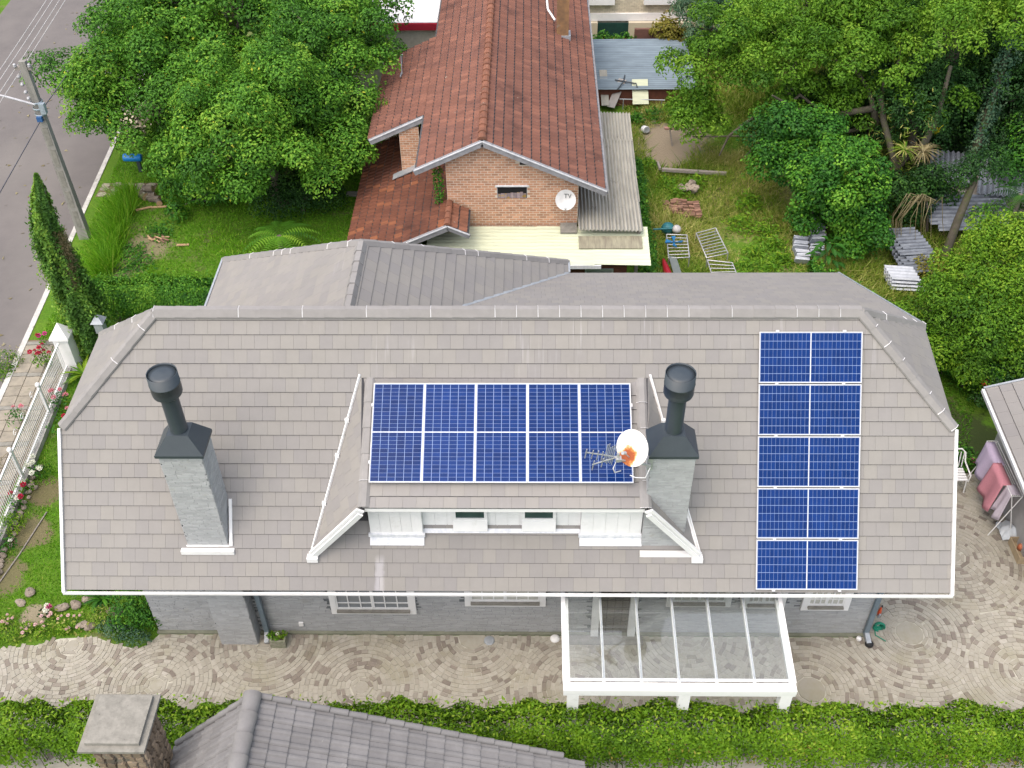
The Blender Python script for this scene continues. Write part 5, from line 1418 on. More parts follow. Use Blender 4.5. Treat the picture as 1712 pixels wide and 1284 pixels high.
leaves('crown', P[keep], N[keep], 0.11, 0.05, v[keep], LM['cypr'], t)
# dead brown twigs inside its open side
k = 900; hh = rng.uniform(.3, .72, k); aa = rng.normal(-0.9, .5, k); pr_ = np.interp(hh, [0, .06, .2, .45, .7, .88, 1], [.38, .45, .46, .39, .30, .19, .03]) * .75
leaves('dead_twigs', np.stack([-12.78 + .42 * hh + np.cos(aa) * pr_, 7.12 + np.sin(aa) * pr_, .15 + 5.85 * hh], 1), nrm(rng.normal(size=(k, 3))), .22, .015, rng.uniform(.2, .9, k), LM['dry'], t)

# ---- hedges
def hedge(name, label, x0, x1, yc, hw, ht, mat, dens, L, Wd, group=None, low=0.2, seed=0, ragged=0.12, tone=.5, slope=0.0):
    t = empty(name, ((x0 + x1) / 2, yc, 0)); tag(t, label, 'hedge', group)
    n = int((x1 - x0) * dens)
    x = rng.uniform(x0, x1, n)
    th = rng.uniform(-0.08, np.pi + 0.08, n)          # over the back, top and front of the section
    w1 = np.sin(x * 2.3 + seed) * .35 + np.sin(x * 5.1 + 1.3 * seed) * .3 + np.sin(x * 9.7 + th * 3) * .25 + np.sin(th * 5 + x * 3.1) * .2
    sx = np.sign(np.cos(th)) * np.abs(np.cos(th)) ** 0.55; sz = np.abs(np.sin(th)) ** 0.55
    r = 1 - np.abs(rng.normal(0, .13, n)) + ragged * w1
    y = yc + slope * x - sx * hw * r; z = low + (ht - low) * sz * r
    N = nrm(np.stack([np.zeros(n), -np.cos(th) / hw, np.sin(th) / ht], 1) + np.array([0, 0, .3]) + rng.normal(0, .45, (n, 3)))
    v = tone + .26 * w1 + .14 * np.sin(x * .9 + 3 * seed) * np.sin(x * .37) + rng.normal(0, .17, n)
    kp = rng.random(n) < np.clip((z - low) / (ht - low) * 2.2 - .12 + .5 * np.sin(x * 1.7 + seed) * np.sin(x * .63 + 2 * seed), .10, 1)
    kp |= y > yc + slope * x
    leaves('foliage', np.stack([x, y, z], 1)[kp], N[kp], L, Wd, v[kp], mat, t)
    k = int((x1 - x0) * 14); st = MB()
    for i in range(k):
        xx = rnd.uniform(x0, x1); yy = yc + slope * xx + rnd.uniform(-hw, hw) * .8
        st.tube([(xx, yy, -.02), (xx + rnd.uniform(-.12, .12), yy + rnd.uniform(-.08, .08), ht * rnd.uniform(.5, .8))], [.014, .007], 4, rnd.random())
    st.build('stems', M['bark'], t, 'stuff')
    # stray shoots above the cut surface
    m_ = int((x1 - x0) * dens * .035); x = rng.uniform(x0, x1, m_)
    leaves('shoots', np.stack([x, yc + slope * x + rng.uniform(-.8 * hw, .8 * hw, m_), ht * rng.uniform(.93, 1.09, m_)], 1), nrm(rng.normal(size=(m_, 3)) + np.array([0, 0, .8])), L * 1.1, Wd, rng.uniform(.6, 1, m_), mat, t, 'stuff')
    return t
hedge('hedge', 'long loose bright green hedge along the front of the stone paving', -13.5, 12.8, -5.55, 0.52, 1.48, LM['hedge'], 3900, 0.085, 0.042, None, 0.30, 1.0, 0.20, .52)
hedge('hedge', 'clipped green hedge between the cypress and the rear wing of the grey house', -13.1, -8.9, 8.9, 0.62, 1.15, LM['ivy'], 5200, 0.085, 0.045, None, 0.1, 2.0, 0.12, .62)
hedge('hedge', 'dark green hedge behind the right end of the grey roof', 8.6, 12.6, 20.0, 0.55, 1.25, LM['ivy'], 5200, 0.09, 0.05, None, 0.1, 3.0, 0.14, .60, -1.2)
_h = [o for o in bpy.data.objects if o.name == 'hedge'][0]
_c = rng.uniform(-13, 12.5, 26)
_P = np.concatenate([np.stack([x_ + rng.normal(0, .18, 34), -5.95 + rng.normal(0, .10, 34), rng.uniform(.45, 1.25) + rng.normal(0, .14, 34)], 1) for x_ in _c])
leaves('dead_leaves', _P, nrm(rng.normal(size=_P.shape) + np.array([0, -1, .6])), .075, .035, rng.uniform(.1, .8, len(_P)), LM['rust'], _h, 'stuff')
# low wall and weeds on the near side of the hedge
bwl = MB().box((-13.5, -6.32, -.05), (12.8, -6.20, 0.14)).build('border_wall', M['concrete']); tag(bwl, 'low concrete edging wall along the near foot of the front hedge', 'wall')

# ---- the overgrown right-hand side
cl = crown_clumps((8.1, 18.3, 3.5), (3.0, 2.2, 1.9), 78, (0.30, 0.62), 0.44, -0.15, .75, .2, (.55, 1.2))
cl += crown_clumps((5.75, 17.3, 1.9), (1.0, 1.3, 1.2), 16, (0.28, 0.55), 0.5, -0.3)
cl += [(8.0 + .42 * i, 16.4 + .25 * math.sin(i * 2.1), 2.7 + .35 * math.sin(i * 1.3), .44, .42, .36, .32) for i in range(9)] + [(9.2 + .5 * i, 17.2 + .3 * math.cos(i * 2.0), 3.0 + .3 * math.sin(i * 1.7), .5, .45, .4, .36) for i in range(6)] + [(12.4 + .5 * i, 15.6 + .3 * math.sin(i * 2.3), 3.3 + .4 * math.cos(i * 1.9), .42, .4, .36, .34) for i in range(5)]
cl += crown_clumps((11.0, 16.9, 4.4), (2.2, 1.5, 1.0), 40, (0.25, 0.5), 0.52, -0.2, .75, .2, (.55, 1.2))
t = tree('spreading_tree', 'broad light green tree with bare grey limbs over the weedy yard', 'tree', (11.9, 16.6, 0), 0.20, cl, LM['light'], 560, 0.13, 0.065, 'trees over the yard', 3, (11.6, 16.2, 3.0), bark=M['bark_dark'])
for pts, r in (([(11.6, 16.2, 2.9), (9.9, 16.0, 2.7), (8.6, 16.1, 2.55), (7.6, 16.3, 2.5), (6.9, 16.2, 1.9), (6.6, 15.9, 1.3)], [.12, .10, .08, .06, .045, .025]),
               ([(8.6, 16.1, 2.55), (7.9, 15.6, 2.0), (7.4, 15.5, 1.5)], [.12, .07, .03]), ([(9.6, 16.0, 2.7), (8.7, 15.5, 3.3), (7.9, 15.2, 3.9)], [.1, .07, .03])):
    MB().tube(pts, r, 8).build('limb', M['bark_dark'], t)
cl = crown_clumps((14.9, 16.6, 5.8), (2.7, 2.0, 1.3), 44, (0.3, 0.6), 0.6, -0.2, .75, .18, (.55, 1.15))
cl += crown_clumps((13.2, 19.5, 5.0), (4.5, 2.0, 1.6), 30, (0.6, 1.0), 0.5, -0.2)
tree('spreading_tree', 'bright green tree crown in the top corner above the dark undergrowth', 'tree', (14.2, 17.6, 0), 0.3, cl, LM['light'], 460, 0.14, 0.06, 'trees over the yard', 4, bark=M['bark_dark'])
cl = crown_clumps((13.2, 16.6, 2.9), (1.5, 1.4, 1.7), 26, (0.45, 0.8), 0.42, -0.5)
tree('dark_tree', 'round dark green tree in the deep shade of the crowns', 'tree', (13.2, 16.8, 0), 0.16, cl, LM['dark'], 700, 0.11, 0.055, None, 5)
cl = crown_clumps((16.2, 17.2, 2.2), (1.6, 2.0, 1.9), 24, (0.5, 0.9), 0.4, -0.5)
tree('dark_tree', 'dark green shaded tree at the picture edge beside the ivy trunk', 'tree', (16.2, 17.4, 0), 0.16, cl, LM['dark'], 560, 0.12, 0.06, None, 5)
cl = crown_clumps((9.7, 12.4, 2.0), (1.25, 1.2, 1.9), 40, (0.3, 0.62), 0.52, -0.75) + crown_clumps((10.5, 11.9, 0.9), (0.75, .75, 1.1), 20, (0.28, 0.5), 0.55, -0.6) + crown_clumps((8.7, 14.3, 2.3), (1.3, 1.2, 1.7), 30, (0.35, 0.65), 0.28, -0.6)
tree('ivy_tree', 'ivy-smothered tree beside the white block pile', 'tree', (9.6, 12.8, 0), 0.2, cl, LM['ivy'], 820, 0.115, 0.075, None, 5)
cl = crown_clumps((12.6, 13.6, 1.0), (1.3, 0.8, 1.0), 16, (0.35, 0.6), 0.4, -0.3)
tree('dark_shrub', 'dark shrub in front of the grey sheet roofs under the bromeliads', 'shrub', (12.6, 13.6, 0), 0.08, cl, LM['dark'], 800, 0.11, 0.06, None, 4)
# leaning trunk with ivy near the sheet roofs
t = empty('ivy_clad_tree', (13.5, 11.9, 0)); tag(t, 'leaning brown trunk topped with dark ivy in front of the grey sheet roofs', 'tree')
MB().tube([(13.35, 11.6, 0), (13.65, 12.1, 1.2), (14.1, 12.8, 2.3)], [.14, .13, .10], 10).build('trunk', M['bark_dark'], t)
P, N, v = clump_points([(14.2, 13.0, 2.5, .7, .6, .55, .4), (13.6, 12.9, 2.3, .55, .5, .45, .42), (14.7, 13.2, 2.7, .5, .5, .45, .45), (13.2, 13.4, 2.0, .5, .4, .4, .4)], 760)
leaves('crown', P, N, .10, .055, v, LM['dark'], t)
t = empty('ivy_clad_tree', (15.2, 15.6, 0)); tag(t, 'ivy-wrapped upright trunk in deep shade near the picture corner', 'tree')
MB().tube([(15.0, 15.2, 0), (15.1, 15.5, 2), (15.5, 16.3, 4), (15.9, 17.2, 6)], [.16, .15, .13, .1], 8).build('trunk', M['bark_dark'], t)
P, N, v = clump_points([(15.05 + .1 * i, 15.3 + .2 * i, 1.2 + .55 * i, .34, .34, .45, .5) for i in range(8)], 800)
leaves('crown', P, N, .10, .07, v, LM['blue'], t)
# big bright bush on the right
cl = crown_clumps((12.6, 6.9, 1.2), (1.9, 2.0, 1.7), 70, (0.3, 0.66), 0.42, -0.5) + crown_clumps((13.7, 8.6, 2.2), (1.3, 1.2, 1.1), 34, (0.28, 0.6), 0.66, -0.2)
tree('bushy_shrub', 'large rounded bright green bush at the right edge above the small shed', 'shrub', (12.7, 7.0, 0), 0.16, cl, LM['shrub'], 800, 0.105, 0.05, None, 8)
cl = crown_clumps((13.2, 5.0, 0.5), (1.2, 0.9, 1.0), 14, (0.35, 0.55), 0.4, -0.2)
t = tree('dark_shrub', 'dark bush with one red bloom above the corner of the small shed', 'shrub', (13.2, 5.0, 0), 0.06, cl, LM['dark'], 800, 0.11, 0.05, None, 3)
P, N, v = clump_points([(12.25, 4.75, 0.9, .10, .10, .08, .6)], 3000)
leaves('red_bloom', P, N, .06, .05, v, leaf_mat('red_petal', [(0, (0.35, 0.01, 0.006)), (1, (0.6, 0.05, 0.03))], 0.2), t)
cl = [(10.75, 2.9, 0.25, .55, .45, .35, .5), (11.15, 2.6, 0.2, .45, .4, .3, .55), (10.6, 2.45, .2, .35, .3, .25, .5)]
t = tree('low_plant', 'low leafy plant spilling over the paving beside the white chair', 'plant', (10.9, 2.7, 0), 0.02, cl, LM['ivy'], 1000, 0.10, 0.06, None, 0)
P, N, v = clump_points([(11.45, 2.55, 0.25, .08, .08, .06, .6)], 3000)
leaves('pink_bloom', P, N, .06, .05, v, leaf_mat('pink_petal', [(0, (0.45, 0.06, 0.14)), (1, (0.65, 0.2, 0.3))], 0.2), t)
for i, (c_, r_, n_, mt, tn, lb) in enumerate([((17.6, 19.6, 3.0), (2.4, 2.2, 2.6), 40, 'deep', .3, 'dense dark tree filling the far corner beyond the ivy-wrapped trunk'), ((13.4, 23.0, 2.6), (2.6, 1.8, 2.4), 34, 'deep', .28, 'shaded tree behind the bright crown at the top edge'),
                                        ((17.2, 14.8, 1.4), (1.5, 1.2, 1.3), 22, 'ivy', .4, 'leafy bank behind the far end of the grey sheet roof'), ((10.9, 18.6, 1.4), (1.7, 1.2, 1.3), 24, 'dark', .4, 'dark undergrowth shrub behind the forked trunk'), ((15.2, 18.4, 1.4), (1.6, 1.2, 1.4), 22, 'dark', .45, 'dark undergrowth shrub between the round dark tree and the corner')]):
    tree('dense_tree', lb, 'tree', (c_[0], c_[1], 0), .16, crown_clumps(c_, r_, n_, (.4, .8), tn, -.6), LM[mt], 480, .13, .065, None, 4, bark=M['bark_dark'])
tree('brown_bush', 'olive and brown bush in front of the loose grey sheets', 'shrub', (12.6, 10.3, 0), .04, [(12.6, 10.3, .4, .4, .35, .4, .4), (12.9, 10.7, .5, .35, .3, .35, .5), (12.35, 10.9, .35, .25, .25, .3, .45)], LM['rust'], 700, .10, .05, None, 3)
tree('leafy_shrub', 'dark leafy shrub hanging over the middle of the grey sheet roof', 'shrub', (14.4, 12.4, 0), .05, [(14.6, 12.6, 1.0, .5, .4, .4, .4), (15.2, 12.8, 1.1, .5, .4, .4, .45), (13.9, 13.6, 1.5, .45, .4, .35, .4)], LM['deep'], 600, .10, .05, None, 3)
weeds('epiphyte_growth', 'brownish epiphyte tufts along the forked trunk', [(12.3, 14.7, .5), (11.8, 15.6, .5), (11.7, 16.1, .6), (12.9, 14.7, .4)], 420, LM['yard'], .22, .03, 3.2)
# vines along the boundary wall and a pale bamboo at the top
cl = [(2.9 + .3 * i, 26.4 + .12 * math.sin(i), .62 + .15 * math.sin(2 * i), .30, .30, .36, .55 - .04 * (i % 3)) for i in range(6)]
tree('creeper', 'green creeper hanging over the blue-grey shed roof', 'creeper', (3.2, 26.5, 0), 0.03, cl, LM['ivy'], 520, 0.13, 0.08, None, 2)
cl = [(5.5 + .28 * i, 26.3 + .2 * math.sin(i * 1.7), 1.15 + .28 * math.sin(i * .9) - .1 * i, .4, .4, .45, .5) for i in range(6)]
tree('creeper', 'yellowing creeper along the boundary wall beside the cream building', 'creeper', (6.3, 26.4, 0), 0.04, cl, LM['rust'], 420, 0.15, 0.09, None, 3)
cl = crown_clumps((7.4, 25.4, 2.2), (1.4, 1.6, 1.4), 16, (0.5, 0.8), 0.55, -0.2)
tree('feathery_tree', 'pale blue-green feathery tree in front of the cream building', 'tree', (7.4, 25.6, 0), 0.1, cl, LM['blue'], 360, 0.26, 0.05, None, 6)
cl = crown_clumps((10.3, 22.5, 3.6), (3.2, 2.6, 2.4), 56, (0.4, 0.8), 0.46, -0.3, .75, .18, (.5, 1.15))
tree('spreading_tree', 'light green tree behind the bare grey limbs at the top edge', 'tree', (10.3, 22.5, 0), 0.22, cl, LM['light'], 400, 0.15, 0.07, 'trees over the yard', 8)
cl = [(-18.8 - .1 * i, 16.2 + .9 * i, .5 + .2 * (i % 2), .9, .8, .8, .5) for i in range(5)]

# ---- grass
def blades(name, pts, h, w, v, mat, parent=None, kind='stuff', lean=0.5, dirn=None):
    n = len(pts); P = np.asarray(pts, float)
    a = rng.uniform(0, 2 * np.pi, n); s = np.stack([np.cos(a), np.sin(a), np.zeros(n)], 1)
    h = np.broadcast_to(np.asarray(h, float), n) * rng.uniform(.6, 1.3, n)
    l = rng.normal(0, lean, (n, 3)) * h[:, None]; l[:, 2] = h
    if dirn is not None: l[:, :2] += np.asarray(dirn)[None, :2] * h[:, None] * rng.uniform(.4, 1.1, n)[:, None]
    w = np.asarray(w)
    V = np.stack([P - s * w / 2, P + s * w / 2, P + l], 1).reshape(-1, 3)
    return link(name, mesh_np(name, V, np.arange(3 * n).reshape(-1, 3), mat, np.clip(v, 0, 1)), parent, kind)
def scatter(poly, dens):
    xs_ = [p[0] for p in poly]; ys_ = [p[1] for p in poly]
    A = (max(xs_) - min(xs_)) * (max(ys_) - min(ys_)); n = int(A * dens)
    P = np.stack([rng.uniform(min(xs_), max(xs_), n), rng.uniform(min(ys_), max(ys_), n), np.zeros(n)], 1)
    px_, py_ = P[:, 0], P[:, 1]; c = np.zeros(n, bool)
    for i in range(len(poly)):
        (ax_, ay_), (bx_, by_) = poly[i], poly[i - 1]
        if ay_ == by_: continue
        c ^= ((ay_ > py_) != (by_ > py_)) & (px_ < (bx_ - ax_) * (py_ - ay_) / (by_ - ay_) + ax_)
    return P[c]
def fbm(P, s, seed=0):
    x, y = P[:, 0] * s + seed, P[:, 1] * s - seed
    return (np.sin(x * 1.3 + np.sin(y * 1.7)) + np.sin(y * 1.9 + np.sin(x * 2.3 + 1)) + .5 * np.sin(x * 4.1 + y * 3.3) + .5 * np.sin(y * 5.3 - x * 2.9)) / 3
def without(P, spots):
    k = np.ones(len(P), bool)
    for (x, y, r) in spots:
        k &= (np.hypot(P[:, 0] - x, P[:, 1] - y) > r * rng.uniform(.6, 1.2, len(P)))
    return P[k]
P = scatter([(-15.4, 18.5), (-14.65, 7.7), (-9.2, 8.5), (-5.4, 9.5), (-5.4, 18.5)], 620)
P = P[P[:, 0] > kx(0) - .066 * P[:, 1] + .36]
P = without(P, [(-12.6, 12.3, .8), (-13.0, 11.2, .6), (-12.3, 13.6, .5)])
P = P[~((np.abs(P[:, 1] - 15.9) < .45) & (P[:, 0] < -13.2))]
f = fbm(P, .9)
blades('lawn_grass', P, .055 + .035 * (f > .2), .028, .52 + .22 * f + rng.normal(0, .17, len(P)), LM['grass'], lean=.7)
P = scatter([(-12.9, 6.2), (-13.0, -3.0), (-11.4, -2.9), (-10.2, -2.7), (-8.3, -2.5), (-8.3, 6.2)], 620)
P = without(P, [(-12.15, .2, .5), (-12.2, 1.5, .4), (-12.3, -1.1, .5), (-11.15, -2.15, .3)])
f = fbm(P, 1.3, 3)
blades('lawn_grass', P, .05, .026, .56 + .2 * f + rng.normal(0, .17, len(P)), LM['grass'], lean=.7)
P = scatter([(7.6, 2.3), (11.2, 2.3), (13, 6.5), (9, 8.2), (7.6, 8.2)], 420)
blades('shade_grass', P, .07, .03, .25 + .2 * fbm(P, 1.1, 5) + rng.normal(0, .15, len(P)), LM['grass'], lean=.8)  # blades toned dark, the shade here is put into their colour
P = scatter([(3.7, 9.2), (14, 9.2), (15, 26), (6.6, 26), (6.6, 21.8), (3.8, 21.8)], 620)
P = without(P, [(5.4, 19.2, 1.5), (5.2, 18.0, 1.0)])
f = fbm(P, .8, 7); hz = np.array([hgt(x, y) for x, y in P[:, :2]]); P[:, 2] = hz
blades('yard_grass', P, (.14 + .20 * np.clip(f + .3, 0, 1)), .032, .50 + .3 * fbm(P, .5, 2) + rng.normal(0, .2, len(P)), LM['yard'], lean=.8)
P = scatter([(-13.5, -8.5), (13, -8.5), (13, -6.1), (-13.5, -6.1)], 260)
blades('rough_grass', P, .14, .03, .4 + rng.normal(0, .25, len(P)), LM['yard'], lean=.7)
# weedy broad leaves in the yard and along the lean-to
weeds('weed_bank', 'green creeper and weeds along the edge of the corrugated lean-to', [(3.85, 10.6 + .55 * i, .35) for i in range(13)], 420, LM['ivy'], .12, .07, .55)
weeds('weed_patch', 'leafy weeds around the timber beam in the yard', [(5.0, 16.1, .5), (6.0, 16.0, .5), (4.4, 17.4, .4), (5.3, 15.4, .5)], 330, LM['bright'], .14, .05, .35)
weeds('weed_patch', 'tall bright weeds behind the metal racks', [(6.9, 10.9, .5), (7.6, 10.8, .5), (8.1, 11.3, .4), (7.3, 11.7, .5)], 420, LM['bright'], .22, .045, .5)
weeds('weed_patch', 'green weeds on the far side of the yard near the white paint can', [(4.9, 20.9, .5), (5.8, 21.0, .5), (4.2, 20.6, .35)], 300, LM['ivy'], .13, .07, .4)
weeds('weed_patch', 'weeds on the slope between the ivy tree and the yard', [(7.9, 13.1, .6), (8.0, 12.2, .5), (7.2, 13.6, .6), (7.6, 14.7, .5)], 330, LM['bright'], .18, .05, .45)
weeds('creeping_weed', 'low leafy weeds over the bare patch of the lawn', [(-12.9, 12.0, .6), (-12.6, 11.3, .6), (-12.3, 13.2, .5), (-12.9, 10.4, .6)], 260, LM['ivy'], .11, .06, .22)

def rosette(name, label, cat, x, y, n, L, Wd, mat, z=0.0, arch=0.5, up=0.8, group=None, parent=None, seg=4, part='leaf', vv=None, keep=40):
    """a tuft of arching strap leaves, each leaf a part"""
    t = parent
    if t is None:
        t = empty(name, (x, y, z)); tag(t, label, cat, group)
    rest = MB()
    for i in range(n):
        a = rnd.uniform(0, 2 * math.pi); l = L * rnd.uniform(.65, 1.15); u_ = up * rnd.uniform(.6, 1.3)
        dx, dy = math.cos(a), math.sin(a); sx_, sy_ = -dy, dx
        V = []; 
        for k in range(seg + 1):
            s_ = k / seg; ho = l * s_ * (.35 + .65 * s_ * arch / .5 * .5 + .2); zz = l * (u_ * s_ - arch * 1.1 * s_ * s_)
            w_ = Wd * (1 - (2 * s_ - .75) ** 2 * .42) if k < seg else .006
            V += [(x + dx * ho - sx_ * w_ / 2, y + dy * ho - sy_ * w_ / 2, z + zz + .02), (x + dx * ho + sx_ * w_ / 2, y + dy * ho + sy_ * w_ / 2, z + zz + .02)]
        F = [(2 * k, 2 * k + 1, 2 * k + 3, 2 * k + 2) for k in range(seg)]
        q = MB() if i < keep else rest
        q.add(V, F, (vv if vv is not None else rnd.random()))
        if i < keep: q.build(part, mat, t)
    if rest.F: rest.build(part + 's', mat, t, 'stuff')
    return t
# long ornamental grass on the verge
t = empty('ornamental_grass', (-13.8, 13.0, 0)); tag(t, 'row of long arching ornamental grass along the lawn edge behind the utility pole', 'grass row')
P = np.concatenate([np.stack([np.full(900, -14.0 + .20 * i) + rng.normal(0, .16, 900) + .0, np.full(900, 15.4 - .62 * i) + rng.normal(0, .22, 900), np.zeros(900)], 1) for i in range(8)])
P[:, 0] = -13.95 + (15.4 - P[:, 1]) * .105 + rng.normal(0, .16, len(P))
k_ = rng.random(len(P)) < .6; P = P[k_]
blades('grass_blades', P, .62, .026, .5 + rng.normal(0, .28, len(P)), LM['grass'], t, 'stuff', .55, (-.3, -.1))
rosette('agapanthus', 'clump of bright strap leaves beside the gatepost', 'plant', -12.55, 5.95, 70, .75, .055, LM['bright'], arch=.55)
rosette('agapanthus', 'dark strap-leaved clump at the house corner among the rockery stones', 'plant', -9.75, -1.75, 40, .5, .05, LM['ivy'], arch=.5)
# tree fern on the lawn
def fern(name, label, x, y, z, n, L, mat, cat='fern', col=None, trunk=True):
    t = empty(name, (x, y, 0)); tag(t, label, cat)
    if trunk: MB().tube([(x, y, 0), (x, y, z)], [.10, .08], 8).build('trunk', M['bark'], t)
    for i in range(n):
        a = 2 * math.pi * i / n + rnd.uniform(-.15, .15); l = L * rnd.uniform(.85, 1.1); q = MB(); dx, dy = math.cos(a), math.sin(a)
        vv = rnd.random()
        for k in range(14):
            s_ = (k + 1) / 14; ho = l * s_ * .92; zz = z + l * (.42 * s_ - .62 * s_ * s_)
            w_ = .24 * L * (1 - abs(s_ - .42) * 1.35)
            for sg in (-1, 1):
                p0 = (x + dx * ho, y + dy * ho, zz); p1 = (x + dx * (ho + .05) - dy * sg * w_, y + dy * (ho + .05) + dx * sg * w_, zz - .06); p2 = (x + dx * (ho + .055), y + dy * (ho + .055), zz - .003)
                q.add([p0, p1, p2], [(0, 1, 2)], vv)
        q.build('frond', mat, t)
    return t
fern('tree_fern', 'tree fern with broad green fronds on the lawn behind the rear wing', -7.9, 11.7, .9, 13, 1.25, LM['deep'])
fern('tree_fern', 'small bright yellow-green fern frond plant against the rear wing roof', -7.15, 10.5, .6, 7, .75, LM['bright'])
fern('tree_fern', 'fern in the shade between the light green tree and the ivy tree', 9.7, 14.9, 2.2, 9, .8, LM['ivy'])
fern('tree_fern', 'dark arching fern at the right edge beyond the ivy trunk', 15.6, 12.6, 1.8, 9, 1.0, LM['dark'])
# bromeliads on the trunk fork
t = rosette('bromeliad', 'bright yellow bromeliad in the fork of the shaded trees', 'bromeliad', 13.3, 14.8, 22, .36, .06, leaf_mat('yellow_bromeliad', [(0, (0.30, 0.36, 0.02)), (1, (0.55, 0.45, 0.03))], .2), 2.7, arch=.15, up=.9)
rosette('bromeliad', 'pale strappy bromeliad clump below the yellow one', 'bromeliad', 12.85, 14.3, 90, .62, .035, LM['dry'], 2.3, arch=.65)
rosette('bromeliad', 'green-grey bromeliad clump spilling beside the pale one', 'bromeliad', 12.3, 14.4, 60, .55, .035, LM['yard'], 2.3, arch=.7)
t = empty('shaded_trunk', (12.3, 15.3, 0)); tag(t, 'thick mossy trunk carrying the bromeliads', 'tree')
MB().tube([(12.1, 15.0, 0), (12.3, 14.8, 1.4), (12.9, 14.6, 2.35), (13.3, 15.0, 3.0), (13.6, 15.8, 4.6)], [.17, .15, .13, .10, .06], 10).build('trunk', M['bark_dark'], t)
MB().tube([(12.3, 14.8, 1.5), (11.8, 15.6, 2.8), (11.7, 16.1, 3.4)], [.11, .10, .09], 10).build('limb', M['bark_dark'], t)
# dry weeping twigs
t = empty('dead_branch', (12.3, 12.3, 0)); tag(t, 'tangle of dry weeping twigs in front of the sheet roofs', 'dead branch')
q = MB()
for i in range(20):
    x0, y0_ = 12.7 + rnd.uniform(-.35, .35), 12.6 + rnd.uniform(-.2, .2); x1 = x0 + rnd.uniform(-1.0, .4)
    q.tube([(x0, y0_, 1.55), ((x0 + x1) / 2 - .1, y0_ - .2, 1.75 + rnd.uniform(-.1, .2)), (x1 - .15, y0_ - .5, 1.2), (x1 - .05, y0_ - .7, .55 + rnd.uniform(-.2, .3))], [.02, .014, .01, .005], 4, rnd.random())
q.build('twigs', LM['dry'], t, 'stuff')
MB().tube([(13.2, 12.9, 0), (12.9, 12.7, 1.0), (12.7, 12.6, 1.6)], [.05, .04, .03], 6).build('stem', M['bark'], t)
# big-leaved plant: each leaf a part
t = empty('broad_leaf_plant', (9.4, 11.2, 0)); tag(t, 'plant with large paddle leaves behind the far right of the grey roof', 'plant')
MB().tube([(9.35, 10.9, 0), (9.35, 10.85, 1.2)], .03, 6).build('stem', M['stem'], t)
for i in range(30):
    a = 2.4 * i; z = .40 + .03 * i; r0 = .08 + .28 * (1 - i / 34); l = .34 * rnd.uniform(.8, 1.15); w_ = .15
    dx, dy = math.cos(a), math.sin(a); cx, cy = 9.35 + dx * r0, 10.85 + dy * r0; V = []
    for k in range(6):
        s_ = k / 5; ww = w_ * math.sin(math.pi * min(1, s_ * .92 + .04)) ** .8 / 2; zz = z + .10 * s_ - .22 * s_ * s_
        V += [(cx + dx * l * s_ - dy * -ww, cy + dy * l * s_ + dx * -ww, zz + .02), (cx + dx * l * s_, cy + dy * l * s_, zz), (cx + dx * l * s_ + dy * -ww, cy + dy * l * s_ - dx * -ww, zz + .02)]
    F = []
    for k in range(5): F += [(3 * k, 3 * k + 1, 3 * k + 4, 3 * k + 3), (3 * k + 1, 3 * k + 2, 3 * k + 5, 3 * k + 4)]
    MB().add(V, F, rnd.random() * .6).build('leaf', LM['ivy'], t)
# bushes by the house corner and in the flower bed
cl = [(-8.75, -2.15, .5, .55, .45, .5, .5), (-8.45, -2.35, .35, .45, .4, .4, .55), (-8.9, -2.45, .3, .45, .35, .35, .45), (-8.6, -1.9, .75, .4, .35, .35, .55)]
tree('garden_bush', 'rounded green bush against the slate wall at the corner of the paving', 'shrub', (-8.7, -2.2, 0), .03, cl, LM['ivy'], 1100, .10, .035, None, 3)
cl = [(-9.0, -2.72, .15, .35, .2, .22, .6), (-8.65, -2.85, .15, .35, .2, .2, .5), (-9.3, -2.6, .15, .3, .2, .2, .55)]
tree('garden_bush', 'low blue-green plant spilling over the paving edge', 'plant', (-8.9, -2.75, 0), .01, cl, LM['blue'], 1500, .07, .03, None, 0)
cl = [(-9.55, -2.35, .2, .3, .25, .25, .4)]
tree('garden_bush', 'small olive shrub by a flat stone in the flower bed', 'plant', (-9.55, -2.35, 0), .01, cl, LM['yard'], 1500, .07, .03, None, 0)
cl = [(-10.1, -1.1, .3, .35, .35, .35, .4), (-9.9, -1.45, .25, .3, .3, .3, .5)]
tree('garden_bush', 'leafy bush tucked under the corner of the roof', 'plant', (-10.0, -1.2, 0), .015, cl, LM['dark'], 1300, .09, .04, None, 2)
tree('garden_bush', 'grey-leaved bush beside the rockery stones', 'plant', (-10.35, -1.55, 0), .01, [(-10.35, -1.55, .2, .25, .22, .25, .7)], LM['blue'], 1400, .06, .02, None, 0)
tree('round_bush', 'bright green ball-shaped bush beside the fence', 'shrub', (-12.55, .35, 0), .02, [(-12.55, .35, .25, .26, .26, .3, .6)], LM['bright'], 2600, .05, .03, None, 0)
for i, (x, y, r) in enumerate([(-11.55, -2.75, .34), (-10.75, -2.7, .22), (-10.35, -2.62, .17), (-11.2, -2.55, .2)]):
    tree('cushion_plant', ['widest lime-green cushion plant at the paving edge', 'lime-green cushion plant next after the widest along the paving edge', 'smallest lime-green cushion plant at the paving edge', 'green cushion plant among the pink flowers'][i], 'plant', (x, y, 0), .01, [(x, y, .08, r, r * .75, .18, .7)], LM['bright'], 2600, .05, .022, 'cushion plants in the flower bed', 0)
cl = [(-15.0, 6.5, .05, .42, .45, .4, .5), (-14.95, 6.15, 0, .3, .3, .3, .45)]
t = tree('flowering_bush', 'dry pale-flowered bush growing at the road edge', 'shrub', (-15.0, 6.4, -.1), .02, cl, LM['shrub'], 900, .09, .03, None, 2)
P, N, v = clump_points([(-15.0, 6.5, .1, .45, .48, .42, .8)], 220)
leaves('flower_specks', P, N, .05, .04, v + .3, LM['dry'], t)

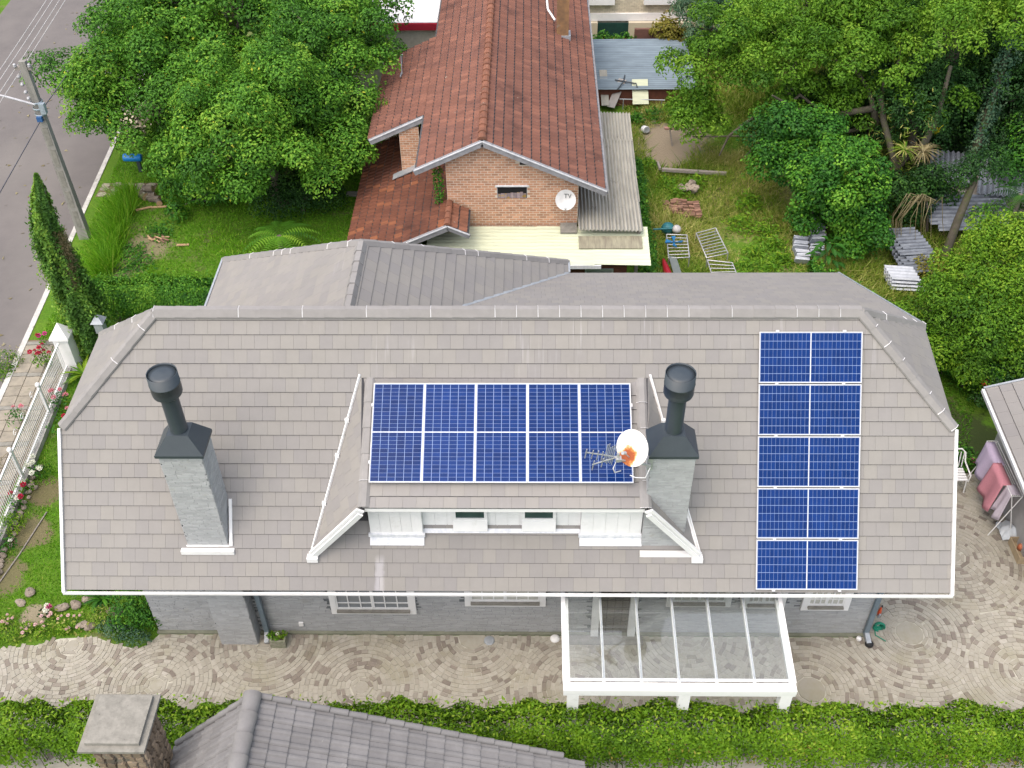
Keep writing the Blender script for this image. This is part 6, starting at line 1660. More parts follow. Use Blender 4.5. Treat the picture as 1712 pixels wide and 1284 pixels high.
# ---- roses and small flowers: each bloom is its own part
PET = {k: leaf_mat(k + '_petals', [(0, a), (1, b)], .15) for k, a, b in (('crimson', (0.30, 0.006, 0.03), (0.50, 0.03, 0.08)), ('pink', (0.52, 0.11, 0.17), (0.70, 0.34, 0.42)), ('white', (0.62, 0.60, 0.56), (0.8, 0.8, 0.78)), ('magenta', (0.42, 0.02, 0.17), (0.6, 0.08, 0.3)), ('orange', (0.6, 0.24, 0.02), (0.75, 0.45, 0.05)), ('palepink', (0.62, 0.34, 0.40), (0.75, 0.55, 0.6)))}
def bloom_mesh(r, mat):
    q = MB()
    for ring, (n, rr, tilt, l) in enumerate(((6, .45, .25, .75), (5, .25, .6, .6), (3, .05, .9, .45))):
        for i in range(n):
            a = 2 * math.pi * i / n + ring * .5; dx, dy = math.cos(a), math.sin(a); w_ = l * r * .55
            p0 = (dx * rr * r * .4, dy * rr * r * .4, ring * r * .12); e = (dx * (rr * .4 + l) * r, dy * (rr * .4 + l) * r, r * (tilt * .8 + ring * .12))
            m_ = ((p0[0] + e[0]) / 2, (p0[1] + e[1]) / 2, (p0[2] + e[2]) / 2 - r * .12)
            q.add([p0, (m_[0] - dy * w_, m_[1] + dx * w_, m_[2]), e, (m_[0] + dy * w_, m_[1] - dx * w_, m_[2])], [(0, 1, 2, 3)], rnd.random())
    return q.mesh('bloom', mat)
BM = {k: bloom_mesh(1.0, m) for k, m in PET.items()}
def rosebush(label, x, y, h, kinds, mat='ivy', r=.3, br=.085, name='rose_bush', group='flowers along the fence', n=None):
    t = empty(name, (x, y, 0)); tag(t, label, 'flowering bush', group)
    P, N, v = clump_points([(x, y, h * .55, r, r, h * .42, .45)], 420, .35)
    leaves('foliage', P, N, .085, .05, v, LM[mat], t)
    st = MB()
    for i, kd in enumerate(kinds):
        a = rnd.uniform(0, 6.28); q = r * rnd.uniform(.2, .95); bx, by, bz = x + q * math.cos(a), y + q * math.sin(a), h * rnd.uniform(.8, 1.15)
        st.tube([(x + q * .3 * math.cos(a), y + q * .3 * math.sin(a), 0), (bx, by, bz)], [.009, .006], 4)
        o = link('bloom', BM[kd], t); s_ = br * rnd.uniform(.8, 1.2)
        o.matrix_basis = Matrix.Translation((bx, by, bz)) @ Matrix.Rotation(rnd.uniform(-.5, .5), 4, 'X') @ Matrix.Rotation(a, 4, 'Z') @ Matrix.Scale(s_, 4)
    st.build('stem', M['stem'], t)
    return t
rosebush('crimson rose bush on the street side of the gatepost', -13.75, 6.35, .7, ['crimson'] * 9, 'shrub', .35)
rosebush('magenta flower standing by the kerb on the grass verge', -14.2, 7.35, .45, ['magenta', 'magenta', 'crimson'], 'grass', .15)
rosebush('rose bush with one pink bloom on the street side of the railing', -13.75, 4.0, .55, ['pink', 'pink'], 'ivy', .28)
rosebush('pink rose bush just inside the railing nearest the agapanthus', -12.75, 4.6, .6, ['pink'] * 5, 'ivy', .32)
rosebush('rose bush with coral blooms under the lower corner of the roof verge', -12.2, 3.7, .6, ['pink', 'crimson', 'pink', 'crimson'], 'ivy', .45)
rosebush('white rose bush inside the railing', -12.55, 2.1, .45, ['white'] * 6, 'ivy', .32, .095)
rosebush('rose bush with one deep red bloom beside the white roses', -12.65, 1.55, .4, ['crimson', 'white'], 'bright', .22)
rosebush('rose bush with red blooms beside the ball-shaped bush', -12.75, 1.0, .4, ['crimson', 'crimson', 'white'], 'ivy', .25)
rosebush('white and red flowers near the bottom of the railing', -12.5, -.25, .35, ['white', 'white', 'crimson'], 'ivy', .28, .08)
rosebush('orange flowers against the verge of the grey roof', -10.25, .15, .3, ['orange', 'orange', 'magenta'], 'grass', .25, .07)
rosebush('yellow-orange flower by the roof verge farther up the lawn', -10.35, 1.0, .3, ['orange'], 'yard', .2, .08)
rosebush('pink-white hydrangea-like bloom beside the bare patch in the flower bed', -10.95, -2.15, .2, ['white', 'magenta', 'white'], 'dark', .18, .08)
for i, (x, y, k, lb) in enumerate([(-11.8, -2.4, 6, 'pale pink flowers at the left edge of the flower bed'), (-11.15, -2.72, 7, 'pale pink flowers between the cushion plants'), (-10.7, -2.35, 8, 'pale pink flowers in the middle of the flower bed'), (-10.2, -2.45, 7, 'pale pink flowers near the flat stone')]):
    rosebush(lb, x, y, .16, ['palepink'] * k, 'yard', .28, .045, 'bed_flowers', 'pale pink flowers in the bed')
# ================================================================== SMALL THINGS
# --- dish and aerial on the right-hand chimney
def rust_dish():
    b = NB('rusting_enamel')
    d = b.n('ShaderNodeVectorMath', operation='DISTANCE'); b.l(b.pos(), d.inputs[0]); d.inputs[1].default_value = (1.80, -3.22, 6.36)
    m = b.math('ADD', d.outputs['Value'], b.math('MULTIPLY', b.math('SUBTRACT', b.noise(7, 4, 0.6), 0.5), 0.30))
    c = b.ramp(m, [(0.13, (0.30, 0.075, 0.025)), (0.17, (0.50, 0.20, 0.05)), (0.20, (0.72, 0.62, 0.42)), (0.23, (0.76, 0.76, 0.74))])
    return b.surf(c, 0.5)
tdish, ax, dc = dish('satellite_dish', (1.95, -3.12, 6.47), (-0.62, -0.60, 0.50), 0.33, rust_dish(), ('white dish with an orange rust patch on the chimney bracket', 'satellite dish'), 0.06)
arm0, arm1 = Vector((2.30, -2.98, 5.86)), Vector((1.64, -3.30, 6.36))
MB().tube([arm0, (1.98, -3.12, 6.10), arm1], 0.022, 8).box((2.24, -2.96, 5.72), (2.34, -2.93, 6.02)).build('arm', M['steel'], tdish)
MB().tube([(1.98, -3.12, 6.10), dc - ax * 0.02], 0.02, 8).build('bracket', M['zinc'], tdish)
MB().tube([dc - Vector((0, 0, .28)) + ax * .05, dc + ax * .30 - Vector((0, 0, .1))], 0.012, 6).tube([dc + ax * .27 - Vector((0, 0, .1)), dc + ax * .36 - Vector((0, 0, .09))], .032, 10).build('feed_arm', M['zinc'], tdish)
MB().tube([(1.64, -3.30, 6.33), (1.58, -3.35, 6.18), (1.62, -3.30, 6.02), (1.75, -3.1, 5.85)], .010, 6).tube([arm0 + Vector((0, 0, -.05)), (2.22, -3.06, 5.62), (2.05, -3.0, 5.56), (1.95, -2.93, 5.55)], .010, 6).build('coax', M['white'], tdish)
an = empty('tv_aerial', (1.64, -3.30, 6.36)); tag(an, 'stick-like television aerial with two booms in front of a solar panel', 'aerial')
B0, B1 = Vector((1.66, -3.28, 6.40)), Vector((1.08, -3.28, 6.52)); C1 = Vector((1.20, -3.40, 6.33))
MB().beam(B0, B1, .018, .018).build('boom', M['steel'], an); MB().beam(B0, C1, .018, .018).build('boom', M['steel'], an)
up_ = Vector((0.10, -.12, .98)).normalized()
for t_, l in ((.98, .17), (.78, .16), (.62, .17), (.48, .17)):
    p = B0.lerp(B1, t_); MB().tube([p - up_ * l, p + up_ * l * .55], .010, 5).build('element', M['steel'], an)
for t_, l in ((.95, .17), (.6, .16)):
    p = B0.lerp(C1, t_); MB().tube([p - up_ * l, p + up_ * l * .6], .010, 5).build('element', M['steel'], an)
for k in range(6):
    p = B0.lerp(B1, .14 + .05 * k); MB().tube([p - up_ * (.24 - .02 * (k % 3)), p + up_ * (.34 - .03 * (k % 4))], .009, 5).build('reflector_rod', M['zinc'], an)
MB().tube([(1.66, -3.30, 6.30), (1.66, -3.27, 6.48)], .028, 8).box((1.62, -3.34, 6.33), (1.72, -3.24, 6.39)).build('mast_clamp', M['steel'], an)

# --- by the front wall
fpz = empty('flower_pot', (-5.45, -2.88, 0)); tag(fpz, 'mossy stone planter with a small leafy plant by the downpipe', 'planter')
M['mossy'] = pm('mossy_stone', (0.33, 0.32, 0.27), (0.16, 0.18, 0.11), 0.95, 9.0, bump=.5)
q = MB()
for lo, hi in (((-.17, -.14), (.17, -.10)), ((-.17, .10), (.17, .14)), ((-.17, -.10), (-.13, .10)), ((.13, -.10), (.17, .10))): q.box((-5.45 + lo[0], -2.88 + lo[1], .01), (-5.45 + hi[0], -2.88 + hi[1], .26))
q.build('tub', M['mossy'], fpz); MB().box((-5.58, -2.98, .02), (-5.32, -2.78, .20)).build('soil', M['soil'], fpz)
P, N, v = clump_points([(-5.52, -2.9, .3, .13, .1, .1, .5), (-5.36, -2.86, .29, .1, .1, .09, .6), (-5.64, -2.82, .22, .08, .08, .08, .5)], 1800); leaves('foliage', P, N, .06, .04, v, LM['bright'], fpz)
o = link('bloom', BM['white'], fpz); o.matrix_basis = Matrix.Translation((-5.44, -2.9, .38)) @ Matrix.Scale(.05, 4)
dg = MB().lathe((-0.80, -2.80, .02), [(0, .012), (.10, .012), (.12, .004), (.12, -.015)], 20).build('drain_cover', M['zinc']); tag(dg, 'round grey drain cover in the paving by the wall', 'drain cover')
dg = MB().lathe((0.66, -2.74, .02), [(0, .05), (.07, .045), (.10, .02), (.11, -.015)], 16).build('garden_light', M['white']); tag(dg, 'small white round garden light at the foot of the wall by the canopy', 'light')
hs = empty('garden_hose', (7.78, -2.40, 0)); tag(hs, 'coiled green hose hanging beside the corner downpipe', 'hose')
M['hose'] = pm('green_hose', (0.015, 0.24, 0.15), (0.01, 0.17, 0.11), 0.45, 6.0)
pts = [(7.80 + (.065 + .010 * (k // 16)) * math.cos(k * .39), -2.50 - .012 * (k // 16) + .015 * math.sin(k * .9), .26 + (.075 + .010 * (k // 16)) * math.sin(k * .39)) for k in range(110)]
MB().tube(pts, .017, 6).build('coil', M['hose'], hs); MB().tube([(7.72, -2.5, .22), (7.76, -2.62, .03), (7.95, -2.78, .03)], .013, 6).build('tail', M['hose'], hs)
MB().tube([(7.76, -2.46, .46), (7.78, -2.46, .58)], .022, 8).build('bracket', M['zinc'], hs)
gn = MB().lathe((7.78, -2.40, .48), [(0, 0), (.035, .01), (.045, .10), (.03, .20), (.016, .27), (0.0, .28)], 10); gn.lathe((7.80, -2.39, .74), [(0, 0), (.016, .01), (.016, .06), (0, .065)], 8, m=1)
gno = gn.build('spray_nozzle', [pm('orange_plastic', (0.62, 0.09, 0.03), None, 0.4), M['black']]); tag(gno, 'orange spray nozzle above the coiled green hose', 'nozzle')
o = MB().lathe((7.36, -2.74, .07), [(0, -.06), (.05, -.04), (.062, 0), (.05, .04), (0, .06)], 12).build('white_globe', M['white']); tag(o, 'white globe at the foot of the corner downpipe', 'globe')
o = MB().lathe((7.56, -2.86, .02), [(.0, -.01), (.09, 0), (.095, .05), (.06, .085), (0, .095)], 14).build('black_cap', M['black']); tag(o, 'black rubber drain cap on the paving by the corner downpipe', 'cap')
# --- right side: chair, drying rack with towels, crate and bag
ch = empty('garden_chair', (10.78, 1.85, 0)); tag(ch, 'white slatted garden chair half hidden by the roof edge', 'chair')
for x, y in ((10.52, 1.62), (10.98, 1.62), (10.55, 2.08), (10.95, 2.08)): MB().tube([(x, y, 0), (x + (10.75 - x) * .12, y + (1.85 - y) * .12, .42)], .018, 6).build('leg', M['white'], ch)
for k in range(5): MB().box((10.52, 1.64 + .09 * k, .42), (10.98, 1.70 + .09 * k, .45)).build('seat_slat', M['white'], ch)
for k in range(6): MB().tube([(10.55 + .08 * k, 2.10, .45), (10.55 + .08 * k, 2.2, .88)], .014, 6).build('back_slat', M['white'], ch)
MB().tube([(10.50, 1.62, .62), (10.50, 2.1, .64), (10.52, 2.2, .86), (10.62, 2.24, .95), (10.88, 2.24, .95), (10.98, 2.2, .86), (11.0, 2.1, .64), (11.0, 1.62, .62), (10.98, 1.62, .42)], .02, 8).build('frame', M['white'], ch)
rk = empty('drying_rack', (11.55, 1.1, 0)); tag(rk, 'white folding rack under the shed eave hung with towels', 'drying rack')
for zz in (1.42,): MB().tube([(11.42, 2.05, zz), (11.30, 2.05, zz), (11.30, .25, zz), (11.55, .25, zz), (11.55, 2.05, zz), (11.42, 2.05, zz)], .014, 6).build('frame', M['white'], rk)
for k in range(4): MB().tube([(11.34 + .05 * k, 2.05, 1.42), (11.34 + .05 * k, .25, 1.42)], .006, 5).build('rail', M['white'], rk)
for y in (.25, 2.05):
    MB().tube([(11.30, y, 1.42), (11.70, y, 0)], .013, 6).build('leg', M['white'], rk); MB().tube([(11.55, y, 1.42), (11.15, y, 0)], .013, 6).build('leg', M['white'], rk)
def towel(label, y0, y1, x, L, mat):
    V = []; F = []; ny, nz = 10, 8
    for j in range(nz + 1):
        s_ = j / nz; dz = max(0, s_ - .12) / .88
        for i in range(ny + 1):
            t_ = i / ny; V.append((x + .20 * (1 - min(1, s_ / .12)) - .10 * dz + .055 * math.sin(t_ * 9 + y0 * 5) * dz, y0 + (y1 - y0) * t_ + .04 * dz * math.sin(3 * t_), 1.44 - L * dz - .05 * dz * math.sin(t_ * 5)))
    for j in range(nz):
        for i in range(ny): F.append((j * (ny + 1) + i, j * (ny + 1) + i + 1, (j + 1) * (ny + 1) + i + 1, (j + 1) * (ny + 1) + i))
    q = MB()
    q.add(V, F, .5, 0, True)
    o = q.build('towel', mat); md = o.modifiers.new('t', 'SOLIDIFY'); md.thickness = .012
    tag(o, label, 'towel', 'towels on the drying rack'); return o
towel('lilac towel hanging on the drying rack farthest from the crate', 1.22, 2.0, 11.26, .80, pm('lilac_towel', (0.56, 0.48, 0.64), (0.48, 0.40, 0.56), .95, 30, bump=.4, bscale=200))
towel('pink towel hanging in the middle of the drying rack', .58, 1.30, 11.20, .95, pm('pink_towel', (0.62, 0.27, 0.33), (0.54, 0.23, 0.28), .95, 30, bump=.4, bscale=200))
towel('pale lilac towel nearest the crate on the drying rack', .28, .60, 11.30, .92, pm('pale_towel', (0.60, 0.54, 0.62), (0.52, 0.46, 0.54), .95, 30, bump=.4, bscale=200))
cr = empty('cardboard_tray', (11.85, -.2, 0)); tag(cr, 'open tan tray with odds and ends at the right edge of the paving', 'tray')
q = MB(); tx0, tx1, ty0, ty1 = 11.55, 12.25, -.62, .02
q.box((tx0, ty0, .02), (tx1, ty1, .04))
for lo, hi in (((tx0, ty0), (tx1, ty0 + .02)), ((tx0, ty1 - .02), (tx1, ty1)), ((tx0, ty0 + .02), (tx0 + .02, ty1 - .02)), ((tx1 - .02, ty0 + .02), (tx1, ty1 - .02))): q.box((*lo, .04), (*hi, .24))
q.build('tray', pm('tan_card', (0.42, 0.34, 0.22), (0.34, 0.27, 0.18), .9, 5), cr)
for x, y, r, c in ((11.75, -.2, .07, (0.6, 0.2, 0.1)), (11.9, -.38, .09, (0.6, 0.6, 0.6)), (12.0, -.15, .06, (0.5, 0.4, 0.25))):
    o = MB().lathe((x, y, .05), [(0, 0), (r, .01), (r * 1.05, .10), (r * .7, .16), (0, .17)], 12).build('jar', pm('jar', c, None, .5)); tag(o, {0.6: 'small orange jar in the tan tray', 0.5: 'small tan jar in the tan tray'}.get(c[0], '') if c[1] != 0.6 else 'pale grey jar in the tan tray', 'jar', 'jars in the tray')
V = []; F = []
for j in range(6):
    for i in range(7):
        V.append((11.42 + .09 * i + .03 * math.sin(3 * j + i), .05 + .11 * j + .03 * math.sin(2.7 * i), .03 + .22 * math.exp(-((i - 3) ** 2 + (j - 2.5) ** 2) / 6) + .05 * rnd.random()))
for j in range(5):
    for i in range(6): F.append((j * 7 + i, j * 7 + i + 1, (j + 1) * 7 + i + 1, (j + 1) * 7 + i))
o = MB().add(V, F).build('plastic_bag', pm('white_plastic', (0.62, 0.66, 0.70), (0.48, 0.54, 0.60), .4, 6)); o.modifiers.new('t', 'SOLIDIFY').thickness = .008; tag(o, 'crumpled white plastic bag on the paving by the tan tray', 'bag')

# --- weedy yard
def plank(name, label, a, b, w_, h, mat, cat='plank', group=None, parent=None):
    o = MB().beam(a, b, w_, h).build(name, mat, parent)
    if parent is None: tag(o, label, cat, group)
    return o
plank('timber_beam', 'long weathered timber lying in the weedy yard', (4.80, 16.72, .28), (7.05, 16.40, .30), .12, .10, M['wood_grey'], 'beam')
plank('timber_beam', 'short timber lying across the end of the long one', (4.72, 17.35, .2), (4.74, 16.78, .26), .08, .08, M['wood_grey'], 'beam')
tp = empty('marker_post', (5.33, 19.0, 0)); tag(tp, 'dark stake with a pale reddish top in the sandy patch', 'post')
MB().beam((5.40, 18.85, 0), (5.28, 19.0, .62), .06, .06, (0, 1, 0)).build('stake', M['wood_grey'], tp); MB().box((5.08, 18.95, .62), (5.48, 19.1, .68)).build('crosspiece', pm('faded_pink', (0.42, 0.24, 0.20), None, .9), tp)
pc = empty('paint_can', (4.42, 20.0, 0)); tag(pc, 'white paint can lying at the far edge of the sandy patch', 'can')
MB().lathe((4.42, 19.9, .14), [(0, 0), (.13, 0), (.135, .02), (.13, .26), (.0, .27)], 16, ax=(.3, -.8, .3)).build('can_body', M['white_worn'], pc)
MB().lathe((4.42, 19.9, .14), [(.0, .272), (.10, .272), (.115, .28), (.12, .265)], 16, ax=(.3, -.8, .3)).build('lid', M['zinc'], pc)
# boards leaning on the shed
plank('leaning_board', 'long grey board leaning against the blue-grey shed roof', (3.05, 21.55, .25), (3.0, 23.1, .98), .30, .03, M['fibro'], 'board', 'boards leaning on the shed')
plank('leaning_board', 'tilted pale grey plank standing in front of the blue-grey shed', (3.25, 21.5, .2), (3.75, 22.5, .88), .32, .04, pm('pale_board', (0.36, 0.34, 0.33), (0.29, 0.28, 0.27), .9, 4), 'board', 'boards leaning on the shed')
plank('leaning_board', 'square cream panel leaning on the edge of the blue-grey shed', (4.42, 21.55, .30), (4.40, 22.35, .95), .62, .03, M['cream_sheet'], 'board', 'boards leaning on the shed')
ir = empty('angle_irons', (3.9, 22.2, 0)); tag(ir, 'bent dark metal bars lying on the shed roof edge', 'scrap metal')
MB().tube([(3.45, 22.5, .86), (4.25, 22.1, .9), (4.28, 21.95, .8)], .025, 6).build('bar', M['charcoal'], ir); MB().tube([(3.85, 22.8, .9), (3.75, 22.2, .92), (3.5, 21.8, .8)], .025, 6).build('bar', M['charcoal'], ir)
rl = empty('pipe_rail', (4.8, 21.7, 0)); tag(rl, 'thin grey pipe rail on two legs in front of the shed', 'rail')
MB().tube([(3.6, 21.75, .42), (5.4, 21.65, .42)], .022, 6).build('rail', M['zinc'], rl)
for x in (3.75, 5.25): MB().tube([(x, 21.7, .42), (x, 21.7, 0)], .02, 6).build('leg', M['zinc'], rl)
# bricks
bp = empty('brick_pile', (5.4, 15.0, 0)); tag(bp, 'loose heap of old bricks and rubble in the yard', 'brick heap')
M['old_brick'] = pm('old_brick', (0.27, 0.15, 0.105), (0.17, 0.10, 0.075), .95, 6, vk=.7)
bms = [MB().box((-.10, -.05, 0), (.10, .05, .06), (j + .5) / 6).mesh('brick', M['old_brick']) for j in range(6)]
for (cx, cy, nx, ny, nz) in ((5.50, 14.55, 5, 6, 3), (5.15, 14.75, 4, 5, 2), (5.7, 14.2, 3, 3, 2)):
    for i in range(nx):
        for j in range(ny):
            for k in range(nz):
                if rnd.random() < .35: continue
                o = link('brick', bms[rnd.randrange(6)], bp)
                o.matrix_basis = Matrix.Translation((cx + (i - nx / 2) * .20 + rnd.uniform(-.03, .03), cy + (j - ny / 2) * .125 + rnd.uniform(-.02, .02), .06 + .062 * k)) @ Matrix.Rotation(rnd.uniform(-.25, .25), 4, 'Z') @ Matrix.Rotation(rnd.uniform(-.12, .12), 4, 'X')
def rock(name, label, x, y, z, r, mat, group=None, cat='rock', sq=.6, parent=None, seed=None):
    V = []; F = []; n, m_ = 10, 7; ph = rnd.uniform(0, 9)
    for j in range(m_ + 1):
        th = math.pi * j / m_
        for i in range(n):
            a = 2 * math.pi * i / n; k = 1 + .2 * math.sin(2 * a + ph + th) + rnd.uniform(-.06, .06) + .1 * math.sin(3 * th + 2 * ph + a)
            V.append((x + r * k * math.sin(th) * math.cos(a), y + r * k * .85 * math.sin(th) * math.sin(a), z + r * sq * (k * math.cos(th) + .75)))
    for j in range(m_):
        for i in range(n): F.append((j * n + i, (j + 1) * n + i, (j + 1) * n + (i + 1) % n, j * n + (i + 1) % n))
    o = MB().add(V, F, rnd.random()).build(name, mat, parent)
    if parent is None: tag(o, label, cat, group)
    return o
M['rock'] = pm('field_stone', (0.34, 0.29, 0.235), (0.20, 0.17, 0.14), .95, 7, vk=.5, bump=.6, bscale=25)
rb_ = empty('rubble_heap', (5.7, 15.7, 0)); tag(rb_, 'pale broken blocks on the far end of the brick heap', 'rubble')
for i in range(9): rock('stone', '', 5.55 + rnd.uniform(-.25, .3), 15.5 + rnd.uniform(-.35, .35), .12 + .08 * (i % 3), rnd.uniform(.10, .18), M['rock'], parent=rb_)
rb2 = empty('rubble_heap', (4.9, 20.6, 0)); tag(rb2, 'scatter of pale and reddish rubble near the paint can', 'rubble')
for i in range(12): rock('stone', '', 4.7 + rnd.uniform(-.4, 1.0), 20.7 + rnd.uniform(-.4, .5), .02, rnd.uniform(.07, .14), M['old_brick'] if i % 3 == 0 else M['rock'], parent=rb2)
# racks
def rack(name, label, c, n, cat='rack', z=.35):
    t = empty(name, (*c[0], 0)); tag(t, label, cat, 'metal racks in the yard')
    P_ = [Vector((x, y, z + hgt(x, y) + dz)) for (x, y), dz in zip(c, (.0, .05, .05, 0))]
    MB().tube(P_ + [P_[0]], .022, 6).build('frame', M['steel'], t)
    for i in range(1, n):
        s_ = i / n; MB().tube([P_[0].lerp(P_[3], s_), P_[1].lerp(P_[2], s_)], .016, 5).build('rung', M['steel'], t)
    for p in P_: MB().tube([p, (p.x, p.y, 0)], .018, 5).build('leg', M['steel'], t)
    return t
rack('metal_rack', 'ladder-like steel rack lying in the yard, the longest of three', [(5.56, 12.75), (6.25, 13.1), (6.42, 11.5), (5.70, 11.2)], 9)
rack('metal_rack', 'steel rack lowest in the yard, cut off by the grey roof', [(5.70, 11.05), (6.45, 10.85), (6.5, 10.0), (5.75, 9.9)], 5)
rack('metal_rack', 'square bed-like steel frame beside the red and grey boards', [(4.56, 12.55), (5.22, 12.5), (5.14, 11.15), (4.50, 11.2)], 7)
o = MB().prism([(4.50, 11.3, .35), (4.74, 11.25, .35), (4.85, 10.0, .35), (4.60, 10.0, .35)], (0, 0, .035)).build('grey_board', pm('slate_grey_board', (0.15, 0.175, 0.17), (0.12, 0.14, 0.14), .7, 4)); tag(o, 'flat dark grey board beside the red boat-shaped shell', 'board')
V = []; F = []
for j in range(8):
    s_ = j / 7; hw = .17 * math.sin(math.pi * (.12 + .88 * s_) * .5) ** .7; yy = 11.35 - 1.4 * s_
    for k in range(6): a = math.pi * k / 5; V.append((4.36 + .12 * s_ + hw * math.cos(a), yy, .15 + .30 * math.sin(a) * (.4 + .6 * s_)))
for j in range(7):
    for k in range(5): F.append((j * 6 + k, j * 6 + k + 1, (j + 1) * 6 + k + 1, (j + 1) * 6 + k))
o = MB().add(V, F, .5, 0, True).build('red_shell', pm('red_gelcoat', (0.36, 0.015, 0.03), (0.28, 0.012, 0.025), .3, 4, spec=.5)); o.modifiers.new('t', 'SOLIDIFY').thickness = .012; tag(o, 'red curved shell lying upside down beside the grey board', 'shell')
bt = MB().lathe((4.66, 13.05, .1), [(0, 0), (.2, .02), (.22, .2), (.15, .3), (0, .33)], 14); bt.tube([(4.15, 12.8, .38), (4.78, 12.82, .4)], .03, 8)
o = bt.build('teal_tank', pm('teal_plastic', (0.03, 0.16, 0.18), (0.02, 0.11, 0.13), .5, 5)); tag(o, 'teal plastic tank with a bar in the yard beside the brick heap', 'tank')
o = MB().lathe((4.92, 12.85, .35), [(0, -.14), (.10, -.11), (.15, -.03), (.15, .03), (.10, .11), (0, .14)], 16).build('grey_ball', pm('scuffed_ball', (0.5, 0.49, 0.48), (0.34, 0.33, 0.33), .5, 9)); tag(o, 'scuffed grey ball sitting on the teal tank', 'ball')
q = MB()
for i in range(4):
    a = i * 1.57; q.prism([(4.74, 12.0, .40), (4.74 + .26 * math.cos(a - .3), 12.0 + .26 * math.sin(a - .3), .46), (4.74 + .30 * math.cos(a + .2), 12.0 + .30 * math.sin(a + .2), .42)], (0, 0, .04))
o = q.build('blue_rag', pm('blue_cloth', (0.02, 0.16, 0.36), (0.015, 0.11, 0.26), .8, 8)); tag(o, 'crumpled blue rag on the bed-like steel frame', 'rag')
# white blocks stacked by the ivy tree
M['block'] = pm('pale_block', (0.50, 0.53, 0.58), (0.36, 0.39, 0.44), .9, 6, vk=.3)
ws = empty('block_pile', (9.1, 12.1, 0)); tag(ws, 'heap of pale blue-white tiles beside the ivy tree', 'tile pile')
for (cx, cy, z0, n_, tl) in ((8.72, 11.55, .05, 9, .55), (8.78, 12.15, .10, 8, .4), (9.30, 12.35, .32, 9, .5), (9.42, 12.9, .45, 8, .35), (9.2, 11.9, .1, 7, .6)):
    yaw = rnd.uniform(-.35, .35)
    for i in range(n_):
        o = MB().box((-.22, -.022, 0), (.22, .022, .40), rnd.random()).build('tile', M['block'], ws)
        o.matrix_basis = Matrix.Translation((cx + .015 * i + rnd.uniform(-.03, .03), cy - .3 + .075 * i, z0 + rnd.uniform(0, .04))) @ Matrix.Rotation(yaw + rnd.uniform(-.06, .06), 4, 'Z') @ Matrix.Rotation(tl + rnd.uniform(-.10, .10), 4, 'X')
pw_ = empty('block_pile', (8.95, 10.4, 0)); tag(pw_, 'small scatter of white rubble behind the grey rear roof', 'rubble')
for i in range(6): rock('stone', '', 8.75 + .12 * i, 10.45 + rnd.uniform(-.15, .15), .05, rnd.uniform(.06, .11), M['block'], parent=pw_)
# sheets
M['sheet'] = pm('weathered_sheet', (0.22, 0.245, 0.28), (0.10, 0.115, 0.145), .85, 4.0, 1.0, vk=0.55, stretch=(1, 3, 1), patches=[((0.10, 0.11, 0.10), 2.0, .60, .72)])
ss = empty('sheet_roof', (14.5, 14, 0)); tag(ss, 'old shed with grey corrugated sheets under the shaded trees', 'shed')
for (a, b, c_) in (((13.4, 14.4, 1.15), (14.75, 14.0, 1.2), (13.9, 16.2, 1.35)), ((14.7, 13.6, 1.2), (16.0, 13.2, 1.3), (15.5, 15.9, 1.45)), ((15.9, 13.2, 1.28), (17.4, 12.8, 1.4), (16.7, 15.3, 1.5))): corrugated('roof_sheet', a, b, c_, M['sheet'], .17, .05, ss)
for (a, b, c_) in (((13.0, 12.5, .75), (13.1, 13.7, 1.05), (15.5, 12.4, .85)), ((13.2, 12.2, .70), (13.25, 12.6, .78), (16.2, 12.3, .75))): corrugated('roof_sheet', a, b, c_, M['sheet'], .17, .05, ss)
MB().box((13.6, 13.6, 0), (16.8, 15.8, 1.05)).build('wall', M['wood_grey'], ss)
st = empty('sheet_stack', (12.2, 11.3, 0)); tag(st, 'heap of loose grey corrugated sheets beside the clipped dark hedge', 'sheet pile')
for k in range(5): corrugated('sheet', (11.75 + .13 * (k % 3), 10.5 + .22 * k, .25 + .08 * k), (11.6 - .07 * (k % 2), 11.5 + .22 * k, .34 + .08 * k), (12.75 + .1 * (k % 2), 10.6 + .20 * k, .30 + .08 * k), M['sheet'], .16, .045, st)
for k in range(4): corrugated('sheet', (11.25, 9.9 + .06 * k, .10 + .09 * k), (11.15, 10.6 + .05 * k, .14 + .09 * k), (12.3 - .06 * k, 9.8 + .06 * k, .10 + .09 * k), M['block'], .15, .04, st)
# --- lawn
lg = empty('log_heap', (-13.0, 15.2, 0)); tag(lg, 'short heap of cut logs at the edge of the leafy tree', 'log heap')
M['logcut'] = pm('cut_wood', (0.46, 0.32, 0.19), (0.34, 0.22, 0.13), .9, 8)
for (x, y, z, r, l, a) in ((-13.3, 15.2, .14, .14, .35, .3), (-13.0, 15.3, .13, .13, .4, -.7), (-12.8, 15.1, .12, .12, .4, -.4), (-13.1, 15.5, .3, .12, .35, -.5), (-12.75, 14.85, .1, .10, .35, .9)):
    d = Vector((math.cos(a), -math.sin(a) - .6, .1)).normalized(); c = Vector((x, y, z))
    q = MB().tube([c, c - d * l], r, 12, sm=False); q.m = [1 if len(f) > 4 else 0 for f in q.F]; q.build('log', [M['bark'], M['logcut']], lg)
for (lb, a, b) in (('pale split plank on the grass below the log heap', (-13.5, 14.55, .03), (-13.0, 14.75, .04)), ('longer whitish plank beside the bare strip of lawn', (-13.0, 14.72, .03), (-12.5, 14.78, .03)), ('single pale stick lying on open lawn', (-11.55, 12.42, .05), (-11.15, 12.45, .05))):
    plank('wood_scrap', lb, a, b, .09, .03, M['logcut'], 'plank', 'wood scraps on the lawn')
sp = empty('kindling_heap', (-12.35, 12.9, 0)); tag(sp, 'small heap of pale and reddish split kindling on the bare lawn patch', 'kindling')
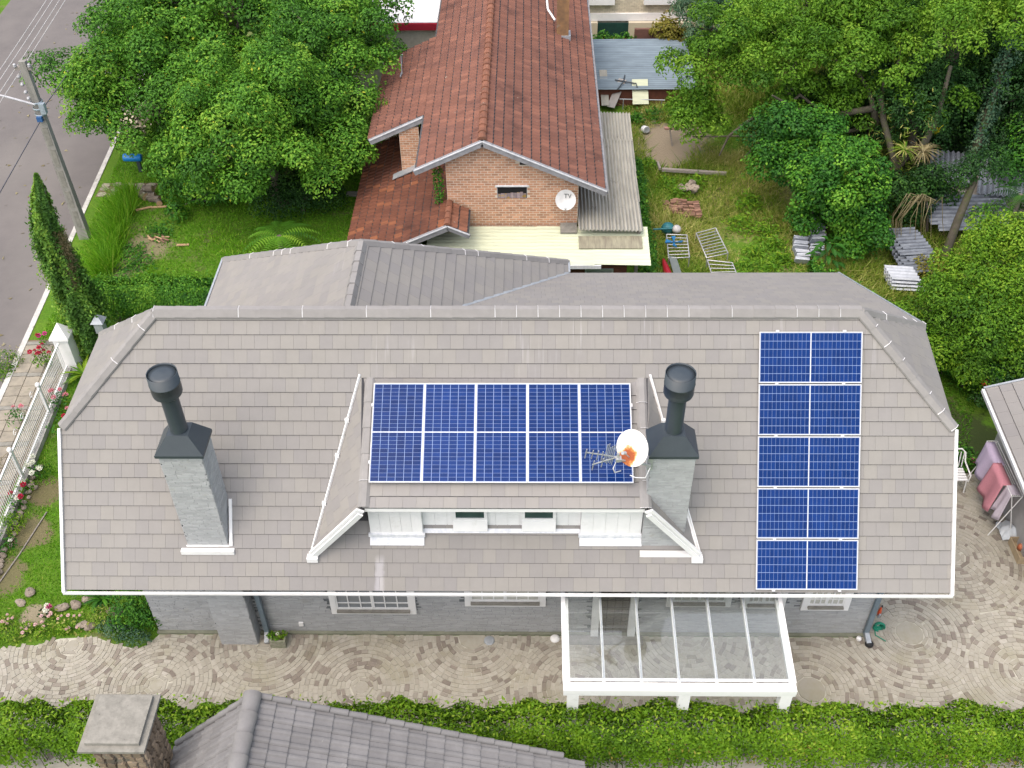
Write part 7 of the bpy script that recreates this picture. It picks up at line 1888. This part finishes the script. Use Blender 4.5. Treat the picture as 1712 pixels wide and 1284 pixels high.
for i in range(12):
    a = rnd.uniform(-.9, .2); x, y = -12.4 + rnd.uniform(-.25, .25), 12.9 + rnd.uniform(-.18, .18)
    MB().beam((x, y, .03 + .02 * (i % 4)), (x + .32 * math.cos(a), y + .32 * math.sin(a), .04 + .02 * (i % 3)), .05, .025).build('stick', M['logcut'] if i % 2 else M['old_brick'], sp)
for i, (x, y) in enumerate([(-10.32, 15.40), (-6.90, 15.50), (-6.15, 15.55), (-8.7, 15.6)][:3]):
    o = MB().prism([(x - .2, y - .15, .002), (x + .2, y - .14, .002), (x + .21, y + .14, .002), (x - .19, y + .15, .002)], (0, 0, .05), .5).build('stepping_stone', M['concrete'])
    tag(o, ['stepping stone under the hanging edge of the big tree', 'middle stepping stone on the shaded lawn', 'stepping stone nearest the brown tiled roof'][i], 'stepping stone', 'stepping stones across the lawn')
bx = empty('letterbox', (-14.15, 17.25, 0)); tag(bx, 'bright blue rounded box on a dark stand at the lawn edge by the road', 'letterbox')
V = []
MB().box((-14.1, 17.1, 0), (-13.98, 17.2, .45)).build('stand', M['charcoal'], bx)
MB().lathe((-14.55, 17.15, .58), [(0, 0), (.12, .01), (.14, .05), (.14, .62), (.12, .66), (0, .67)], 18, ax=(1, .05, -.05)).build('box_body', pm('sky_blue_paint', (0.012, 0.20, 0.55), (0.01, 0.16, 0.45), .35, 4, spec=.5), bx)
db = empty('debris_heap', (-7.2, 17.2, 0)); tag(db, 'pale scraps and an orange piece on the grass between tree and brown roof', 'debris')
for i in range(7):
    rock('stone', '', -7.2 + rnd.uniform(-.3, .3), 17.2 + rnd.uniform(-.35, .35), .02, rnd.uniform(.08, .14), M['clay_orange'] if i == 2 else M['block'] if i % 2 else M['rock'], parent=db, sq=.4)
# --- rockery stones
rk_l = ['pale rounded stone at the head of the bare strip in the flower bed', 'dark flat stone in the rockery row under the roof corner', 'brown stone in the rockery row, second from the dark flat one', 'tan stone in the middle of the rockery row', 'pale stone near the end of the rockery row', 'end stone of the rockery row nearest the slate wall', 'flat stone slab among the olive shrub', 'pinkish stone by the paving edge of the flower bed', 'small tan stone beside the pinkish one', 'long buff stone lying along the bare strip']
for i, (x, y, r) in enumerate([(-11.5, -1.55, .14), (-10.60, -1.98, .15), (-10.32, -1.90, .14), (-10.08, -1.72, .16), (-9.93, -1.52, .17), (-9.78, -1.45, .14), (-9.35, -2.1, .17), (-10.0, -2.45, .13), (-9.82, -2.50, .12), (-11.62, -1.85, .12)]):
    rock('rockery_stone', rk_l[i], x, y, 0, r, M['rock'], 'rockery stones in the flower bed', 'stone', .45)
eh = empty('fence_rubble', (-12.9, 1.0, 0)); tag(eh, 'row of pale rubble stones along the inside foot of the railing', 'stone edging')
for i in range(26):
    y = 2.4 - .17 * i; rock('stone', '', fx(y) + .2 + rnd.uniform(-.05, .08), y, 0, rnd.uniform(.06, .12), M['rock'], parent=eh)
pole_s = MB().tube([(-11.95, .9, .02), (-12.15, -.4, .02), (-12.4, -1.6, .02)], .02, 6).build('thin_pole', M['wood_grey']); tag(pole_s, 'thin wooden pole lying along the bare soil strip by the fence', 'pole')
bo = empty('cut_bough', (-13.75, 2.0, 0)); tag(bo, 'grey pruned twigs lying on the pavement outside the railing', 'twigs')
q = MB()
for i in range(16): x, y = -13.8 + rnd.uniform(-.3, .3), 2.3 + rnd.uniform(-.4, .5); a = rnd.uniform(0, 6.3); q.tube([(x, y, .05), (x + .2 * math.cos(a), y + .2 * math.sin(a), .10), (x + .4 * math.cos(a + .4), y + .4 * math.sin(a + .4), .05)], .008, 4)
q.build('twigs', LM['dry'], bo, 'stuff')
lf_ = scatter([(-20, 6), (-15.2, 6), (-17, 32), (-22, 32)], 1.2); lf_[:, 2] = -.085
blades('fallen_leaves', lf_, .02, .14, rng.uniform(.3, 1, len(lf_)), LM['dry'], lean=4)
pg = empty('wall_plant', (-2.6, 10.75, 0)); tag(pg, 'small green plant growing in the gap beside the orange gable wall', 'plant')
P, N, v = clump_points([(-2.62, 10.85, 2.75 + .25 * i, .16, .12, .2, .55) for i in range(5)], 900); leaves('foliage', P, N, .08, .05, v, LM['ivy'], pg)
MB().tube([(-2.6, 10.9, 2.3), (-2.6, 10.9, 3.7)], .02, 5).build('stem', M['bark'], pg)
